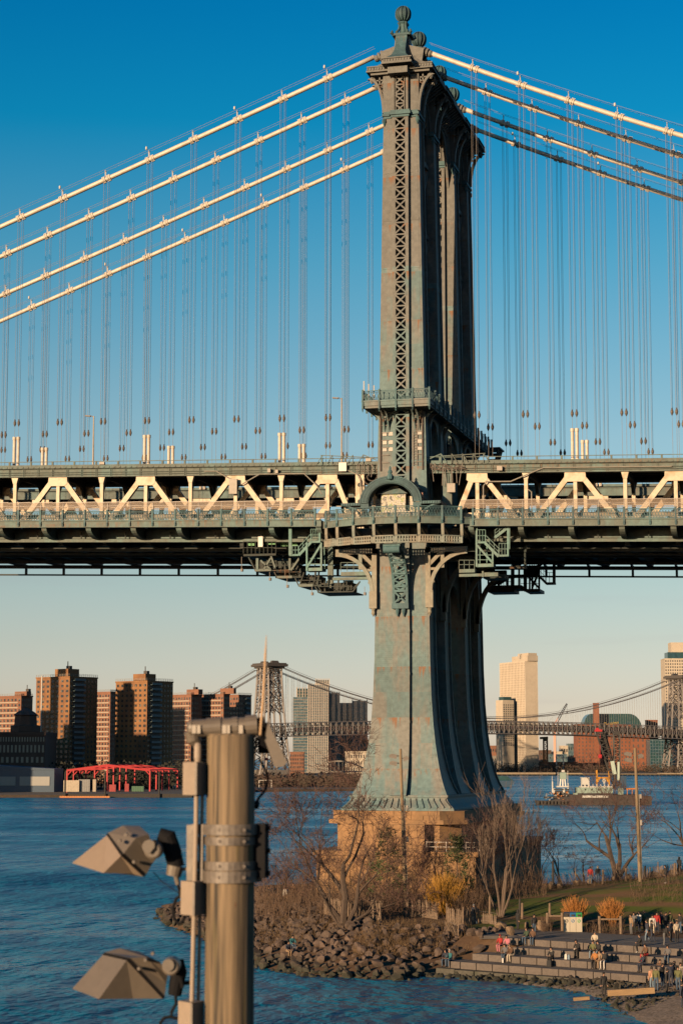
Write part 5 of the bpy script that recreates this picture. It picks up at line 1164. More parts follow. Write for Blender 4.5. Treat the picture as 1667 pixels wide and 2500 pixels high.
ch = MB(); c = plan(1450, 1463, 2405, 0); block(ch, c[0], u, v, c[3], c[3], 2, zt(1717, 2405)); block(ch, c[0]-u*.3-v*.3, u, v, c[3]+.6, c[3]+.6, zt(1719, 2405), zt(1717, 2405)+.4); fpart(ch, 'chimney', 'brick_domino', o)
sign('Domino', 5.6, Vector((*pt(1490, 1770, 2403).xy, zt(1770, 2403))), u, 'sign_yellow', o, shear=.3, tilt=R(8))
simple_block(1580, 1606, 1759, 2470, 16, 'brick_domino', 2, 8, 'brown lift tower right of the glass vault', name='lift_tower', fw=.25, fh=.7)
simple_block(1586, 1640, 1807, 2260, 30, 'glass_blue', 8, 10, 'dark blue glass block right of the brown refinery', fw=.7, fh=.8, wm_='glass_teal')
a, u, v, w, zq, o = simple_block(1626, 1700, 1609, 2350, 30, 'concrete_pale', 13, 36, 'tall cream gridded tower cut by the right edge of the picture', fw=.5, fh=.5, name='gridded_tower')
gl = MB(); block(gl, a+u*4+v*2, u, v, w-8, 24, zq+.8, zt(1592, 2350)); fpart(gl, 'glass_storey', 'glass_teal', o); gl = MB(); block(gl, a+u*8+v*3, u, v, w-10, 20, zt(1592, 2350), zt(1568, 2350)); fpart(gl, 'roof_plant', 'concrete_pale', o)
for x0, x1, yt, D, m, lb in ((1180, 1212, 1822, 2300, 'brick_rust', 'low brown roofs just right of the bridge tower'), (1184, 1211, 1847, 2200, 'concrete_grey', 'grey low warehouse right of the bridge tower foot'), (1318, 1345, 1833, 2400, 'brick_dark', 'dark low block left of the orange crane'), (1342, 1372, 1836, 2450, 'concrete_pale', 'pale low roofs right of the orange crane'),
                         (1340, 1384, 1843, 2350, 'glass_blue', 'dark low block behind the orange crane'), (1386, 1408, 1817, 2560, 'glass_blue', 'dark blue office block left of the brown refinery'), (1366, 1410, 1848, 2540, 'concrete_grey', 'grey low block left of the brown refinery'), (1296, 1409, 1862, 2120, 'brick_rust', 'long low brown shed behind the promenade'), (1368, 1386, 1822, 2500, 'concrete_pale', 'small pale rooftop block between crane and refinery')):
    simple_block(x0, x1, yt, D, 20, m, max(3, int((x1-x0)/5)), 3, lb, fw=.5, fh=.4)
a, u, v, w, _ = plan(1357, 1374, 2110, 0); o = root('white_portal', a, 'small white square portal frame on the opposite bank', 'gateway'); mb = MB(); z1 = zt(1845, 2110); mb.bar(Vector((a.x, a.y, 2)), Vector((a.x, a.y, z1)), 1.2); q = a+u*w; mb.bar(Vector((q.x, q.y, 2)), Vector((q.x, q.y, z1)), 1.2); mb.bar(Vector((a.x, a.y, z1)), Vector((q.x, q.y, z1)), 1.2); fpart(mb, 'portal_beams', 'white_paint', o)
o = root('tower_crane', gpt(1330, 2140), 'orange tower crane on the opposite bank beside the cream high rise', 'crane'); mb = MB(); c = gpt(1331, 2140)
for i, j in ((-1, -1), (1, -1), (1, 1), (-1, 1)): mb.bar((c.x+i*2, c.y+j*2, 2), (c.x+i*2, c.y+j*2, zt(1803, 2140)), .9)
for k in range(9):
    z_ = 2+k*4; mb.bar((c.x-2, c.y-2, z_), (c.x+2, c.y-2, z_+4), .5); mb.bar((c.x+2, c.y-2, z_), (c.x-2, c.y-2, z_+4), .5); mb.bar((c.x-2, c.y-2, z_), (c.x+2, c.y-2, z_), .6)
fpart(mb, 'mast', 'crane_orange', o); mb = MB(); zz = zt(1802, 2140); A = pt(1317, 1802, 2140); B = pt(1337, 1801, 2140); mb.bar(A, B, 2, 2.4); mb.bar(pt(1326, 1806, 2138), pt(1336, 1806, 2138), 3, 3); fpart(mb, 'slewing_cab', 'crane_orange', o)
o = root('crane_jib', gpt(1360, 2250), 'pale red lattice crane jib rising behind the distant bridge', 'crane'); A, B = pt(1353, 1772, 2250), pt(1383, 1718, 2250); mb = MB(); d_ = (B-A).normalized(); nn = Vector((-d_.z*CR.x, -d_.z*CR.y, d_.dot(CR))).normalized()
for q in (-1, 1): mb.bar(A+nn*q*1.4, B+nn*q*.6, .7)
for k in range(14): f0, f1 = k/14, (k+1)/14; mb.bar(A.lerp(B, f0)+nn*(1 if k % 2 else -1)*lerp(1.4, .6, f0), A.lerp(B, f1)-nn*(1 if k % 2 else -1)*lerp(1.4, .6, f1), .4)
fpart(mb, 'jib', 'crane_pink', o); mb = MB(); mb.bar(B, Vector((B.x, B.y, B.z-9)), .2); mb.box(B.x-.5, B.x+.5, B.y-.5, B.y+.5, B.z-10.5, B.z-9); mb.bar(B, pt(1337, 1762, 2250), .12); fpart(mb, 'hoist_rope', 'steel_far_dark', o)
mb = MB(); A2 = gpt(1354, 2250); mb.bar(Vector((A2.x, A2.y, 2)), A, 2.5); fpart(mb, 'mast', 'crane_pink', o)
for x0, x1, yt, lb in ((1196, 1355, 1886, 'pale promenade on piles below the cream high rise'), (1378, 1420, 1887, 'short pale promenade on piles behind the tugboat'), (1560, 1615, 1889, 'pale promenade on piles at the right end of the opposite bank'), (1610, 1700, 1887, 'brown stone quay at the foot of the distant bridge tower'), (1420, 1562, 1889, 'pale promenade on piles behind the crane barge')):
    a, u, v, w, _ = plan(x0, x1, 1925, 0); o = root('promenade_pier', a, lb, 'pier'); mb = MB(); block(mb, a, u, v, w, 20, 2.1, zt(yt, 1925)); fpart(mb, 'deck', 'pier_wood', o); pl = MB(); n = int(w/5)+1
    for k in range(n): q = a+u*(w*(k+.3)/n)-v*.3; pl.bar((q.x, q.y, -1), (q.x, q.y, 2.2), 1.0)
    fpart(pl, 'piles', 'pile_dark', o, kind='stuff')
# ferry half hidden by the bridge tower
a = gpt(1212, 1180); o = root('ferry', a, 'low dark blue ferry just right of the bridge tower foot', 'boat'); mb = MB(); L_ = 14
mb.prism([(-L_, 0), (8, 0), (10.5, 3.6), (-L_, 3.6)], a+Vector((0, 0, .8)), CR, (0, 0, 1), FH, 6); fpart(mb, 'hull', 'shed_blue', o); mb = MB(); mb.prism([(-L_, 3.6), (9.8, 3.6), (6, 6.2), (-L_, 6.6)], a+FH*.6+Vector((0, 0, 1)), CR, (0, 0, 1), FH, 5); fpart(mb, 'cabin', 'glass_teal', o)

# ================================================================== TUGBOAT AND CRANE BARGE
mat('tug_dark', (.022, .026, .032), .7, var=.3, scale=1, col2=(.05, .04, .035)); mat('mint_paint', (.38, .52, .45), .55, var=.06); mat('cab_white', (.78, .78, .74), .5, var=.04); mat('rust_hull', (.07, .05, .042), .8, var=.25, scale=.4); mat('crane_yellow', (.78, .36, .02), .5); mat('foam', (.75, .75, .74), .6, var=.2, scale=2)
D = 725
def V(px, py, dv=0): p = pt(px, py, D+dv); return p
def slab(mb, x0, x1, y0, y1, dv, dep): 
    A, B = gpt(x0, D+dv), gpt(x1, D+dv); z0, z1 = zt(y1, D+dv), zt(y0, D+dv); return mb.hexa([Vector((q.x, q.y, z0)) for q in (A, B, B+FH*dep, A+FH*dep)]+[Vector((q.x, q.y, z1)) for q in (A, B, B+FH*dep, A+FH*dep)])
tug = root('tugboat', gpt(1350, D), 'small dark tugboat with mint wheelhouse pushing the barge', 'boat')
hb_ = MB(); zb0 = .6; hb_.prism([(-1.6, 0), (9.4, 0), (9.9, 3.6), (6.8, 3.1), (2.2, 1.9), (-2.2, 2.1)], gpt(1322, D)+Vector((0, 0, zb0)), CR, (0, 0, 1), FH, 7); fpart(hb_, 'hull', 'tug_dark', tug)
fn = MB()
for k in range(9): q = gpt(1322, D)+CR*(-1.4+k*1.25)-FH*.3; fn.tube([(q.x, q.y, 1.4), (q.x, q.y, 2.4)], .55, 8)
fpart(fn, 'tyre_fenders', 'pile_dark', tug)
mb = MB(); slab(mb, 1352, 1388, 1931, 1950, 1, 4.5); slab(mb, 1328, 1362, 1945, 1949, .5, 5); slab(mb, 1350, 1388, 1926, 1929, .8, 5); fpart(mb, 'deckhouse', 'tug_dark', tug)
mb = MB(); slab(mb, 1358, 1387, 1919, 1922, 1, 4.5); slab(mb, 1348, 1353, 1925, 1936, 1, 2); slab(mb, 1372, 1377, 1925, 1936, .8, 2); fpart(mb, 'upper_deck', 'cab_white', tug)
mb = MB(); slab(mb, 1366, 1381, 1886, 1902, 1.5, 3); who = fpart(mb, 'wheelhouse', 'mint_paint', tug)
mb = MB()
for x0, x1 in ((1368, 1371), (1372.5, 1375), (1376.5, 1379)): slab(mb, x0, x1, 1889, 1896, 1.4, .2)
fpart(mb, 'wheelhouse_windows', 'win_dark', who)
mb = MB()
for x in (1368, 1373, 1378): mb.bar(V(x, 1902, 2), V(x+(x-1373)*.4, 1921, 2), .45)
for x, y0, y1 in ((1348, 1908, 1935), (1386, 1912, 1945), (1361, 1885, 1920), (1385, 1882, 1922), (1347, 1895, 1910)): mb.tube([V(x, y1, 2), V(x, y0, 2)], .28 if x in (1348, 1386) else .1, 6)
slab(mb, 1370, 1377, 1880, 1885, 2, 1); mb.bar(V(1361, 1890, 2), V(1385, 1890, 2), .12); fpart(mb, 'masts', 'cab_white', tug)
r = random.Random(9); mb = MB()
for k in range(26): x = r.uniform(1328, 1384); y = r.uniform(1936, 1955); slab(mb, x, x+r.uniform(1.5, 4), y-r.uniform(1, 4), y, -.2+r.random(), 1)
fpart(mb, 'deck_gear', 'box_grey', tug, kind='stuff'); mb = MB()
for k in range(16): x = r.uniform(1328, 1384); y = r.uniform(1936, 1955); slab(mb, x, x+r.uniform(1.5, 3), y-r.uniform(1, 4), y, -.3+r.random(), 1)
fpart(mb, 'deck_crates', 'crane_orange', tug, kind='stuff')
bar_ = root('crane_barge', gpt(1388, D), 'rusty steel barge carrying a mint deckhouse, yellow gantry and crane', 'barge')
mb = MB(); slab(mb, 1388, 1560, 1940, 1968, 0, 16); slab(mb, 1560, 1588, 1944, 1966, .5, 15); fpart(mb, 'hull', 'rust_hull', bar_)
mb = MB(); slab(mb, 1408, 1494, 1936.5, 1940, 0, 12); fpart(mb, 'deck_coaming', 'tug_dark', bar_); mb = MB(); slab(mb, 1419, 1482, 1942, 1947.5, -.3, .3); fpart(mb, 'white_stripe', 'cab_white', bar_)
mb = MB(); slab(mb, 1408, 1494, 1922.5, 1936.5, .5, 9); fpart(mb, 'deckhouse', 'mint_paint', bar_); mb = MB(); slab(mb, 1417, 1494, 1919.5, 1922.5, 1, 8)
for k in range(9): slab(mb, 1417+k*9.3, 1419+k*9.3, 1915, 1919.5, 1, 1)
fpart(mb, 'deckhouse_roof', 'cab_white', bar_); mb = MB()
for k in range(4): slab(mb, 1425+k*16, 1428+k*16, 1926, 1929, .35, .3)
fpart(mb, 'portholes', 'win_dark', bar_)
mb = MB(); slab(mb, 1419, 1437, 1899.5, 1919.5, 2, 4); slab(mb, 1418, 1438, 1898, 1899.5, 1.8, 4.4); c_ = fpart(mb, 'pilot_cabin', 'cab_white', bar_); mb = MB(); slab(mb, 1421, 1427, 1904, 1909, 1.8, .3); fpart(mb, 'cabin_window', 'win_dark', c_)
mb = MB()
for x in (1453.5, 1483.5): slab(mb, x, x+3.6, 1880, 1922, 3, 1)
slab(mb, 1453.5, 1487, 1897, 1901, 3, 1)
for s_, x in ((1, 1457), (-1, 1484)): mb.bar(V(x, 1909, 3.2), V(x+s_*5, 1900, 3.2), .6)
fpart(mb, 'yellow_gantry', 'crane_yellow', bar_); mb = MB(); slab(mb, 1471, 1475, 1901, 1913, 3, .8); slab(mb, 1469, 1477, 1903, 1908, 3, .8); fpart(mb, 'gantry_hoist', 'cab_white', bar_)
mb = MB(); slab(mb, 1508, 1519, 1924, 1941, .4, 3); slab(mb, 1398, 1408, 1936, 1940, .4, 2); fpart(mb, 'mint_locker', 'mint_paint', bar_); mb = MB(); slab(mb, 1526, 1556, 1924, 1927.5, 2, 5)
for x in (1528, 1540, 1552): slab(mb, x, x+1.5, 1927.5, 1942, 2, .5)
fpart(mb, 'orange_rack', 'crane_orange', bar_)
cra = root('barge_crane', gpt(1505, D+4), 'dark crawler crane with twin lattice boom and red tips on the barge', 'crane')
mat('crane_black', (.04, .035, .03), .7, var=.2)
def boom(p0, p1, w0, w1, n, th=.22):
    mb = MB(); d_ = (p1-p0).normalized(); a_ = CR; 
    for q in (-1, 1):
        for f in (-1, 1): mb.bar(p0+a_*q*w0+FH*f*w0, p1+a_*q*w1+FH*f*w1, th*1.4)
    for k in range(n):
        f0, f1 = k/n, (k+1)/n; s_ = 1 if k % 2 else -1
        for f in (-1, 1): mb.bar(p0.lerp(p1, f0)+a_*s_*lerp(w0, w1, f0)+FH*f*lerp(w0, w1, f0), p0.lerp(p1, f1)-a_*s_*lerp(w0, w1, f1)+FH*f*lerp(w0, w1, f1), th); mb.bar(p0.lerp(p1, f1)+a_*lerp(w0, w1, f1), p0.lerp(p1, f1)-a_*lerp(w0, w1, f1), th)
    return mb
fpart(boom(V(1505, 1925, 4), V(1504, 1790, 4), 1.0, 1.1, 18), 'boom', 'crane_black', cra)
fpart(boom(V(1503, 1925, 4), V(1464, 1790, 4), .8, 1.3, 18), 'boom', 'crane_black', cra)
fpart(boom(V(1503, 1890, 4), V(1472, 1785, 4), .4, .5, 14), 'boom_stay', 'crane_black', cra)
mb = MB(); slab(mb, 1498, 1512, 1785, 1795, 3, 2); slab(mb, 1457, 1472, 1783, 1792, 3, 2); fpart(mb, 'boom_head', 'crane_black', cra)
mb = MB(); slab(mb, 1453, 1470, 1781, 1786, 2.6, 2.4); slab(mb, 1456, 1462, 1777, 1781, 2.6, 2); fpart(mb, 'red_tip', 'frame_red', cra); mb = MB(); slab(mb, 1460, 1468, 1842, 1851, 2.6, 1); q = V(1464, 1842, 3); mb.bar(q, V(1464, 1790, 3), .12); fpart(mb, 'red_hook', 'frame_red', cra)
mb = MB(); slab(mb, 1513, 1527, 1894, 1922, 2, 6); slab(mb, 1500, 1524, 1920, 1926, 1.5, 6); cbo = fpart(mb, 'machinery_house', 'shed_blue', cra); mb = MB(); slab(mb, 1520, 1528, 1892, 1920, 1.6, 6.6); fpart(mb, 'counterweight', 'crane_black', cbo)
mb = MB(); mb.bar(V(1509, 1860, 3), V(1509, 1905, 3), .8); mb.bar(V(1494, 1858, 3), V(1500, 1890, 3), 1.4); fpart(mb, 'mint_strut', 'mint_paint', cra)
wk = MB(); r = random.Random(5)
for k in range(60):
    x = r.uniform(1260, 1400); p = gpt(x, D-2+r.uniform(-3, 3)+(1400-x)*.05, WZ+.03); e = r.uniform(.5, 2.5); wk.quad(p-CR*e, p+CR*e, p+CR*e*.7+FH*.6, p-CR*e*.8+FH*.6)
for k in range(50):
    x = r.uniform(1395, 1590); p = gpt(x, D-.8+r.uniform(-1, .3), WZ+.03); e = r.uniform(.4, 1.4); wk.quad(p-CR*e, p+CR*e, p+CR*e*.7+FH*.4, p-CR*e*.8+FH*.4)
wk.build('wake_foam', 'foam', kind='stuff', label='white foam of the wake along barge and tugboat')
# ================================================================== STONE PIER OF THE TOWER
mat('granite_tan', (0.42, 0.24, 0.11), 0.9, var=.15, scale=.5, coords='World', col2=(0.31, 0.185, 0.09), bump=.3)
pier = thing('stone_pier', (XT, Y0+14.6, 3), 'stepped tan granite pier carrying the steel bridge tower', 'pier')
pI = Vector((XT, Y0+14.6, 3))
def ppart(mb, name, m='granite_tan', parent=None, **kw):
    me = mb.mesh(name, m); me.transform(Matrix.Translation(-pI)); return link(name, me, parent or pier, **kw)
YA, YB = Y0-6.2, Y0+TRY[3]+6.2
mb = MB()      # octagonal cap course
def octo(mb, hx, y0, y1, c, z0, z1): mb.prism([(XT-hx, y0+c), (XT-hx+c, y0), (XT+hx-c, y0), (XT+hx, y0+c), (XT+hx, y1-c), (XT+hx-c, y1), (XT-hx+c, y1), (XT-hx, y1-c)], (0, 0, z0), (1, 0, 0), (0, 1, 0), (0, 0, 1), z1-z0)
octo(mb, 7.3, YA, YB, 2.2, 11.35, 12.3); octo(mb, 7.7, YA-.4, YB+.4, 2.2, 10.9, 11.35); ppart(mb, 'cap_course')
core = MB(); octo(core, 6.9, YA+.5, YB-.5, 2.0, 2.0, 10.9); ppart(core, 'core')
lowc = MB(); lowc.box(XT-8.2, XT+9.2, YA-1.6, YB+1.6, -2, 7.6); lowc.box(XT-8.5, XT+9.5, YA-1.9, YB+1.9, 7.6, 8.1); ppart(lowc, 'lower_block')
for (xa, xb) in ((-5.6, 3.6),):
    mb = MB(); mb.box(XT+xa, XT+xb, YA-1.1, YA+.6, 8.1, 10.9); ppart(mb, 'buttress')
# stones: courses of separate blocks on the faces one sees
rs = random.Random(21)
def course(x0, x1, y, z0, z1, w, name='granite_block', side=False):
    x = x0
    while x < x1-.3:
        ww = min(w*rs.uniform(.75, 1.25), x1-x); mb = MB(); e = .03+rs.random()*.05
        if side: mb.box(y-.1, y+e, x+.02, x+ww-.02, z0+.02, z1-.02)
        else: mb.box(x+.02, x+ww-.02, y-e, y+.1, z0+.02, z1-.02)
        ppart(mb, name); x += ww
for k in range(4): course(XT-5.6, XT+3.6, YA-1.1, 8.12+k*.69, 8.12+(k+1)*.69, 1.5)
for k in range(6): course(XT-8.2, XT+9.1, YA-1.6, 3.1+k*.75, 3.1+(k+1)*.75, 1.9)
for k in range(6): course(YA-.6, YB+.6, XT+9.2, 3.1+k*.75, 3.1+(k+1)*.75, 3.0, side=True)
for k in range(2): course(XT-5.1, XT+5.1, YA-.0, 11.36+k*.47, 11.36+(k+1)*.47, 1.7)
rl = MB()
for zz in (8.6, 9.1): rl.bar((XT+3.9, YA-1.5, zz), (XT+9.2, YA-1.5, zz), .06); rl.bar((XT+9.2, YA-1.5, zz), (XT+9.2, YB, zz), .06)
for k in range(6): rl.bar((XT+3.9+k*1.06, YA-1.5, 8.1), (XT+3.9+k*1.06, YA-1.5, 9.2), .07)
for k in range(22): rl.bar((XT+9.2, YA-1.5+k*2, 8.1), (XT+9.2, YA-1.5+k*2, 9.2), .07)
ppart(rl, 'pier_railing', 'wire')

# ================================================================== POINT OF LAND IN FRONT OF THE TOWER
def lat(p): return p.x*CR.x+p.y*CR.y
def dep(p): return p.x*FH.x+p.y*FH.y
front = [(388, 2235), (400, 2256), (430, 2266), (480, 2285), (560, 2330), (625, 2363), (745, 2384), (900, 2392), (1000, 2394), (1060, 2382), (1084, 2381), (1240, 2400), (1400, 2424), (1445, 2444), (1490, 2470), (1560, 2510), (1680, 2580)]
outl = [at_z(x, y, WZ) for x, y in front]
outl = [Vector((p.x, p.y)) for p in outl]+[Vector((20, 118)), Vector((150, 118)), Vector((150, 262)), Vector((20, 246)), Vector((-18, 240)), Vector((-36, 243)), Vector((-38, 262)), Vector((-60, 262)), Vector((-64, 240)), Vector((-74, 228)), Vector((-79, 222))]
def inside(p):
    c = False; n = len(outl); j = n-1
    for i in range(n):
        a, b = outl[i], outl[j]
        if (a.y > p.y) != (b.y > p.y) and p.x < (b.x-a.x)*(p.y-a.y)/(b.y-a.y)+a.x: c = not c
        j = i
    return c
def edist(p):
    m = 1e9; n = len(outl)
    for i in range(n):
        a, b = outl[i], outl[(i+1) % n]; ab = b-a; t = max(0, min(1, (p-a).dot(ab)/ab.length_squared)); m = min(m, (p-a-ab*t).length_squared)
    return math.sqrt(m)
def sst(a, b, x): t = max(0, min(1, (x-a)/(b-a))); return t*t*(3-2*t)
# stepped terrace frame: e along the steps, n away from the water
TZ = [2.0, 2.5, 3.0, 3.5]
PE = at_z(1084, 2346, TZ[0]); PR = at_z(1585, 2383, TZ[0]); ev = Vector(((PR-PE).x, (PR-PE).y, 0)).normalized(); nv = Vector((-ev.y, ev.x, 0)); PE = Vector((PE.x, PE.y, 0))
def st_(p): q = Vector((p[0]-PE.x, p[1]-PE.y, 0)); return q.dot(ev), q.dot(nv)
tl = [st_(at_z(x, y, z)) for x, y, z in ((1084, 2346, TZ[0]), (1168, 2326, TZ[1]), (1278, 2309, TZ[2]), (1258, 2285, TZ[3]))]
tn_ = [0.0, 1.9, 3.8, 5.8]      # set-back of each step
ts_ = [0.0, tl[1][0], tl[2][0], tl[3][0]]
def ground_z(x, y, raw=False):
    p = Vector((x, y)); d = edist(p)
    if not inside(p): return max(-2.5, WZ-.3-d*.35)
    D = dep(p); la = lat(p); s, t = st_((x, y))
    z = WZ-.15+min(2.45, d*.21)
    far = sst(166, 176, D); z += far*.35
    crest = 4.2+max(0, min(1.2, (la-11)/20.5))*2.2
    mnd = sst(171, 191, D)*sst(7, 15, la)*(1-sst(199, 222, D)); z = lerp(z, crest, mnd)
    if D > 226: z = min(z, WZ-.15+d*.3)
    if s > -2.5 and t < 14.5:      # hollow for the steps, beach below them
        lev = WZ-.1+max(0, min(.9, d*.12))
        if t > -.3: lev = 1.2
        if t > tn_[3]+.6: lev = 3.38
        if s < .5 and t > tn_[3]: lev = max(lev, min(z, 3.4))
        if s < -0.5 and t < tn_[3]: lev = z
        z = lev if t < 13 else lerp(lev, z, (t-13)/1.5)
    if not raw: z += noise.noise(Vector((x*.35, y*.35, 0)))*.12
    return z
gm = bpy.data.materials.new('park_ground'); gm.use_nodes = True; nt = gm.node_tree; L = nt.links.new; b = nt.nodes['Principled BSDF']; b.inputs['Roughness'].default_value = .95; b.inputs['Specular IOR Level'].default_value = .1
va = nd(nt, 'ShaderNodeVertexColor', layer_name='cover'); g = nd(nt, 'ShaderNodeNewGeometry')
n1 = nd(nt, 'ShaderNodeTexNoise'); n1.inputs['Scale'].default_value = .5; n1.inputs['Detail'].default_value = 8; n1.inputs['Roughness'].default_value = .7; L(g.outputs['Position'], n1.inputs[0])
mpz = nd(nt, 'ShaderNodeMapping'); mpz.inputs['Scale'].default_value = (.12, .42, 1); mpz.inputs['Rotation'].default_value = (0, 0, R(-12)); L(g.outputs['Position'], mpz.inputs[0])
n2 = nd(nt, 'ShaderNodeTexNoise'); n2.inputs['Scale'].default_value = 1; n2.inputs['Detail'].default_value = 5; L(mpz.outputs[0], n2.inputs[0])
rg = nd(nt, 'ShaderNodeValToRGB'); e = rg.color_ramp.elements; e[0].position = .40; e[0].color = (.28, .17, .09, 1); e[1].position = .58; e[1].color = (.15, .19, .04, 1); x = e.new(.49); x.color = (.22, .175, .065, 1); L(n2.outputs[0], rg.inputs[0])
rd = nd(nt, 'ShaderNodeValToRGB'); e = rd.color_ramp.elements; e[0].position = .35; e[0].color = (.15, .095, .06, 1); e[1].position = .65; e[1].color = (.28, .18, .11, 1); L(n1.outputs[0], rd.inputs[0])
rp = nd(nt, 'ShaderNodeTexVoronoi'); rp.inputs['Scale'].default_value = 7; L(g.outputs['Position'], rp.inputs[0])
hp = nd(nt, 'ShaderNodeMapRange'); hp.inputs[3].default_value = .18; hp.inputs[4].default_value = .6; L(rp.outputs['Color'], hp.inputs[0])
cp_ = nd(nt, 'ShaderNodeMixRGB', blend_type='MULTIPLY'); cp_.inputs[0].default_value = 1; cp_.inputs[1].default_value = (1, .8, .62, 1); L(hp.outputs[0], cp_.inputs[2])
sp = nd(nt, 'ShaderNodeSeparateColor'); L(va.outputs[0], sp.inputs[0])
m1 = nd(nt, 'ShaderNodeMixRGB'); L(sp.outputs[0], m1.inputs[0]); L(rd.outputs[0], m1.inputs[1]); L(rg.outputs[0], m1.inputs[2])
m2 = nd(nt, 'ShaderNodeMixRGB'); L(sp.outputs[1], m2.inputs[0]); L(m1.outputs[0], m2.inputs[1]); L(cp_.outputs[0], m2.inputs[2]); L(m2.outputs[0], b.inputs['Base Color'])
bp = nd(nt, 'ShaderNodeBump'); bp.inputs['Strength'].default_value = .6; bp.inputs['Distance'].default_value = .12; L(n1.outputs[0], bp.inputs['Height']); L(bp.outputs[0], b.inputs['Normal']); MATS['park_ground'] = gm
GX0, GX1, GY0, GY1 = -84.0, 20.0, 126.0, 266.0; gs = 1.0
nx, ny = int((GX1-GX0)/gs), int((GY1-GY0)/gs); vs, cov = [], []
for j in range(ny+1):
    for i in range(nx+1):
        x, y = GX0+i*gs, GY0+j*gs; vs.append((x, y, ground_z(x, y))); p = Vector((x, y)); s, t = st_((x, y)); D = dep(p); la = lat(p)
        lawn = sst(171, 173.5, D)*sst(9, 13, la)*(1-sst(200, 206, D)); beach = 1.0 if (s > 4 and t < 1) else 0.0
        cov.append((lawn, beach, 0, 1))
fs = []
for j in range(ny):
    for i in range(nx):
        a = j*(nx+1)+i; fs.append((a, a+1, a+nx+2, a+nx+1))
me = bpy.data.meshes.new('ground'); me.from_pydata(vs, [], fs); me.materials.append(gm); at_ = me.color_attributes.new('cover', 'FLOAT_COLOR', 'POINT'); at_.data.foreach_set('color', [c for q in cov for c in q]); me.polygons.foreach_set('use_smooth', [True]*len(fs)); link('ground', me, kind='structure', label='park ground with worn brown lawn, bare soil and pebble beach')
# bank on the near side below the viewpoint, carrying the wooden lamp pole
mat('near_soil', (.12, .10, .07), .95, var=.2, scale=.3, coords='World'); mb = MB(); mb.frus((0, 30, -3), (190, 70), (0, 25, 2.5), (180, 60)); mb.build('near_bank_ground', 'near_soil', kind='structure', label='near river bank below the viewpoint')

# ------------------------------------------------------------------ boulders
stm = bpy.data.materials.new('riprap_stone'); stm.use_nodes = True; nt = stm.node_tree; L = nt.links.new; b = nt.nodes['Principled BSDF']; b.inputs['Roughness'].default_value = .85
g = nd(nt, 'ShaderNodeNewGeometry'); oi = nd(nt, 'ShaderNodeObjectInfo'); n1 = nd(nt, 'ShaderNodeTexNoise'); n1.inputs['Scale'].default_value = 1.4; n1.inputs['Detail'].default_value = 8; L(g.outputs['Position'], n1.inputs[0])
r1 = nd(nt, 'ShaderNodeValToRGB'); e = r1.color_ramp.elements; e[0].position = .35; e[0].color = (.075, .05, .038, 1); e[1].position = .65; e[1].color = (.17, .115, .085, 1); L(n1.outputs[0], r1.inputs[0])
hs = nd(nt, 'ShaderNodeHueSaturation'); mr = nd(nt, 'ShaderNodeMapRange'); mr.inputs[3].default_value = .6; mr.inputs[4].default_value = 1.35; L(oi.outputs['Random'], mr.inputs[0]); L(mr.outputs[0], hs.inputs['Value']); L(r1.outputs[0], hs.inputs['Color'])
sp = nd(nt, 'ShaderNodeSeparateXYZ'); L(g.outputs['Position'], sp.inputs[0]); wz = nd(nt, 'ShaderNodeMapRange'); wz.inputs[1].default_value = WZ+.35; wz.inputs[2].default_value = WZ+.85; wz.inputs[3].default_value = 1; wz.inputs[4].default_value = 0; L(sp.outputs[2], wz.inputs[0])
mx = nd(nt, 'ShaderNodeMixRGB'); mx.inputs[2].default_value = (.035, .035, .018, 1); L(wz.outputs[0], mx.inputs[0]); L(hs.outputs[0], mx.inputs[1]); L(mx.outputs[0], b.inputs['Base Color'])
bp = nd(nt, 'ShaderNodeBump'); bp.inputs['Strength'].default_value = .5; bp.inputs['Distance'].default_value = .06; L(n1.outputs[0], bp.inputs['Height']); L(bp.outputs[0], b.inputs['Normal']); MATS['riprap_stone'] = stm
def rock_mesh(seed, name='boulder', m='riprap_stone'):
    r = random.Random(seed); bm = bmesh.new(); bmesh.ops.create_icosphere(bm, subdivisions=2, radius=1.0)
    planes = [(Vector((r.gauss(0, 1), r.gauss(0, 1), r.gauss(0, .8))).normalized(), r.uniform(.4, .8)) for _ in range(10)]
    for v_ in bm.verts:
        for nn, h_ in planes:
            q = v_.co.dot(nn)
            if q > h_: v_.co -= nn*(q-h_)
        v_.co *= 1+.06*noise.noise(v_.co*2+Vector((seed, 0, 0)))
    bmesh.ops.dissolve_limit(bm, angle_limit=R(9), verts=bm.verts, edges=bm.edges); bmesh.ops.triangulate(bm, faces=bm.faces)
    me = bpy.data.meshes.new(name); bm.to_mesh(me); bm.free(); me.materials.append(MATS[m]); return me
ROCKS = [rock_mesh(k) for k in range(9)]
bank = thing('rock_embankment', (-50, 170, 1), None, None); tag(bank, 'sloping bank of angular brown boulders along the water', kind='structure')
rk = random.Random(77); cand = []
for _ in range(14000):
    x, y = rk.uniform(-82, -28), rk.uniform(150, 232); p = Vector((x, y)); s, t = st_((x, y))
    if not inside(p): 
        if edist(p) > .8: continue
        d = -edist(p)
    else: d = edist(p)
    D = dep(p); la = lat(p)
    if d > 12.5 or (s > -1.2 and t > -1.5 and s < 80 and t < 30 and not (s < ts_[3]-1.2 and t > tn_[2]+.5 and t < 7.5)): continue
    if s > -1.2 and t < -1.5 and s > 8: continue
    if D > 222 or (y > 212 and x > -70): continue
    r_ = rk.choice((.24, .3, .36, .42, .5))*rk.uniform(.9, 1.15)
    if all((x-c[0])**2+(y-c[1])**2 > ((r_+c[2])*.78)**2 for c in cand): cand.append((x, y, r_, D))
cand.sort(key=lambda c: c[3]); small = MB(); nb = 0
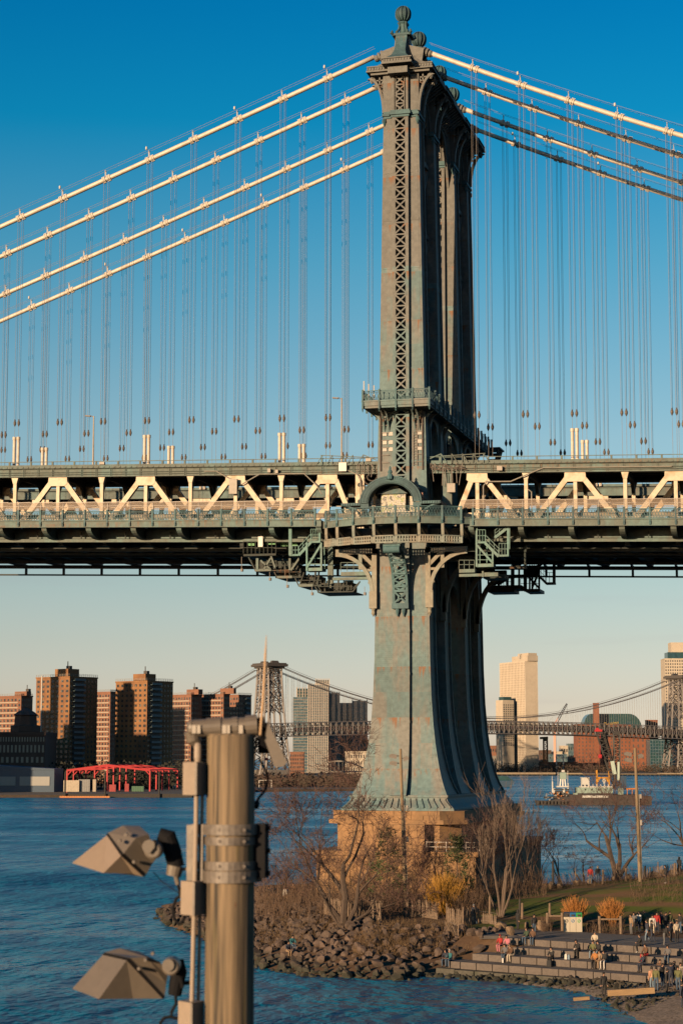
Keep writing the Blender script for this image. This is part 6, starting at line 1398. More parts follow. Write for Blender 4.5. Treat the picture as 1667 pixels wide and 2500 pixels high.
for i, (x, y, r_, D) in enumerate(cand):
    z = ground_z(x, y, True)+r_*.32; m_ = ROCKS[rk.randrange(9)]; sc = (r_*rk.uniform(.9, 1.35), r_*rk.uniform(.8, 1.2), r_*rk.uniform(.7, 1.1)); ro = (rk.uniform(-.5, .5), rk.uniform(-.5, .5), rk.uniform(0, 6.28))
    if i < 300:
        o = link('boulder', m_, bank, loc=Vector((x, y, z))-Vector((-50, 170, 1)), scale=sc); o.rotation_euler = ro
    else:
        M4 = Matrix.LocRotScale(Vector((x, y, z)), __import__('mathutils').Euler(ro), Vector(sc)); n0 = len(small.v); small.v += [tuple(M4 @ v_.co) for v_ in m_.vertices]; small.f += [tuple(n0+k for k in f.vertices) for f in m_.polygons]; small.mi += [0]*len(m_.polygons)
if small.v:
    me = small.mesh('farther_boulders', 'riprap_stone'); me.transform(Matrix.Translation((50, -170, -1))); link('farther_boulders', me, bank, kind='stuff')
# loose rocks at the foot of the steps
fr_ = MB()
for _ in range(150):
    s, t = rk.uniform(0, 17), rk.uniform(-2.6, -.5)-max(0, 0); q = PE+ev*s+nv*t; r_ = rk.uniform(.15, .42); z = ground_z(q.x, q.y, True)
    M4 = Matrix.LocRotScale(Vector((q.x, q.y, max(z, WZ-.1)+r_*.15)), __import__('mathutils').Euler((rk.random(), rk.random(), rk.random()*6)), Vector((r_*1.3, r_, r_*.7))); m_ = ROCKS[rk.randrange(9)]; n0 = len(fr_.v); fr_.v += [tuple(M4 @ v_.co) for v_ in m_.vertices]; fr_.f += [tuple(n0+k for k in f.vertices) for f in m_.polygons]; fr_.mi += [0]*len(m_.polygons)
for _ in range(900):
    s, t = rk.uniform(9, 24), rk.uniform(-14, -.6); q = PE+ev*s+nv*t; z = ground_z(q.x, q.y, True)
    if z < WZ-.25: continue
    r_ = rk.uniform(.05, .13)*(2.2 if rk.random() < .12 else 1); M4 = Matrix.LocRotScale(Vector((q.x, q.y, z+r_*.3)), __import__('mathutils').Euler((rk.random(), rk.random(), rk.random()*6)), Vector((r_*1.3, r_, r_*.7))); m_ = ROCKS[rk.randrange(9)]; n0 = len(fr_.v); fr_.v += [tuple(M4 @ v_.co) for v_ in m_.vertices]; fr_.f += [tuple(n0+k for k in f.vertices) for f in m_.polygons]; fr_.mi += [0]*len(m_.polygons)
fr_.build('shore_rubble', 'riprap_stone', kind='stuff', label='weedy dark rubble at the foot of the stone steps')

# ------------------------------------------------------------------ stone seating steps and terrace
mat('step_stone', (.175, .145, .125), .85, var=.14, scale=1.2, coords='World', bump=.15, bscale=12); mat('step_wet', (.085, .08, .06), .8, var=.25, scale=1, coords='World', col2=(.05, .055, .03)); mat('terrace_asphalt', (.135, .125, .12), .9, var=.12, scale=.8, coords='World')
steps = thing('stone_steps', (PE.x, PE.y, 1), None, None); tag(steps, 'wide grey stone seating steps down to the water', kind='structure'); SO = Vector((PE.x, PE.y, 1))
SEND = 32.0
def sblock(s0, s1, t0, t1, z0, z1, name, m, e=.035):
    mb = MB(); P = [PE+ev*(s0+e)+nv*t0, PE+ev*(s1-e)+nv*t0, PE+ev*(s1-e)+nv*t1, PE+ev*(s0+e)+nv*t1]; mb.hexa([Vector((q.x, q.y, z0))-SO for q in P]+[Vector((q.x, q.y, z1))-SO for q in P]); return mb.build(name, m, steps)
bl = 1.5
for k in range(4):
    s = ts_[k]; t1 = (tn_[k+1]+.1) if k < 3 else 9.0
    while s < SEND:
        jit = rk.uniform(-.02, .02); sblock(s, s+bl, tn_[k]+jit, t1, TZ[k]-.52, TZ[k]+rk.uniform(-.006, .006), 'step_block', 'step_stone'); s += bl
s = -.3
while s < 16: sblock(s, s+1.8, -.75+rk.uniform(-.05, .05), .3, .4, 1.48+rk.uniform(-.03, .03), 'base_block', 'step_wet'); s += 1.8
mb = MB(); P = [PE+ev*a+nv*b_ for a, b_ in ((-6, 8.9), (SEND, 8.9), (SEND, 13.6), (12, 13.9), (4, 14.2), (-6, 12.6), (-9, 11.5))]
mb.prism([(q.x, q.y) for q in P], (0, 0, 3.3), (1, 0, 0), (0, 1, 0), (0, 0, 1), .206); mb.build('terrace_paving', 'terrace_asphalt', kind='structure', label='grey paved terrace behind the stone steps')
mb = MB(); P = [at_z(x, y, 3.45) for x, y in ((1180, 2262), (1250, 2262), (1300, 2270), (1260, 2285), (1170, 2285))]
mb.prism([(q.x, q.y) for q in P], (0, 0, 3.2), (1, 0, 0), (0, 1, 0), (0, 0, 1), .27); mb.build('footpath', 'terrace_asphalt', kind='structure')
def gz(x, y): 
    s, t = st_((x, y))
    if 8.9 < t < 13.8 and -6 < s < SEND: return 3.506
    return ground_z(x, y)
def gp(px, py, z0=3.4):
    """point of the ground seen at a photo pixel"""
    z = z0
    for _ in range(12): q = at_z(px, py, z); z = lerp(z, gz(q.x, q.y), .6)
    q = at_z(px, py, z); return Vector((q.x, q.y, gz(q.x, q.y)))
def gd(px, D):
    q = gpt(px, D); return Vector((q.x, q.y, gz(q.x, q.y)))
# ------------------------------------------------------------------ single boulders on the terrace and along the lawn
mat('boulder_tan', (.30, .21, .13), .9, var=.2, scale=1.5, bump=.4)
BT = [rock_mesh(30+k, 'tan_boulder', 'boulder_tan') for k in range(5)]
for i, (px, py, w, hgt, lb) in enumerate(((1220, 2264, 32, 24, 'squat tan boulder at the edge of the terrace'), (1245, 2283, 26, 34, 'upright tan boulder beside the seated group in red and pink'), (1318, 2270, 28, 26, 'rounded brown boulder left of the waste bins'), (1284, 2268, 18, 18, 'small brown boulder behind the seated couple'),
    (1341, 2166, 22, 19, 'pale boulder at the left end of the lawn edge'), (1358, 2165, 18, 16, 'second pale boulder along the lawn edge'), (1403, 2158, 22, 17, 'dark boulder along the lawn edge near the leaning fence'), (1435, 2156, 24, 15, 'low brown boulder along the lawn edge below the people'), (1492, 2150, 22, 13, 'pale boulder left of the right park lamp pole'), (1527, 2149, 20, 14, 'tan boulder at the foot of the right park lamp pole'), (1588, 2146, 30, 18, 'arched tan boulder right of the park lamp pole'), (1612, 2140, 22, 20, 'tan boulder behind the person in black on the lawn'), (1650, 2137, 26, 16, 'brown boulder at the right edge beyond the lawn'), (1508, 2149, 12, 9, 'smallest boulder between the two tan ones at the lawn edge'), (1630, 2141, 18, 12, 'low boulder between the two people in black'))):
    p = gp(px, py, 5) if py > 2200 else gd(px, 197+i*.3); k = ppm(dep(p)); o = link('boulder', BT[i % 5], None, loc=(p.x, p.y, p.z+hgt/k*.38), scale=(w/k*.56, w/k*.5, hgt/k*.6), rz=i*1.3, label=lb, cat='boulder', group='single boulders in the park')

# ------------------------------------------------------------------ bare trees
mat('bark', (.11, .075, .055), .9, var=.2, scale=3); mat('bark_light', (.19, .135, .10), .9, var=.2, scale=3); mat('twig_red', (.13, .065, .05), .9, var=.2, scale=2); mat('stem_orange', (.52, .20, .025), .8, var=.2, scale=2); mat('stem_brown', (.16, .095, .055), .9, var=.25, scale=2); mat('pine_green', (.10, .14, .04), .9, var=.3, scale=3); mat('dry_grass', (.24, .15, .07), .95, var=.3, scale=1)
def grow(tr, tw, p, d, ln, r, depth, rr, gn, spread, up, minr):
    """one limb: bends as it goes, then forks"""
    n = 4 if depth > 2 else 3; pts = [p]; rs_ = [r]; q = p.copy(); dd = d.copy()
    for i in range(n):
        dd = (dd+Vector((rr.gauss(0, gn), rr.gauss(0, gn), rr.gauss(0, gn)*.7+up*.06))).normalized(); q = q+dd*(ln/n); pts.append(q.copy()); rs_.append(max(minr*.7, r*(1-(i+1)/n*.45)))
    (tr if r > .035 else tw).tube(pts, rs_, 6 if r > .12 else 4 if r > .035 else 3, cap=False)
    if depth <= 0: return
    k = rr.randint(2, 3) if depth > 1 else rr.randint(3, 4)
    for j in range(k):
        f = rr.uniform(.45, 1.0) if j else 1.0; idx = min(n, max(1, int(round(f*n)))); base = pts[idx]
        ax_ = dd.cross(Vector((rr.gauss(0, 1), rr.gauss(0, 1), rr.gauss(0, 1)))).normalized(); nd_ = (Matrix.Rotation(rr.uniform(.3, 1)*spread, 3, ax_) @ dd); nd_.z += up*.12; nd_.normalize()
        grow(tr, tw, base, nd_, ln*rr.uniform(.6, .85), max(minr, rs_[idx]*rr.uniform(.55, .75)), depth-1, rr, gn*1.1, spread, up, minr)
def bare_tree(px, py, hgt, r0, seed, label, stems, spread=.9, up=.6, depth=6, m='bark', tm='twig_red', z0=3.6, minr=.014, lnf=.36, gn=.13, name='bare_tree', loc=None):
    p = gd(px, loc) if loc is not None else gp(px, py, z0); rr = random.Random(seed); tr, tw = MB(), MB(); o = thing(name, p, label, 'tree', group='leafless trees in the park')
    for (lx, ly, f) in stems:
        d = Vector((CR.x*lx+FH.x*ly, CR.y*lx+FH.y*ly, 1)).normalized(); grow(tr, tw, Vector((CR.x*lx*.2, CR.y*lx*.2, -.1)), d, hgt*lnf*f, r0*f, depth, rr, gn, spread, up, minr)
    tr.build('trunk', m, o); tw.build('crown', tm, o, kind='stuff'); return o
bare_tree(838, 2262, 15.5, .36, 6, 'large spreading leafless tree with forked trunk in front of the stone pier', ((.02, 0, 1.0), (-.4, .1, .8), (.45, -.1, .7), (-.85, 0, .55), (.9, .1, .5)), spread=.95, up=.5, depth=7, minr=.016, gn=.15)
bare_tree(1222, 2238, 12, .15, 8, 'slender pale leafless tree with many upright stems by the terrace', ((0, 0, 1), (.2, .05, .95), (-.55, 0, .7), (.42, -.1, .85), (-.12, .1, .9)), spread=.55, up=1.3, depth=5, m='bark_light', tm='bark_light', lnf=.36, gn=.07)
bare_tree(1498, 2128, 13, .34, 13, 'leafless tree with three leaning trunks left of the right lamp pole', ((-.1, 0, 1), (.12, .1, .85), (.6, 0, .7)), spread=.85, up=.8, depth=6, z0=5.6, loc=203)
bare_tree(1366, 2140, 7.5, .12, 17, 'young thin leafless tree at the far edge of the lawn', ((0, 0, 1), (-.35, 0, .8)), spread=.8, up=.8, depth=5, tm='twig_red', z0=4.8, m='bark_light', loc=205)
bare_tree(1420, 2135, 6.0, .12, 19, 'low crooked leafless tree right of the young thin one', ((.1, 0, 1), (-.6, 0, .8)), spread=1.1, up=.3, depth=5, z0=5.2, loc=206)
bare_tree(1310, 2150, 7.0, .10, 23, 'leafless sapling beside the dark corner of the stone pier', ((0, 0, 1), (.3, 0, .8)), spread=.8, up=.8, depth=5, z0=4.4, loc=206)
bare_tree(1700, 2150, 11, .2, 29, 'leafless tree reaching in from the right edge of the picture', ((-.3, 0, 1), (-.6, 0, .8)), spread=.9, up=.5, depth=6, z0=6.0, loc=200)
bare_tree(700, 2200, 8, .14, 31, 'leafless tree on the left of the point near the water', ((-.2, 0, 1), (.3, 0, .8), (-.6, 0, .6)), spread=1.0, up=.5, depth=5, z0=3.8)
bare_tree(940, 2215, 8, .11, 37, 'arched pale sapling left of the left park lamp pole', ((.5, 0, 1), (-.3, 0, .8)), spread=.9, up=.5, depth=5, z0=3.7, m='bark_light')
bare_tree(1060, 2185, 8.5, .14, 41, 'leafless tree in front of the pier beside the orange shrub', ((0, 0, 1), (.35, 0, .85), (-.35, 0, .8)), spread=.8, up=.9, depth=5, z0=3.8, loc=203)
bare_tree(1270, 2190, 9, .12, 43, 'thin leafless tree rising before the shaded pier side', ((0, 0, 1), (.25, 0, .9)), spread=.6, up=1.1, depth=5, z0=4.3, m='bark_light', tm='bark_light', loc=200)
# brush, reeds and saplings on the point
def thicket(name, spots, n, hgt, m, label, lean=.25, r_=.016, seed=2, fork=2):
    rr = random.Random(seed); mb = MB()
    for _ in range(n):
        (x0, y0, x1, y1) = rr.choice(spots); px, py = rr.uniform(x0, x1), rr.uniform(y0, y1); p = at_z(px, py, 3.6) if py > 1000 else gpt(px, py); p = Vector((p.x, p.y, 0)); p.z = gz(p.x, p.y)-.05
        h_ = hgt*rr.uniform(.4, 1.0); d = Vector((rr.gauss(0, lean), rr.gauss(0, lean), 1)).normalized(); t = p+d*h_; mid = p+d*h_*.5+Vector((rr.gauss(0, .12), rr.gauss(0, .12), 0)); mb.tube([p, mid, t], [r_, r_*.8, r_*.4], 3, cap=False)
        for k in range(fork):
            b0 = p.lerp(t, rr.uniform(.3, .8)); e_ = b0+Vector((rr.gauss(0, .35), rr.gauss(0, .35), rr.uniform(.3, .8)))*h_*.3; mb.tube([b0, e_], [r_*.7, r_*.4], 3, cap=False)
    return mb.build(name, m, kind='stuff', label=label)
rt = random.Random(71)
for i, (px, D_, hh) in enumerate(((655, 205, 6), (690, 203, 7.5), (730, 200, 8), (765, 203, 7), (880, 200, 8), (905, 196, 6), (1010, 200, 7.5), (1040, 197, 6), (1130, 200, 9), (1165, 202, 10), (1195, 205, 9), (1240, 206, 11), (1290, 204, 9))):
    lb = 'leafless sapling clump %s' % (['leftmost on the point near the water', 'second from the left on the point', 'third from the left on the point', 'just left of the large spreading tree', 'behind the slat fence right of the large tree', 'low, beside the arched pale sapling', 'right of the left park lamp pole', 'low, left of the largest orange shrub', 'tall, right of the young pine before the pier', 'tall, at the corner of the sunlit pier face', 'before the pier railing', 'tallest, before the shaded side of the pier', 'right of the shaded pier corner'][i])
    bare_tree(px, 0, hh, .075, 100+i, lb, ((0, 0, 1), (rt.uniform(.15, .45), .1, .85), (-rt.uniform(.15, .45), -.1, .85), (rt.uniform(-.2, .2), .3, .8)), spread=.75, up=.75, depth=5, loc=D_, minr=.013, m='stem_brown', tm='twig_red', lnf=.32)
thicket('brush_thicket', [(640, 188, 850, 205), (850, 186, 1010, 205), (1000, 190, 1180, 206), (620, 195, 760, 222)], 1400, 3.0, 'stem_brown', 'reddish brown leafless brush around the foot of the stone pier', seed=2)
thicket('brown_saplings', [(780, 182, 1010, 192), (1090, 182, 1180, 190), (1180, 190, 1330, 205)], 900, 2.6, 'stem_brown', 'brown dry saplings between fence and pier', seed=3)
thicket('dry_grass', [(625, 2225, 850, 2262), (900, 2255, 1150, 2285), (1010, 2215, 1140, 2240), (860, 2270, 1000, 2290)], 4200, .8, 'dry_grass', 'tufts of dry brown grass above the boulders', lean=.35, r_=.012, seed=4, fork=1)
thicket('dry_reeds', [(1540, 2225, 1667, 2245), (1320, 2262, 1345, 2272), (1430, 2262, 1520, 2275)], 600, 1.2, 'stem_brown', 'thin dry reeds along the back of the terrace', lean=.18, r_=.012, seed=6)
thicket('lawn_edge_reeds', [(1320, 196, 1480, 201), (1480, 196, 1667, 201)], 700, .8, 'stem_brown', 'dry stems along the far edge of the lawn', lean=.3, r_=.012, seed=7)
def willow(px, py, wpx, hpx, seed, label, n, z0=3.6):
    p = gp(px, py, z0); k = ppm(dep(p)); rr = random.Random(seed); mb = MB(); W_, H_ = wpx/k/2, hpx/k; o = thing('orange_shrub', p, label, 'shrub', group='orange stemmed shrubs')
    for _ in range(n):
        a = rr.uniform(0, 6.28); q = rr.random()**.7; bx = Vector((math.cos(a)*q*W_*.4, math.sin(a)*q*W_*.4, -.05)); tip = Vector((math.cos(a)*q*W_+rr.gauss(0, .15), math.sin(a)*q*W_, H_*(1-.25*q)*rr.uniform(.45, 1.1))); mid = bx.lerp(tip, .5)+Vector((0, 0, H_*.1)); mb.tube([bx, mid, tip], [.02, .014, .008], 3, cap=False)
        for _k in range(2): b0 = mid.lerp(tip, rr.random()); mb.tube([b0, b0+Vector((rr.gauss(0, .2), rr.gauss(0, .2), rr.uniform(.2, .6)))*H_*.25], [.011, .006], 3, cap=False)
    mb.build('stems', 'stem_yellow' if wpx > 100 else 'stem_orange', o, kind='stuff')
mat('stem_yellow', (.68, .34, .03), .8, var=.2, scale=2); willow(1082, 2232, 110, 100, 1, 'largest orange stemmed shrub, in front of the stone pier', 700); willow(1404, 2252, 66, 62, 2, 'orange shrub directly behind the waste bins', 420); willow(1490, 2262, 62, 66, 3, 'orange shrub right of the waste bins behind a timber rail', 420)
def pine(px, py, hgt, seed, label):
    p = gd(px, py); rr = random.Random(seed); o = thing('young_pine', p, label, 'tree', group='young pines'); mb = MB(); mb.tube([(0, 0, -.1), (.1, 0, hgt*.5), (0, 0, hgt)], [.08, .05, .02], 5); mb.build('trunk', 'bark', o); nb_ = MB()
    for _ in range(90):
        z = hgt*rr.uniform(.15, 1); a = rr.uniform(0, 6.28); ln = (1-z/hgt*.75)*hgt*.33*rr.uniform(.5, 1); c = Vector((math.cos(a)*ln, math.sin(a)*ln, z+ln*.35))
        for _k in range(14):
            q = c+Vector((rr.gauss(0, .16), rr.gauss(0, .16), rr.gauss(0, .16))); d = Vector((rr.gauss(0, 1), rr.gauss(0, 1), rr.uniform(-.2, 1.4))).normalized()*.34; s_ = d.cross(Vector((rr.random(), rr.random(), rr.random()))).normalized()*.06; nb_.tri(q-s_, q+s_, q+d)
    nb_.build('crown', 'pine_green', o, kind='stuff')
pine(942, 190, 7.5, 1, 'young pine left of the left park lamp pole'); pine(1112, 192, 6.4, 2, 'young pine above the largest orange shrub')

# ------------------------------------------------------------------ slat fences
mat('fence_wood', (.33, .24, .17), .9, var=.25, scale=4); mat('post_wood', (.30, .21, .14), .9, var=.2, scale=3)
def slat_fence(pts, label, lean=0.0, hgt=1.25, seed=1, z0=3.4):
    rr = random.Random(seed); P = [gp(x, y, z0) if y > 1000 else gd(x, y) for x, y in pts]; o = thing('slat_fence', P[0], label, 'fence', group='timber slat fences'); mb, wr = MB(), MB()
    for a, b_ in zip(P, P[1:]):
        n = max(2, int((b_-a).length/.1))
        for k in range(n):
            q = a.lerp(b_, k/n)-P[0]; q.z = gz(q.x+P[0].x, q.y+P[0].y)-P[0].z; l = lean+rr.gauss(0, .06); mb.bar(q, q+Vector((CR.x*l, CR.y*l, 1))*hgt*rr.uniform(.85, 1.05), .05, .02)
        for hh in (.25, .65, 1.0): wr.tube([a-P[0]+Vector((0, 0, hh)), b_-P[0]+Vector((0, 0, hh))], .012, 3)
        po = MB(); po.bar(a-P[0], a-P[0]+Vector((0, 0, hgt+.35)), .09); po.build('post', 'post_wood', o)
    mb.build('slats', 'fence_wood', o, kind='stuff'); wr.build('wires', 'wire', o)
slat_fence([(792, 2235), (850, 2248), (905, 2240), (930, 2250)], 'slat fence right of the large spreading tree', seed=1, hgt=1.7); slat_fence([(985, 2238), (1040, 2240), (1068, 2245)], 'slat fence left of the large orange shrub', seed=2, hgt=1.5); slat_fence([(1090, 2255), (1130, 2265), (1165, 2260)], 'slat fence ending at the standing person with backpack', seed=3, hgt=1.4)
slat_fence([(1095, 2275), (1118, 2280), (1128, 2277)], 'fallen tilted slat fence just above the boulders', lean=-.45, seed=4, hgt=1.1); slat_fence([(1168, 2258), (1195, 2260), (1212, 2259)], 'low dark slat fence between backpack person and tan boulder', seed=5, hgt=.85)
slat_fence([(1345, 200), (1400, 200), (1440, 200), (1500, 200), (1550, 199)], 'leaning slat fence along the far edge of the lawn', lean=-.4, seed=6, z0=5.4, hgt=1.3)
slat_fence([(1560, 199), (1600, 199), (1667, 199)], 'slat fence at the right end beyond the lawn', lean=.1, seed=7, z0=6, hgt=1.1)
def timber_rail(x0, x1, y, hpx, label):
    a, b_ = gp(x0, y), gp(x1, y); k = ppm(dep(a)); o = thing('timber_rail', a, label, 'fence', group='timber rails behind the terrace'); H_ = hpx/k
    for q in (a, b_): mb = MB(); mb.tube([q-a-Vector((0, 0, .1)), q-a+Vector((0, 0, H_))], .13, 8); mb.build('post', 'post_wood', o)
    mb = MB(); mb.tube([Vector((0, 0, H_*.82)), b_-a+Vector((0, 0, H_*.82))], .08, 7); mb.build('rail', 'post_wood', o)
timber_rail(1336, 1372, 2272, 42, 'timber rail left of the waste bins'); timber_rail(1463, 1515, 2280, 42, 'timber rail right of the waste bins')
for i, (px, py, hpx, lb) in enumerate(((1195, 2243, 52, 'reddish post left of the slender pale tree'), (1274, 2243, 36, 'light post behind the person in black coat'), (1268, 2235, 38, 'dark post left of the light post'), (1341, 2235, 28, 'thin post behind the timber rail'), (1345, 2148, 66, 'dark burnt post at the left end of the lawn edge'), (1568, 2148, 30, 'short dark post right of the park lamp pole'), (1522, 2147, 30, 'tan post left of the park lamp pole'), (1466, 2150, 32, 'tan post in the leaning fence'), (1640, 2140, 30, 'tan post between the two people in black'))):
    p = gp(px, py, 4) if py > 2200 else gd(px, 198); k = ppm(dep(p)); o = thing('timber_post', p, lb, 'post', group='timber posts'); mb = MB(); mb.tube([(0, 0, -.1), (.02, 0, hpx/k)], [.12, .1], 7); mb.build('shaft', 'pile_dark' if 'dark' in lb else 'post_wood', o); mb = MB(); mb.lathe((.02, 0, hpx/k), [(.1, 0), (.06, .05), (.01, .07)], 7); mb.build('tip', 'pile_dark' if 'dark' in lb else 'post_wood', o)
# ------------------------------------------------------------------ park lamp poles
mat('pole_wood', (.34, .25, .15), .85, var=.15, scale=2, stretch=(3, 3, .3)); mat('lamp_grey', (.25, .22, .19), .5, var=.1)
def park_pole(bx, by, tx, ty, z0, label):
    p = gp(bx, by, z0) if by > 2200 else gd(bx, 195); D_ = dep(p); t = pt(tx, ty, D_); o = thing('park_lamp_pole', p, label, 'lamp pole', group='tall park lamp poles'); tv = t-p; mb = MB(); mb.tube([Vector((0, 0, -.3)), tv*.5, tv], [.19, .16, .13], 9); mb.build('pole', 'pole_wood', o)
    def lamp(f, sx_, w): 
        b0 = tv*f; m_ = MB(); m_.tube([b0, b0+CR*sx_*.35], .05, 5); c = b0+CR*sx_*.7; m_.prism([(-.4, -.12), (.3, -.28), (.35, .1), (-.1, .22), (-.4, .1)], c-FH*.2, CR*(-sx_), (0, 0, 1), FH, .4); m_.build('floodlight', 'lamp_grey', o)
    lamp(.955, -1, .5); lamp(.91, -1, .4); lamp(.94, .7, .3)
    m_ = MB(); m_.tube([tv*.02+CR*.22, tv*.65+CR*.2], .045, 5); m_.box(.1, .3, -.15, .1, tv.z*.42, tv.z*.42+.5); m_.box(.1, .3, -.15, .1, tv.z*.62, tv.z*.62+.4); m_.build('conduit', 'lamp_grey', o)
park_pole(990, 2222, 977, 1828, 3.6, 'tall timber lamp pole in front of the stone pier'); park_pole(1556, 2152, 1549, 1826, 5.6, 'tall timber lamp pole at the right end of the lawn')
# ------------------------------------------------------------------ waste bins, bench, log
mat('bin_cream', (.58, .53, .42), .5, var=.04); mat('bin_dark', (.06, .06, .06), .5); mat('bin_blue', (.02, .18, .42), .45); mat('bin_green', (.05, .42, .10), .45)
p = gp(1398, 2276); k = ppm(dep(p)); W_, H_ = 44/k, 46/k; o = thing('waste_station', p, 'cream three part waste bin with black, blue and green lids', 'waste bin', rz=YAW-.12); w3 = W_/3
for i, (m_, ic) in enumerate((('bin_dark', 'bin_dark'), ('bin_blue', 'bin_blue'), ('bin_green', 'bin_green'))):
    x0 = -W_/2+i*w3; mb = MB(); mb.box(x0+.01, x0+w3-.01, -.4, .55, 0, H_*.8); bn = mb.build('bin_body', 'bin_cream', o); mb = MB(); mb.hexa([(x0+.01, -.42, H_*.8), (x0+w3-.01, -.42, H_*.8), (x0+w3-.01, .57, H_*.8), (x0+.01, .57, H_*.8), (x0+.01, -.2, H_*1.0), (x0+w3-.01, -.2, H_*1.0), (x0+w3-.01, .57, H_*1.02), (x0+.01, .57, H_*1.02)]); ld = mb.build('lid', m_, o)
    mb = MB(); mb.box(x0+w3*.25, x0+w3*.75, -.43, -.28, H_*.83, H_*.93); mb.build('slot', 'pile_dark', ld)
    mb = MB(); n = 14; mb.v += [(x0+w3/2+.14*math.cos(6.283*q/n), -.405, H_*.6+.14*math.sin(6.283*q/n)) for q in range(n)]+[(x0+w3/2+.09*math.cos(6.283*q/n), -.41, H_*.6+.09*math.sin(6.283*q/n)) for q in range(n)]
    for q in range(n): mb.f.append((q, (q+1) % n, n+(q+1) % n, n+q)); mb.mi.append(0)
    mb.build('round_symbol', m_, bn)
    mb = MB(); mb.bar((x0+w3/2-.05, -.407, H_*.6-.04), (x0+w3/2+.05, -.407, H_*.6+.04), .01, .035, up=(0, 0, 1)); mb.build('symbol_mark', m_, bn)
p = gp(1660, 2272); o = thing('park_bench', p, 'grey timber bench at the right edge of the terrace', 'bench', rz=YAW); 
for i in range(3): mb = MB(); mb.box(-1.0, 1.0, -.3+i*.2, -.13+i*.2, .42, .47); mb.build('seat_slat', 'post_wood', o)
for i in range(2): mb = MB(); mb.box(-1.0, 1.0, .32, .37, .58+i*.2, .73+i*.2); mb.build('back_slat', 'post_wood', o)
for x in (-.85, .85): mb = MB(); mb.box(x-.05, x+.05, -.28, .33, 0, .42); mb.box(x-.04, x+.04, .28, .34, .4, .95); mb.build('leg', 'lamp_grey', o)
a, b_ = at_z(1482, 2428, 1.75), at_z(1597, 2421, 2.0); mat('log_tan', (.42, .27, .13), .85, var=.15, scale=1, stretch=(.3, 3, 3)); mb = MB(); mb.bar(Vector((0, 0, .1)), b_-a+Vector((0, 0, .1)), .42, .4); o = mb.build('driftwood_beam', 'log_tan', None, loc=a, label='long squared timber beam lying on the pebble beach', cat='beam')
mb = MB(); c = at_z(1416, 2440, 1.2); mb.bar(Vector((-.5, 0, 0)), Vector((.6, .2, .1)), .3, .22); mb.build('driftwood_beam', 'log_tan', None, loc=c, label='short timber stub at the waterline left of the long beam', cat='beam')
# ================================================================== MAINTENANCE PLATFORMS AND STAIRS BELOW THE DECK
class PX:
    """draw steelwork in the plane Y by survey coordinates of an enlarged photo crop"""
    def __init__(s, x0, y0, k, Y): s.x0, s.y0, s.k, s.Y = x0, y0, k, Y; s.mb = MB()
    def P(s, X, Yp, dv=0): return at_y(s.x0+X/s.k, s.y0+Yp/s.k, s.Y+dv)
    def box(s, X0, Y0_, X1, Y1, dep_=1.2, dv=0): A, B = s.P(X0, Y1, dv), s.P(X1, Y0_, dv); s.mb.box(min(A.x, B.x), max(A.x, B.x), s.Y+dv, s.Y+dv+dep_, min(A.z, B.z), max(A.z, B.z)); return s
    def line(s, X0, Y0_, X1, Y1, w=.12, dv=0, h=None): s.mb.bar(s.P(X0, Y0_, dv), s.P(X1, Y1, dv), w, h); return s
    def rail(s, X0, X1, yt, yb, n=4, dvs=(0, 1.2), w=.06):
        for dv in dvs:
            for f in (0, .5): s.line(X0, lerp(yt, yb, f), X1, lerp(yt, yb, f), w, dv)
            for k in range(n+1): s.line(lerp(X0, X1, k/n), yt, lerp(X0, X1, k/n), yb, w, dv)
        return s
    def flight(s, Xa, Ya, Xb, Yb, hr, w=.3):
        for dv in (0, 1.0): s.line(Xa, Ya, Xb, Yb, .08, dv, w)
        n = 9
        for k in range(n+1):
            X, Y_ = lerp(Xa, Xb, k/n), lerp(Ya, Yb, k/n); p = s.P(X, Y_); s.mb.box(p.x-.13, p.x+.13, s.Y+.05, s.Y+.95, p.z-.02, p.z+.03)
            if k % 3 == 0:
                for dv in (0, 1.0): s.line(X, Y_, X, Y_-hr, .05, dv)
        for dv in (0, 1.0):
            s.line(Xa, Ya-hr, Xb, Yb-hr, .06, dv); s.line(Xa, Ya-hr*.55, Xb, Yb-hr*.55, .05, dv)
        return s
    def part(s, name, m, o, **kw):
        me = s.mb.mesh(name, m); me.transform(Matrix.Translation(-o.location)); s.mb = MB(); return link(name, me, o, **kw)
mat('tarp_green', (.06, .38, .10), .6, var=.15, scale=1)
# left stair and cage
o = thing('access_stair', at_y(760, 1395, Y0-3.5), 'teal steel access stair with caged landing hanging left of the bridge tower', 'stairs'); q = PX(560, 1080, 3.92, Y0-3.6)
q.flight(785, 950, 665, 1080, 80); q.part('stair_flight', 'stair_paint', o)
q.box(780, 940, 870, 962); q.rail(780, 865, 830, 940, 4); q.part('upper_landing', 'stair_paint', o)
q.box(572, 1068, 662, 1088); q.rail(575, 660, 990, 1070, 3); q.line(578, 800, 578, 1080, .2); q.line(592, 800, 592, 1080, .14); q.line(865, 800, 865, 960, .2); q.part('lower_landing', 'stair_paint', o)
q.box(735, 1198, 890, 1232, 1.6); q.line(742, 960, 742, 1230, .2); q.line(880, 960, 880, 1230, .2); q.line(880, 975, 745, 1195, .22); q.line(820, 960, 820, 1200, .1, 1.4); q.line(742, 1165, 880, 1165, .1); q.line(742, 1110, 880, 1110, .08, 1.5); q.line(905, 960, 915, 1230, .1, 1.5); q.part('cage', 'stair_paint', o)
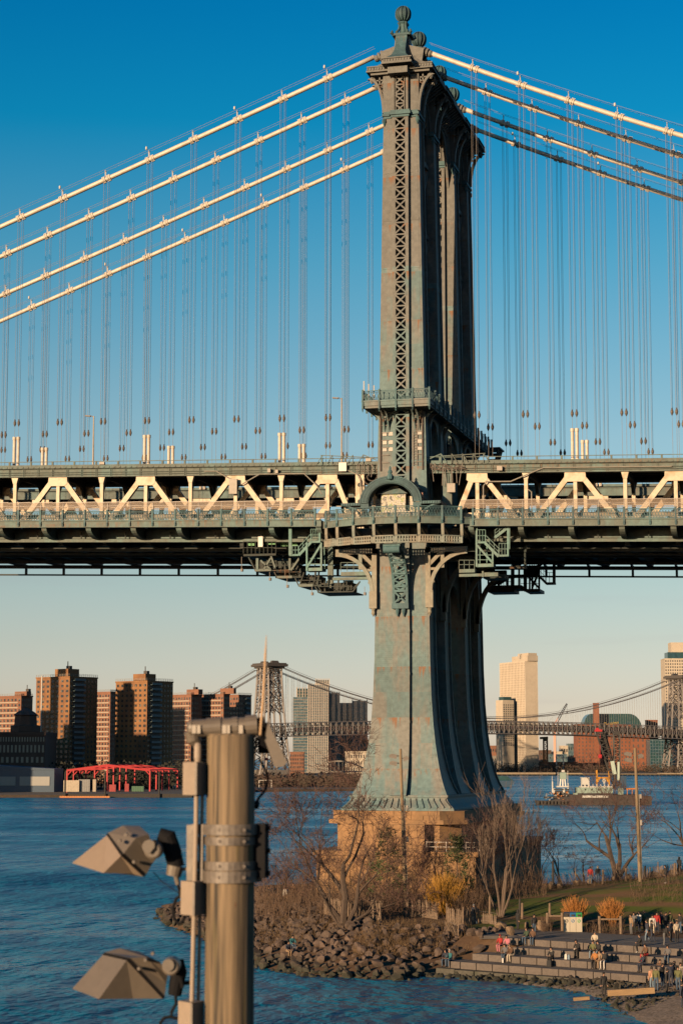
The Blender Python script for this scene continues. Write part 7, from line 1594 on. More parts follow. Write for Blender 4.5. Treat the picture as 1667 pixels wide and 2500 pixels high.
# right stair and cage
o = thing('access_stair', at_y(1200, 1385, Y0-3.5), 'teal steel access stair with caged landing hanging right of the bridge tower', 'stairs'); q = PX(1120, 1280, 5.6, Y0-3.6)
q.flight(355, 255, 540, 440, 115); q.part('stair_flight', 'stair_paint', o); q.flight(490, 180, 665, 45, 100); q.part('stair_flight', 'stair_paint', o)
q.box(230, 232, 375, 262); q.rail(240, 360, 75, 235, 3); q.line(240, 30, 240, 580, .2); q.part('upper_landing', 'stair_paint', o)
q.box(540, 412, 680, 442); q.rail(545, 665, 260, 415, 3); q.line(668, 30, 668, 440, .2); q.line(690, 30, 690, 340, .1); q.part('lower_landing', 'stair_paint', o)
q.box(238, 535, 468, 585, 1.6); q.line(460, 380, 460, 580, .18); q.line(250, 290, 452, 520, .22); q.line(285, 290, 285, 535, .08, 1.4); q.line(380, 280, 380, 535, .12, 1.4); q.line(245, 420, 460, 420, .07); q.line(245, 485, 460, 485, .07); q.part('cage', 'stair_paint', o)
# left travelling platform in stepped tiers
o = thing('work_platform', at_y(700, 1440, Y0+1), 'dark stepped maintenance platform with green tarpaulins hung left of the bridge tower', 'platform'); q = PX(560, 1080, 3.92, Y0-1.2)
q.box(135, 1062, 445, 1090, 6); q.rail(135, 445, 950, 1065, 8); q.line(105, 980, 140, 980, .3); q.line(105, 1005, 140, 1005, .2); q.part('upper_deck', 'under_paint', o)
q.box(275, 900, 320, 1000, .5, -.3); q.part('white_cabinet', 'white_paint', o)
for X0_, Y0p, X1_, Y1p, dv in ((180, 950, 240, 990, .6), (350, 950, 440, 980, .6), (440, 945, 520, 975, 1.5), (490, 965, 560, 995, 1.6), (570, 965, 650, 990, 1.2), (680, 955, 730, 975, 1.6)): q.box(X0_, Y0p, X1_, Y1p, .1, dv); q.part('tarpaulin', 'tarp_green', o)
rr = random.Random(4)
for (X0_, Y0p, X1_, Y1p) in ((245, 1090, 600, 1235), (450, 1235, 690, 1300), (660, 1300, 880, 1380), (845, 1380, 1180, 1440)):
    q.box(X0_, Y1p-18, X1_, Y1p, 5); q.box(X0_+20, Y1p-100, X1_-10, Y1p-18, 2.5, 2.2)
    for k in range(int((X1_-X0_)/26)):
        X = X0_+k*26+rr.uniform(0, 20); q.line(X, Y1p, X+rr.choice((-1, 0, 1))*rr.uniform(10, 50), Y1p-rr.uniform(70, 150), rr.uniform(.08, .18), rr.uniform(0, 4))
    q.line(X0_, Y1p-60, X1_, Y1p-60, .08); q.line(X0_, Y1p-60, X1_, Y1p-60, .08, 4)
q.line(185, 1100, 245, 1210, .14); q.line(430, 1240, 455, 1290, .12); q.line(630, 1300, 665, 1375, .12); q.line(820, 1380, 850, 1430, .12); q.line(1180, 1430, 1250, 1330, .14); q.line(1250, 1330, 1180, 1400, .1)
q.part('lower_tiers', 'under_paint', o)
q.line(270, 1110, 270, 1220, .3); q.line(395, 1110, 330, 1220, .2); q.line(300, 1130, 400, 1220, .2); q.line(580, 1110, 580, 1225, .25); q.line(670, 1110, 590, 1225, .22); q.line(400, 1090, 440, 1200, .2); q.box(245, 1208, 400, 1235, .4, -.1); q.box(455, 1275, 600, 1302, .4, -.1); q.box(665, 1355, 800, 1382, .4, -.1); q.part('front_struts', 'deck_paint', o, kind='stuff')
for X, a, b_ in ((118, 1095, 1235), (387, 1240, 1322), (553, 1300, 1390), (790, 1380, 1462), (1293, 1380, 1462)):
    q.line(X, a, X, b_-30, .05); q.box(X-9, b_-28, X+9, b_, .35); q.part('hanging_lamp', 'socket', o)
q.box(1065, 1235, 1310, 1278, .5); q.rail(1065, 1310, 1150, 1235, 4, (0,)); q.box(985, 1285, 1330, 1320, .4); q.box(940, 985, 990, 1400, .3, 2); q.box(1100, 1320, 1180, 1440, .3, 3); q.part('tower_gallery', 'deck_paint', o)
# right platforms, in shade
o = thing('work_platform', at_y(1180, 1410, Y0+1), 'grey railed maintenance gallery hung right of the bridge tower', 'platform'); q = PX(1120, 1280, 5.6, Y0-1.2)
q.box(0, 610, 215, 662, 1.0); q.rail(0, 210, 490, 612, 3, (0,)); q.box(0, 672, 330, 718, .8); q.box(330, 655, 530, 715, .8); q.line(325, 640, 325, 720, .2); q.part('gallery', 'deck_paint', o)
q.Y = Y0+1.5; q.box(330, 680, 620, 740, 3); q.line(905, 290, 905, 580, .25); q.box(690, 565, 910, 605, 1); q.part('gallery_beam', 'under_paint', o)
o = thing('work_platform', at_y(1290, 1440, Y0+30), 'black maintenance cage with stair under the far deck edge right of the tower', 'platform'); q = PX(1120, 1280, 5.6, Y0+28)
q.box(400, 830, 750, 932, 4); q.box(740, 830, 830, 882, 4); q.box(905, 880, 1100, 925, 4); q.line(830, 850, 910, 900, .5, 1); q.part('platform_deck', 'under_paint', o)
for X in (400, 460, 660, 720, 745, 820, 890, 910, 965, 1000, 1095): q.line(X, 560 if X > 700 else 700, X+rr.uniform(-4, 4), 900 if X > 800 else 840, .22, rr.uniform(0, 3))
q.line(380, 700, 500, 830, .4); q.line(520, 820, 640, 740, .5); q.box(460, 680, 1080, 740, .4, 2); q.box(900, 560, 1080, 690, .3, 3); q.line(930, 700, 1090, 870, .25); q.line(1070, 700, 1000, 860, .25); q.line(1000, 620, 1130, 540, .3); q.rail(840, 1095, 740, 880, 6, (0, 3)); q.rail(510, 740, 740, 830, 7, (0, 3)); q.rail(930, 1060, 540, 610, 4, (0, 3)); q.part('cage', 'under_paint', o)
q.flight(1085, 700, 1190, 805, 140); q.box(1180, 790, 1305, 820, 1.2); q.rail(1180, 1290, 660, 790, 2, (0, 1.2)); q.line(1298, 540, 1298, 800, .35); q.part('stair_flight', 'under_paint', o)

# ================================================================== WOODEN POLE WITH FLOODLIGHTS CLOSE TO THE VIEWPOINT
pw = bpy.data.materials.new('weathered_pole'); pw.use_nodes = True; nt = pw.node_tree; L = nt.links.new; b = nt.nodes['Principled BSDF']; b.inputs['Roughness'].default_value = .85
t_ = nd(nt, 'ShaderNodeTexCoord'); mp = nd(nt, 'ShaderNodeMapping'); mp.inputs['Scale'].default_value = (22, 22, .8); L(t_.outputs['Object'], mp.inputs[0]); n1 = nd(nt, 'ShaderNodeTexNoise'); n1.inputs['Scale'].default_value = 1; n1.inputs['Detail'].default_value = 7; n1.inputs['Distortion'].default_value = .4; L(mp.outputs[0], n1.inputs[0])
r1 = nd(nt, 'ShaderNodeValToRGB'); e = r1.color_ramp.elements; e[0].position = .33; e[0].color = (.035, .028, .018, 1); e[1].position = .64; e[1].color = (.34, .245, .145, 1); x = e.new(.48); x.color = (.185, .135, .08, 1); L(n1.outputs[0], r1.inputs[0])
mp2 = nd(nt, 'ShaderNodeMapping'); mp2.inputs['Scale'].default_value = (9, 9, 1.1); L(t_.outputs['Object'], mp2.inputs[0]); n2 = nd(nt, 'ShaderNodeTexNoise'); n2.inputs['Scale'].default_value = 1; n2.inputs['Detail'].default_value = 3; L(mp2.outputs[0], n2.inputs[0])
m2 = nd(nt, 'ShaderNodeMapRange'); m2.inputs[1].default_value = .56; m2.inputs[2].default_value = .72; m2.inputs[4].default_value = .7; L(n2.outputs[0], m2.inputs[0]); mx = nd(nt, 'ShaderNodeMixRGB'); mx.inputs[2].default_value = (.15, .125, .02, 1); L(m2.outputs[0], mx.inputs[0]); L(r1.outputs[0], mx.inputs[1])
mp3 = nd(nt, 'ShaderNodeMapping'); mp3.inputs['Scale'].default_value = (34, 34, .9); L(t_.outputs['Object'], mp3.inputs[0]); n3 = nd(nt, 'ShaderNodeTexNoise'); n3.inputs['Scale'].default_value = 1; n3.inputs['Detail'].default_value = 2; L(mp3.outputs[0], n3.inputs[0])
m3 = nd(nt, 'ShaderNodeMapRange'); m3.inputs[1].default_value = .62; m3.inputs[2].default_value = .68; m3.inputs[4].default_value = .85; L(n3.outputs[0], m3.inputs[0]); mx3 = nd(nt, 'ShaderNodeMixRGB'); mx3.inputs[2].default_value = (.05, .035, .02, 1); L(m3.outputs[0], mx3.inputs[0]); L(mx.outputs[0], mx3.inputs[1]); L(mx3.outputs[0], b.inputs['Base Color'])
bp = nd(nt, 'ShaderNodeBump'); bp.inputs['Strength'].default_value = .5; bp.inputs['Distance'].default_value = .01; L(n1.outputs[0], bp.inputs['Height']); L(bp.outputs[0], b.inputs['Normal']); MATS['weathered_pole'] = pw
mat('fixture_taupe', (.20, .168, .135), .5, var=.06, scale=6); mat('fixture_lit', (.50, .39, .29), .35, var=.04, scale=5, metal=.2); mat('galvanised', (.24, .205, .175), .6, var=.22, scale=9, metal=.15); mat('black_rubber', (.015, .015, .018), .8, spec=.1); mat('box_beige', (.46, .37, .29), .55, var=.05, scale=10); mat('rod_brass', (.75, .5, .28), .35, var=.05)  # fixture_lit is the taupe paint lightened, sunlight put into the visor colour
FD = 13.5
def Q(X, Y_, dv=0): return pt(150+X/2.851, 1700+Y_/2.851, FD+dv)
pc = pt(564, 1850, FD); base = Vector((pc.x, pc.y, 2.5)); PR_ = .163
pole = thing('wooden_pole', base, 'thick weathered timber pole with steel bands close to the viewpoint', 'lamp pole')
def wpart(mb, name, m, o=None, parent=None, **kw):
    o = o or pole; me = mb.mesh(name, m, kw.pop('smooth', False)); me.transform(Matrix.Translation(-o.location)); return link(name, me, parent or o, **kw)
ztop = Q(0, 262).z; mb = MB(); mb.lathe((pc.x, pc.y, 0), [(PR_+.03, 2.3), (PR_+.01, 10), (PR_, ztop-1.2), (PR_-.002, ztop-.02), (PR_-.012, ztop)], 28); wpart(mb, 'timber_shaft', 'weathered_pole', smooth=True)
mb = MB(); kz = Q(0, 1440).z; kp = Vector((pc.x, pc.y, kz))-FH*(PR_-.012)+CR*.02; mb.tube([kp-FH*.006, kp+FH*.02], [.03, .035], 12); mat('knot_brown', (.16, .08, .04), .9); wpart(mb, 'knot', 'knot_brown')
for i, (Ya, Yb, ex, thk) in enumerate(((888, 962, .012, .01), (975, 1032, .004, .006), (1145, 1205, .004, .006), (1210, 1292, .012, .01))):
    mb = MB(); z0, z1 = Q(0, Yb).z, Q(0, Ya).z; r0 = PR_+ex
    n = 28; ring = [(pc.x+math.cos(6.2832*k/n), pc.y+math.sin(6.2832*k/n)) for k in range(n)]
    for k in range(n):
        a0, a1 = 6.2832*k/n, 6.2832*(k+1)/n
        P = [(pc.x+rr_*math.cos(a), pc.y+rr_*math.sin(a)) for a in (a0, a1) for rr_ in (r0-thk, r0+thk)]
        mb.hexa([(*P[1], z0), (*P[3], z0), (*P[2], z0), (*P[0], z0), (*P[1], z1), (*P[3], z1), (*P[2], z1), (*P[0], z1)])
    c = Vector((pc.x, pc.y, (z0+z1)/2)); hz = (z1-z0)/2
    for s_, ln in ((1, .055 if i in (0, 3) else .02), (-1, .06)):
        a_ = c+CR*s_*(PR_-.005); mb.bar(a_, a_+CR*s_*ln, .035, hz*2*.96)
    bo = wpart(mb, 'steel_band', 'galvanised')
    for fx in (-.06, .1): m2_ = MB(); t0 = c+CR*fx-FH*(PR_*.93+ex); m2_.tube([t0+FH*.03, t0-FH*.012], .012, 8); wpart(m2_, 'bolt_head', 'socket', parent=bo)
mb = MB(); x0 = c+CR*(PR_+.045); zt_, zb_ = Q(0, 885).z, Q(0, 1262).z
mb.bar(Vector((x0.x, x0.y, zb_)), Vector((x0.x, x0.y, zt_)), .075, .09)
for zz in (zt_-.03, zb_+.03, (zt_+zb_)/2): p = Vector((x0.x, x0.y, zz)); mb.tube([p, p+CR*.06], .018, 6)
wpart(mb, 'bracket', 'black_rubber')
mb = MB()      # channel bracket and studs on the lit side
for X in (925, 975): p, p2 = Q(X, 890, -.02), Q(X-4, 1292, -.02); mb.bar(p, p2, .03, .022)
for Y_ in (925, 1245):
    for k in range(4): p = Q(985+k*14, Y_+k*2, -.03+k*.01); mb.tube([p, p+CR*.03], .016, 6)
mb.bar(Q(905, 895, .02), Q(905, 1290, .02), .05, .05); wpart(mb, 'channel_bracket', 'galvanised')
mb = MB(); mb.tube([Q(948, 345, -.05), Q(940, 700, -.05), Q(938, 900, -.05), Q(925, 1500, -.05), Q(905, 2281, -.05), Q(900, 2600, -.05)], .0155, 10); mb.lathe(Q(950, 395, -.05)-Vector((0, 0, .03)), [(.02, -.04), (.026, 0), (.026, .075), (.018, .095), (.006, .1)], 12)
mb.tube([Q(985, 500, 0), Q(965, 1500, 0), Q(945, 2500, 0)], .012, 8); wpart(mb, 'conduit', 'box_beige')
for Ya, Yb, Xa, Xm, Xb in ((458, 688, 845, 938, 1012), (1292, 1528, 830, 922, 1003), (2135, 2375, 812, 906, 992)):
    mb = MB(); A0, M0, B0 = Q(Xa, Yb, -.03), Q(Xm, Yb, -.15), Q(Xb, Yb, -.02); zt0, zb0 = Q(Xm, Ya, -.15).z, Q(Xm, Yb, -.15).z; bk_ = A0+B0-M0
    mb.hexa([Vector((v.x, v.y, zb0)) for v in (A0, M0, B0, bk_)]+[Vector((v.x, v.y, zt0)) for v in (A0, M0, B0, bk_)]); bx_ = wpart(mb, 'junction_box', 'box_beige')
    mb = MB(); lp = lambda v, e_: Vector((v.x, v.y, 0))
    mb.bar(Vector((M0.x, M0.y, zb0+.004)), Vector((M0.x, M0.y, zt0-.004)), .014, .014); wpart(mb, 'lid_seam', 'galvanised', parent=bx_)
# crosshead lamp on the pole top (seen from behind), right lamp, lightning rod
mb = MB(); mb.tube([Q(905, 225, .02), Q(1330, 205, .02)], .06, 16); mb.tube([Q(875, 225, .02), Q(890, 225, .02), Q(910, 225, .02)], [.035, .058, .064], 16); mb.tube([Q(1015, 222, .02), Q(1115, 214, .02)], .069, 18); mb.tube([Q(1190, 212, .02), Q(1230, 210, .02)], .067, 16); mb.tube([Q(1285, 206, .02), Q(1365, 200, .02)], .072, 16)
mb.tube([Q(905, 240, .02), Q(920, 300, .03), Q(950, 330, .04)], [.05, .05, .035], 12)
for X in (930, 960, 1140, 1165, 1255): p = Q(X, 222, -.03); mb.box(p.x-.015, p.x+.015, p.y-.02, p.y+.02, p.z-.035, p.z+.02)
cap_ = wpart(mb, 'crosshead', 'fixture_taupe', smooth=False)
mb = MB(); mb.tube([Q(1045, 262, .06), Q(1330, 262, .06)], .04, 8); wpart(mb, 'crosshead_saddle', 'galvanised', parent=cap_)
def hexq(mb, A, B): mb.hexa([Q(*p) for p in A]+[Q(*p) for p in B]); return mb
fl3 = thing('floodlight', Q(1400, 300), 'black floodlight with taupe visor on the right of the pole top', 'floodlight', group='floodlights on the wooden pole')
mb = MB(); hexq(mb, [(1365, 215, -.02), (1440, 175, .05), (1452, 215, .2), (1380, 240, .15)], [(1365, 330, -.02), (1470, 390, .02), (1475, 400, .2), (1370, 400, .15)]); mb.tube([Q(1350, 205, .05), Q(1420, 190, .05)], .05, 12); wpart(mb, 'housing', 'black_rubber', fl3)
mb = MB(); hexq(mb, [(1437, 178, -.02), (1450, 200, .2), (1448, 205, .2), (1432, 185, -.02)], [(1540, 385, -.03), (1545, 400, .2), (1535, 425, .2), (1478, 425, -.03)]); mb2 = MB(); mb2.prism([(0, 0), (.13, -.27), (.105, -.3), (.045, -.3), (-.02, -.12)], Q(1437, 178, -.03), CR, (0, 0, 1), FH, .012); wpart(mb2, 'visor', 'fixture_taupe', fl3); wpart(mb, 'visor_side', 'fixture_taupe', fl3)
mb = MB(); mb.tube([Q(1384, 270, -.06), Q(1405, 0, -.06), Q(1420, -290, -.06), Q(1427, -425, -.06)], [.009, .0095, .008, .002], 8); rod = thing('lightning_rod', Q(1384, 270, -.06), 'thin brass coloured rod rising from the top of the wooden pole', 'rod'); wpart(mb, 'rod_shaft', 'rod_brass', rod); mb = MB(); mb.tube([Q(1383, 272, -.06), Q(1383, 290, -.06)], .014, 8); wpart(mb, 'rod_foot', 'black_rubber', rod)
mb = MB(); mb.tube([Q(1362, 740, .1), Q(1372, 710, .1), Q(1420, 650, .1), Q(1432, 600, .1)], .009, 6); mb.tube([Q(1440, 580, .1), Q(1425, 520, .1), Q(1375, 430, .1)], .008, 6); mb.tube([Q(1432, 600, .1), Q(1440, 580, .1)], .008, 6); mb.tube([Q(1362, 740, .1), Q(1355, 770, .05)], .02, 6); wpart(mb, 'dangling_cord', 'black_rubber')
def flood(o, V1, V2, H1, H2, kn, label=None):
    pass
# upper left floodlight
f1 = thing('floodlight', Q(800, 1240), 'upper floodlight left of the wooden pole, its visor coloured in a lighter sunlit tone', 'floodlight', group='floodlights on the wooden pole')
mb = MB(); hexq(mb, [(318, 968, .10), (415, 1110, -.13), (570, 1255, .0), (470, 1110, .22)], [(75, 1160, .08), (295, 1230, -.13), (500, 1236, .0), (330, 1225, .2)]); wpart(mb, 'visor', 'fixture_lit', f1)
mb = MB(); hexq(mb, [(312, 962, .105), (420, 1108, -.137), (578, 1260, .0), (480, 1110, .225)], [(325, 952, .105), (432, 1096, -.137), (592, 1240, .0), (490, 1100, .225)]); wpart(mb, 'gasket', 'black_rubber', f1)
mb = MB(); hexq(mb, [(326, 950, .1), (434, 1094, -.13), (594, 1238, .0), (490, 1100, .22)], [(430, 898, .1), (520, 985, -.11), (630, 1170, .0), (560, 1020, .2)]); hexq(mb, [(430, 898, .1), (520, 985, -.11), (630, 1170, .0), (560, 1020, .2)], [(545, 902, .1), (610, 960, -.06), (660, 1130, .0), (600, 1000, .16)]); hs_ = wpart(mb, 'housing', 'fixture_taupe', f1)
mb = MB()
for X, Y_ in ((410, 1005), (510, 1150), (455, 960)): p = Q(X, Y_, -.1); mb.tube([p-FH*.06, p], .012, 6)
wpart(mb, 'latch', 'galvanised', f1, parent=hs_)
mb = MB(); p = Q(640, 1070, -.1); mb.tube([p-FH*.05, p-FH*.04, p+FH*.1], [.045, .058, .062], 18); p = Q(612, 1045, -.14); mb.tube([p-FH*.02, p+FH*.03], .045, 14); kn_ = wpart(mb, 'knuckle', 'fixture_taupe', f1)
mb = MB(); p = Q(650, 1020, -.155); mb.bar(p+Vector((0, 0, .02)), p-Vector((0, 0, .05)), .02, .01); mb.bar(Q(650, 1060, -.155), Q(625, 1095, -.155), .014, .014); wpart(mb, 'knuckle_slot', 'black_rubber', f1, parent=kn_)
mb = MB(); mb.tube([Q(680, 960, .05), Q(740, 980, .05), Q(775, 1080, .05), Q(800, 1190, .05)], [.045, .062, .06, .055], 14); wpart(mb, 'arm', 'black_rubber', f1)
mb = MB(); mb.tube([Q(795, 1180, .05), Q(780, 1250, .05)], [.058, .05], 14); mb.tube([Q(795, 1240, .05), Q(812, 1310, .05)], .017, 8); mb.bar(Q(830, 1205, .06), Q(925, 1197, .06), .02, .02); wpart(mb, 'arm_collar', 'fixture_taupe', f1)
mb = MB(); mb.tube([Q(812, 1310, .05), Q(822, 1340, .05), Q(826, 1390, .06), Q(800, 1410, .06), Q(778, 1470, .06), Q(785, 1550, .06), Q(820, 1585, .05), Q(850, 1560, .04), Q(858, 1530, .03)], .011, 8); mb.tube([Q(640, 1220, .1), Q(700, 1290, .1), Q(820, 1370, .06)], .003, 5); wpart(mb, 'power_cord', 'black_rubber', f1)
# lower left floodlight
f2 = thing('floodlight', Q(800, 2100), 'lower floodlight left of the wooden pole with brown visor', 'floodlight', group='floodlights on the wooden pole')
mb = MB(); hexq(mb, [(290, 1800, .12), (455, 1838, -.12), (705, 2105, .02), (520, 2020, .26)], [(78, 2035, .12), (262, 2108, -.13), (500, 2105, .0), (330, 2090, .25)]); wpart(mb, 'visor', 'fixture_taupe', f2)
mb = MB(); hexq(mb, [(286, 1794, .125), (460, 1832, -.125), (712, 2108, .02), (525, 2015, .265)], [(300, 1784, .125), (474, 1822, -.125), (724, 2092, .02), (540, 2005, .265)]); wpart(mb, 'gasket', 'black_rubber', f2)
mb = MB(); hexq(mb, [(300, 1782, .12), (476, 1820, -.12), (720, 2088, .02), (540, 2000, .26)], [(405, 1752, .12), (600, 1815, -.1), (730, 2000, .02), (600, 1900, .22)]); hexq(mb, [(405, 1752, .12), (600, 1815, -.1), (730, 2000, .02), (600, 1900, .22)], [(540, 1775, .1), (690, 1850, -.06), (740, 1950, .02), (650, 1880, .16)]); hs_ = wpart(mb, 'housing', 'fixture_taupe', f2)
mb = MB()
for X, Y_ in ((545, 1890), (590, 1830), (640, 1785)): p = Q(X, Y_, -.1); mb.tube([p-FH*.06, p], .012, 6)
wpart(mb, 'latch', 'galvanised', f2, parent=hs_)
mb = MB(); p = Q(765, 1880, -.1); mb.tube([p-FH*.05, p-FH*.04, p+FH*.1], [.045, .056, .06], 18); p = Q(745, 1870, -.15); mb.tube([p-FH*.02, p+FH*.03], .04, 14); wpart(mb, 'knuckle', 'fixture_taupe', f2)
mb = MB(); mb.tube([Q(800, 1840, .06), Q(820, 1920, .06), Q(800, 2010, .06), Q(790, 2080, .06)], [.05, .055, .05, .045], 12); mb.tube([Q(830, 1960, .0), Q(845, 2030, .0)], .012, 6); mb.bar(Q(820, 2000, .1), Q(925, 1990, .1), .025, .025); wpart(mb, 'arm', 'black_rubber', f2)
mb = MB(); mb.tube([Q(795, 2080, .05), Q(800, 2140, .05), Q(770, 2190, .05), Q(765, 2230, .05), Q(810, 2245, .05)], .011, 8); mb.tube([Q(765, 2230, .05), Q(720, 2235, .05), Q(690, 2270, .05), Q(695, 2320, .05)], .011, 8); wpart(mb, 'power_cord', 'black_rubber', f2)
# ================================================================== PEOPLE
SKINM = {}
def pm(name, c, rough=.85):
    if name not in MATS: mat(name, c, rough, var=.1, scale=6)
    return name
CL = dict(black=(.015, .015, .018), navy=(.025, .035, .07), jeans=(.07, .13, .22), paleblue=(.22, .32, .42), teal=(.02, .20, .24), red=(.50, .02, .02), pink=(.75, .25, .32), grey=(.16, .16, .17), cream=(.72, .62, .48), white=(.8, .77, .72), olive=(.16, .17, .06), orange=(.55, .22, .05), brown=(.16, .08, .04), peach=(.78, .42, .26), tan=(.42, .28, .16), skin=(.52, .30, .21), hair=(.02, .014, .01), shoe=(.04, .035, .03), whiteshoe=(.7, .68, .64), green=(.05, .09, .05))
for k, c in CL.items(): pm('cloth_'+k, c)
def body_mesh(J, E, R_, groups, mats):
    """one continuous body: skin modifier over the joints, subdivided; materials by nearest bone"""
    me = bpy.data.meshes.new('person'); me.from_pydata([tuple(v) for v in J], E, []); o = bpy.data.objects.new('person_tmp', me); COL.objects.link(o)
    md = o.modifiers.new('skin', 'SKIN'); md.use_smooth_shade = True
    for i, sv in enumerate(me.skin_vertices[0].data): sv.radius = (R_[i][0], R_[i][1]) if isinstance(R_[i], tuple) else (R_[i], R_[i]); sv.use_root = (i == 0)
    ss = o.modifiers.new('sub', 'SUBSURF'); ss.levels = 1; ss.render_levels = 1
    dg = bpy.context.evaluated_depsgraph_get(); out = bpy.data.meshes.new_from_object(o.evaluated_get(dg)); bpy.data.objects.remove(o)
    out.materials.clear()
    for m in mats: out.materials.append(MATS['cloth_'+m])
    for f in out.polygons:
        c = f.center; best, bi = 1e9, 0
        for (a, b_), g in zip(E, groups):
            A, B = J[a], J[b_]; ab = B-A; t = max(0, min(1, (c-A).dot(ab)/max(1e-9, ab.length_squared))); d = (c-A-ab*t).length-min(R_[a] if not isinstance(R_[a], tuple) else R_[a][0], .06)
            if d < best: best, bi = d, g
        f.material_index = bi
        f.use_smooth = True
    return out
def person(loc, rz, pose, top, legs, label, hair='hair', shoe='shoe', sc=1.0, coat=1.15, lean=0.0, seat=.5, hood=None, hat=None, extra=None, long_coat=False, rr=None):
    rr = rr or random.Random(hash(label) & 0xffff); V = Vector
    sit = pose == 'sit'
    if sit:
        hp = V((0, 0, .12)); fw = .12+lean
        ch = V((0, -fw*.55, .52)); sp_ = V((0, -fw*.15, .3)); nk = V((0, -fw*.75, .66)); h0 = V((0, -fw*.95, .74)); h1 = V((0, -fw*1.1-.02, .86))
    else:
        hp = V((0, 0, .93)); ch = V((0, -.02-lean*.4, 1.34)); sp_ = V((0, -lean*.15, 1.12)); nk = V((0, -.02-lean*.5, 1.46)); h0 = V((0, -.04-lean*.6, 1.54)); h1 = V((0, -.06-lean*.7, 1.655))
    J = [hp, sp_, ch, nk, h0, h1]; Rr = [.135, .125*coat, (.15*coat, .115*coat), .058, .078, .082]
    E, G = [(0, 1), (1, 2), (2, 3), (3, 4), (4, 5)], [1 if not sit else 1, 0, 0, 2, 2]
    G[0] = 0 if (long_coat or sit) else 0
    nose = h0.lerp(h1, .45)+V((0, -.1, 0)); J.append(nose); Rr.append(.016); E.append((4, 6)); G.append(2)
    for s in (-1, 1):
        sh = ch+V((s*.175*coat, .0, .05)); n0 = len(J)
        if sit: el = ch+V((s*.24, -.1-rr.random()*.06, -.2)); wr = V((s*.13, -.34-lean*.4, .24+rr.random()*.05)); ha = wr+V((-s*.04, -.07, -.02))
        elif pose == 'phone' and s == 1: el = ch+V((s*.23, -.06, -.22)); wr = ch+V((s*.12, -.25, -.05)); ha = wr+V((-s*.03, -.06, .05))
        else:
            sw = rr.uniform(-.08, .1); el = ch+V((s*.23, .03+sw*.3, -.25)); wr = el+V((s*.01, -.07+sw, -.23)); ha = wr+V((0, -.03, -.09))
        th = ha.lerp(wr, .4)+V((-s*.035, -.02, 0)); fi = ha+(ha-wr).normalized()*.06
        J += [sh, el, wr, ha, th, fi]; Rr += [.07*coat, .052*coat, .04, (.042, .022), .014, (.03, .016)]
        E += [(2, n0), (n0, n0+1), (n0+1, n0+2), (n0+2, n0+3), (n0+2, n0+4), (n0+3, n0+5)]; G += [0, 0, 0, 2, 2, 2]
    step = rr.uniform(-.12, .12) if pose == 'walk' else rr.uniform(-.03, .03)
    if pose == 'walk': step = .22
    for s in (-1, 1):
        n0 = len(J); hj = hp+V((s*.095, 0, -.03))
        if sit:
            k_ = rr.uniform(-.03, .06); kn = V((s*(.12+k_), -.43, .13)); an = V((s*(.11+k_*1.3), -.42+rr.uniform(-.05, .12), .09-seat)); to = an+V((s*.02, -.15, -.05))
        else:
            kn = V((s*.1, -.03-max(0, s*step)*.6, .5)); an = V((s*.1, .02-s*step, .09)); to = an+V((s*.02, -.15, -.05))
        J += [hj, kn, an, to]; Rr += [.095, .068, .05, (.042, .035)]; E += [(0, n0), (n0, n0+1), (n0+1, n0+2), (n0+2, n0+3)]; G += [1, 1, 1, 3]
    me = body_mesh(J, E, Rr, G, [top, legs, 'skin', shoe])
    o = link('person', me, None, loc=loc, rz=rz, scale=sc, label=label, cat='person', group='people in the park')
    hc = h0.lerp(h1, .72)+V((0, .02, .01)); hm = MB(); hn = hood or hat or hair
    prof = [(.001, .112), (.05, .105), (.085, .08), (.104, .03), (.106, -.02), (.095, -.07 if not hood else -.1), (.08, -.1 if not hood else -.15)]
    for i in range(len(prof)-1):
        for k in range(12):
            a0, a1 = 6.2832*k/12, 6.2832*(k+1)/12; am = (a0+a1)/2
            if math.sin(am) < -.35 and prof[i+1][1] < .04: continue      # open at the face
            f = 1.12 if hood else 1.0; pts = [(hc.x+r_*f*math.cos(a)*.92, hc.y+r_*f*math.sin(a)*1.05, hc.z+z_*f) for (r_, z_), a in ((prof[i], a0), (prof[i], a1), (prof[i+1], a1), (prof[i+1], a0))]; hm.quad(*pts)
    hm.build('hood' if hood else 'hat' if hat else 'hair', 'cloth_'+hn, o, smooth=True)
    ey = MB()
    for s in (-1, 1): c = h0.lerp(h1, .62)+V((s*.032, -.078, 0)); ey.box(c.x-.012, c.x+.012, c.y-.008, c.y+.004, c.z-.006, c.z+.006)
    ey.build('eyes', 'cloth_black', o)
    if extra:
        for nm, (x, y, z), (w, d, h_), m in extra:
            mb = MB(); mb.hexa([(x-w/2, y-d/2, z), (x+w/2, y-d/2, z), (x+w/2, y+d/2, z), (x-w/2, y+d/2, z), (x-w*.42, y-d*.4, z+h_), (x+w*.42, y-d*.4, z+h_), (x+w*.42, y+d*.4, z+h_), (x-w*.42, y+d*.4, z+h_)]); mb.build(nm, 'cloth_'+m, o)
    return o
FACE = math.atan2(-nv.x, nv.y)      # facing the water down the steps
def on_step(px, k, back=.22):
    lo, hi = -3.0, 40.0
    for _ in range(40):
        mid = (lo+hi)/2; q = PE+ev*mid+nv*(tn_[k]+back); q.z = TZ[k]; d = q-CP; x = 833.5+FPX*d.dot(CR)/d.dot(CF)
        if x < px: lo = mid
        else: hi = mid
    q = PE+ev*lo+nv*(tn_[k]+back); q.z = TZ[k]; return q
rp_ = random.Random(3)
def sitter(px, k, top, legs, label, **kw): return person(on_step(px, k), FACE+kw.pop('turn', rp_.uniform(-.3, .3)), 'sit', top, legs, label, **kw)
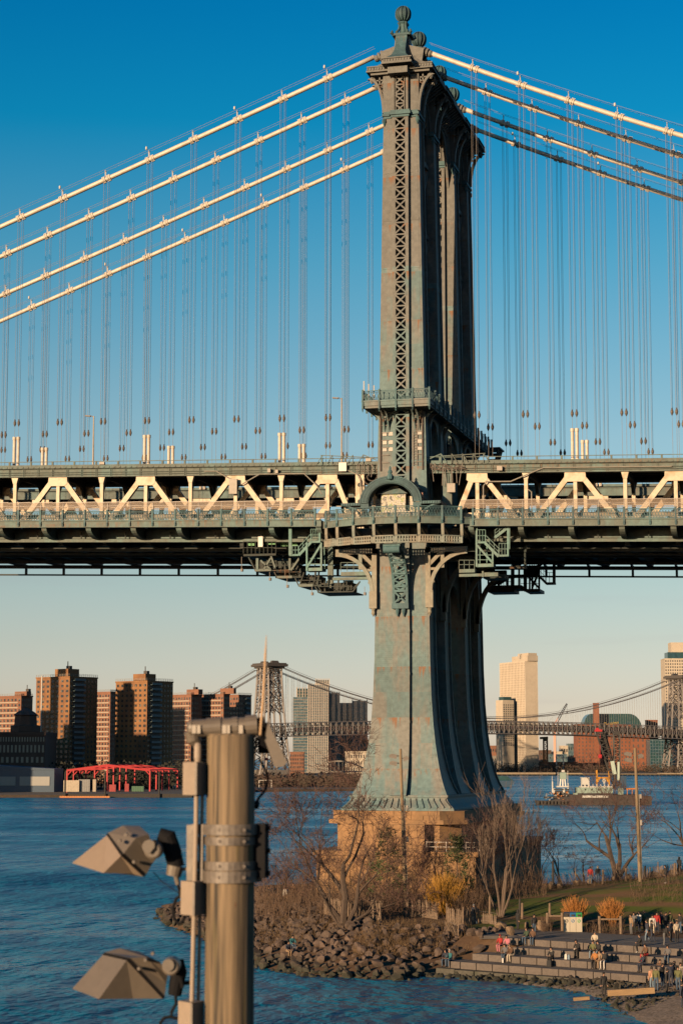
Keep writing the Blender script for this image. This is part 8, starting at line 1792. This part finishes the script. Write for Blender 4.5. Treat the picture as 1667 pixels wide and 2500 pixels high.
def stander(px, py, top, legs, label, rz=None, z0=3.5, pose='stand', **kw):
    p = gp(px, py, z0) if py > 2180 else gd(px, 190 if px == 1618 else 198.5); return person(p, rz if rz is not None else rp_.uniform(-3, 3), pose, top, legs, label, **kw)
sitter(1099, 0, 'teal', 'jeans', 'person in teal jacket sitting at the left end of the lowest step', hat='white', seat=.48)
sitter(1090, 0, 'navy', 'jeans', 'dark clad person close behind the one in the teal jacket', lean=.1)
sitter(1222, 2, 'red', 'pink', 'person in bright red hooded jacket and pink trousers on the steps', hood='red'); sitter(1240, 2, 'pink', 'grey', 'person in pink jacket sitting beside the red hooded one', lean=.15)
sitter(1233, 1, 'grey', 'jeans', 'person in jeans sitting below the red and pink jackets', extra=[('white_bag', (.05, -.5, -.5), (.14, .1, .36), 'white')]); sitter(1250, 1, 'brown', 'cream', 'person in brown jacket and cream trousers below the pink jacket', hat='tan', lean=.2)
sitter(1287, 3, 'green', 'jeans', 'person in dark sweater and jeans of the couple on the top step', seat=.5); sitter(1301, 3, 'brown', 'jeans', 'long haired person in brown of the couple on the top step')
sitter(1347, 1, 'black', 'black', 'person in black coat with cream scarf sitting alone on the steps', extra=[('scarf', (0, -.05, .58), (.22, .2, .12), 'cream')])
sitter(1412, 2, 'black', 'black', 'hunched person in black hood with a white bag on the steps', hood='black', lean=.2, extra=[('white_bag', (-.32, -.1, 0), (.12, .1, .3), 'white')])
sitter(1452, 3, 'cream', 'grey', 'person in cream sweatshirt and grey beanie on the top step', hat='grey'); sitter(1448, 2, 'olive', 'paleblue', 'person in olive jacket below the cream sweatshirt', turn=.2); sitter(1461, 2, 'black', 'paleblue', 'person in black jacket beside the olive jacket', turn=-.2)
sitter(1453, 1, 'orange', 'black', 'person in orange brown jacket and black trousers on the steps'); sitter(1474, 1, 'black', 'white', 'person in black jacket and white trousers beside the orange jacket', whiteshoe=None) if False else sitter(1474, 1, 'black', 'white', 'person in black jacket and white trousers beside the orange jacket', shoe='whiteshoe'); sitter(1465, 1, 'tan', 'tan', 'person in tan clothes squeezed between orange jacket and white trousers')
sitter(1564, 3, 'black', 'black', 'person in black sitting on the top step looking left', turn=-.9, shoe='whiteshoe'); sitter(1577, 2, 'brown', 'red', 'person in rust brown jacket with red trousers on the steps', turn=-.4); sitter(1571, 1, 'navy', 'navy', 'person in dark blue jacket on the lower right steps', turn=-.6)
sitter(1630, 2, 'grey', 'jeans', 'grey clad person half hidden at the right end of the steps')
stander(1157, 2260, 'navy', 'jeans', 'standing person in dark jacket and jeans with a backpack by the slat fence', rz=-2.2, hat='grey', extra=[('backpack', (0, .2, 1.02), (.3, .2, .42), 'black')], pose='walk'); stander(1263, 2272, 'black', 'black', 'standing person in long black coat beside the tan boulders', long_coat=True, rz=2.4, hood='black'); stander(1303, 2284, 'black', 'jeans', 'standing person in black jacket behind the couple on the top step', rz=.6)
stander(1473, 2434, 'black', 'black', 'person in black standing on the rubble at the waterline', z0=1.6, rz=YAW+.3); stander(1601, 2420, 'olive', 'jeans', 'person in olive green hoodie standing on the beach', z0=1.8, rz=YAW+2.6); stander(1591, 2420, 'peach', 'paleblue', 'person in peach jacket standing close to the olive hoodie', z0=1.8, rz=YAW+3.6)
stander(1616, 2411, 'black', 'jeans', 'long haired person in black behind the olive hoodie', z0=1.9); stander(1637, 2410, 'navy', 'navy', 'dark clad person fourth from the left of the beach group', z0=1.9); stander(1647, 2406, 'black', 'jeans', 'person in black jacket and jeans pointing beside the steps', z0=2.0, pose='phone', rz=YAW-1.2); stander(1663, 2462, 'navy', 'navy', 'person in dark blue cut by the right edge on the beach', z0=1.4)
stander(1659, 2352, 'cream', 'black', 'person in long cream coat at the right edge of the steps', z0=2.6, long_coat=True, coat=1.3); stander(1651, 2301, 'cream', 'black', 'person in cream jacket and black trousers standing on the terrace', rz=YAW+.4); stander(1579, 2299, 'navy', 'paleblue', 'person in dark jacket and pale jeans walking along the terrace', pose='walk', rz=YAW-1.4); stander(1592, 2285, 'white', 'cream', 'person in white clothes in the crowd on the terrace', rz=YAW)
for px, py, t, l, lb in ((1547, 2278, 'grey', 'black', 'grey clad person at the left end of the terrace crowd'), (1560, 2276, 'white', 'navy', 'person in patterned white top in the terrace crowd'), (1571, 2274, 'olive', 'black', 'person in olive in the terrace crowd'), (1603, 2278, 'red', 'navy', 'person with a touch of red in the terrace crowd'), (1612, 2276, 'navy', 'grey', 'person in dark blue right of the red one in the terrace crowd'), (1624, 2278, 'black', 'black', 'person in black at the right of the terrace crowd'), (1634, 2276, 'olive', 'brown', 'person in dark olive nearest the bench')): stander(px, py, t, l, lb, rz=YAW+rp_.uniform(-1, 1))
stander(1620, 2311, 'black', 'grey', 'bent person in black with white shoes on the terrace', lean=.5, shoe='whiteshoe', rz=YAW+1.5)
stander(1618, 2156, 'black', 'black', 'person in black standing alone on the lawn', z0=6, hat='black', rz=YAW-1.4, shoe='whiteshoe'); stander(1651, 2140, 'black', 'black', 'person in black hood at the far right edge beyond the lawn', z0=6.2, hood='black', rz=YAW+2.5, pose='phone'); stander(1436, 2148, 'red', 'jeans', 'person in dark red jacket beyond the lawn by the leaning fence', z0=5.4, rz=YAW+3); stander(1454, 2150, 'black', 'jeans', 'person in black with pale hood right of the dark red jacket', z0=5.4, hood='cream', rz=YAW+2.8)
for px, py, t, l, lb in ((657, 2205, 'black', 'navy', 'leftmost dark person at the brush left of the large tree'), (668, 2203, 'navy', 'black', 'second dark person at the brush left of the large tree'), (698, 2207, 'white', 'tan', 'person in white shirt at the brush left of the large tree'), (716, 2198, 'brown', 'brown', 'person in brown half hidden in the brush')): stander(px, py, t, l, lb, z0=3.6, rz=YAW)
for px, py, t, lb in ((703, 2318, 'navy', 'person in dark blue sitting on the boulders'), (713, 2312, 'teal', 'person in blue sitting behind on the boulders')):
    p = at_z(px, py, 2.2); person(Vector((p.x, p.y, ground_z(p.x, p.y)+.45)), YAW+.5, 'sit', t, 'tan' if t == 'navy' else 'jeans', lb, seat=.4)
for px, py, t, l, lb, kw in ((1627, 2425, 'black', 'black', 'person in black in front of the beach group', dict(z0=1.7)), (1655, 2420, 'olive', 'jeans', 'person in olive coat right of the beach group', dict(z0=1.8)), (1640, 2352, 'grey', 'navy', 'person in grey standing at the right end of the middle step', dict(z0=2.6)), (1610, 2345, 'brown', 'jeans', 'person in brown standing on the lower right steps', dict(z0=2.6)),
    (1590, 2300, 'black', 'navy', 'person in black walking right on the terrace', dict(pose='walk')), (1636, 2300, 'navy', 'black', 'person in dark blue beside the cream jacket on the terrace', dict()), (1540, 2283, 'tan', 'grey', 'person in tan coat at the far left of the terrace crowd', dict()), (1660, 2280, 'black', 'jeans', 'person in black by the bench at the right edge', dict())): stander(px, py, t, l, lb, rz=YAW+rp_.uniform(-1.5, 1.5), **kw)
def bag(loc, w, d, h_, m, label):
    o = thing('bag', loc, label, 'bag', group='bags on the steps', rz=FACE); mb = MB(); mb.frus((0, 0, 0), (w/2, d/2), (0, 0, h_*.8), (w*.46, d*.42)); mb.frus((0, 0, h_*.8), (w*.46, d*.42), (0, 0, h_), (w*.3, d*.3)); mb.build('bag_body', 'cloth_'+m, o); mb = MB(); mb.tube([(-w*.2, 0, h_*.97), (-w*.1, 0, h_*1.2), (w*.1, 0, h_*1.2), (w*.2, 0, h_*.97)], .015, 5); mb.build('handle', 'cloth_'+m, o)
q = on_step(1341, 0, 1.3); bag(Vector((q.x, q.y, TZ[0])), .42, .28, .5, 'black', 'black backpack at the feet of the person with the cream scarf'); q = on_step(1381, 1, .6); bag(Vector((q.x, q.y, TZ[1])), .22, .14, .42, 'white', 'white paper bag standing on the steps beside the hunched person'); q = on_step(1388, 1, .7); bag(Vector((q.x, q.y, TZ[1])), .2, .14, .36, 'paleblue', 'pale blue bag right of the white paper bag')
# ================================================================== one reflectance scale for all surfaces (the picture is exposed for low evening light)
ALBEDO = 0.4
for m in bpy.data.materials:
    if not m.use_nodes: continue
    b = m.node_tree.nodes.get('Principled BSDF')
    if not b: continue
    i = b.inputs['Base Color']
    if i.is_linked:
        src = i.links[0].from_socket; mx = m.node_tree.nodes.new('ShaderNodeMixRGB'); mx.blend_type = 'MULTIPLY'; mx.inputs[0].default_value = 1; mx.inputs[2].default_value = (ALBEDO,)*3+(1,)
        m.node_tree.links.new(src, mx.inputs[1]); m.node_tree.links.new(mx.outputs[0], i)
    else:
        c = i.default_value; i.default_value = (c[0]*ALBEDO, c[1]*ALBEDO, c[2]*ALBEDO, 1)
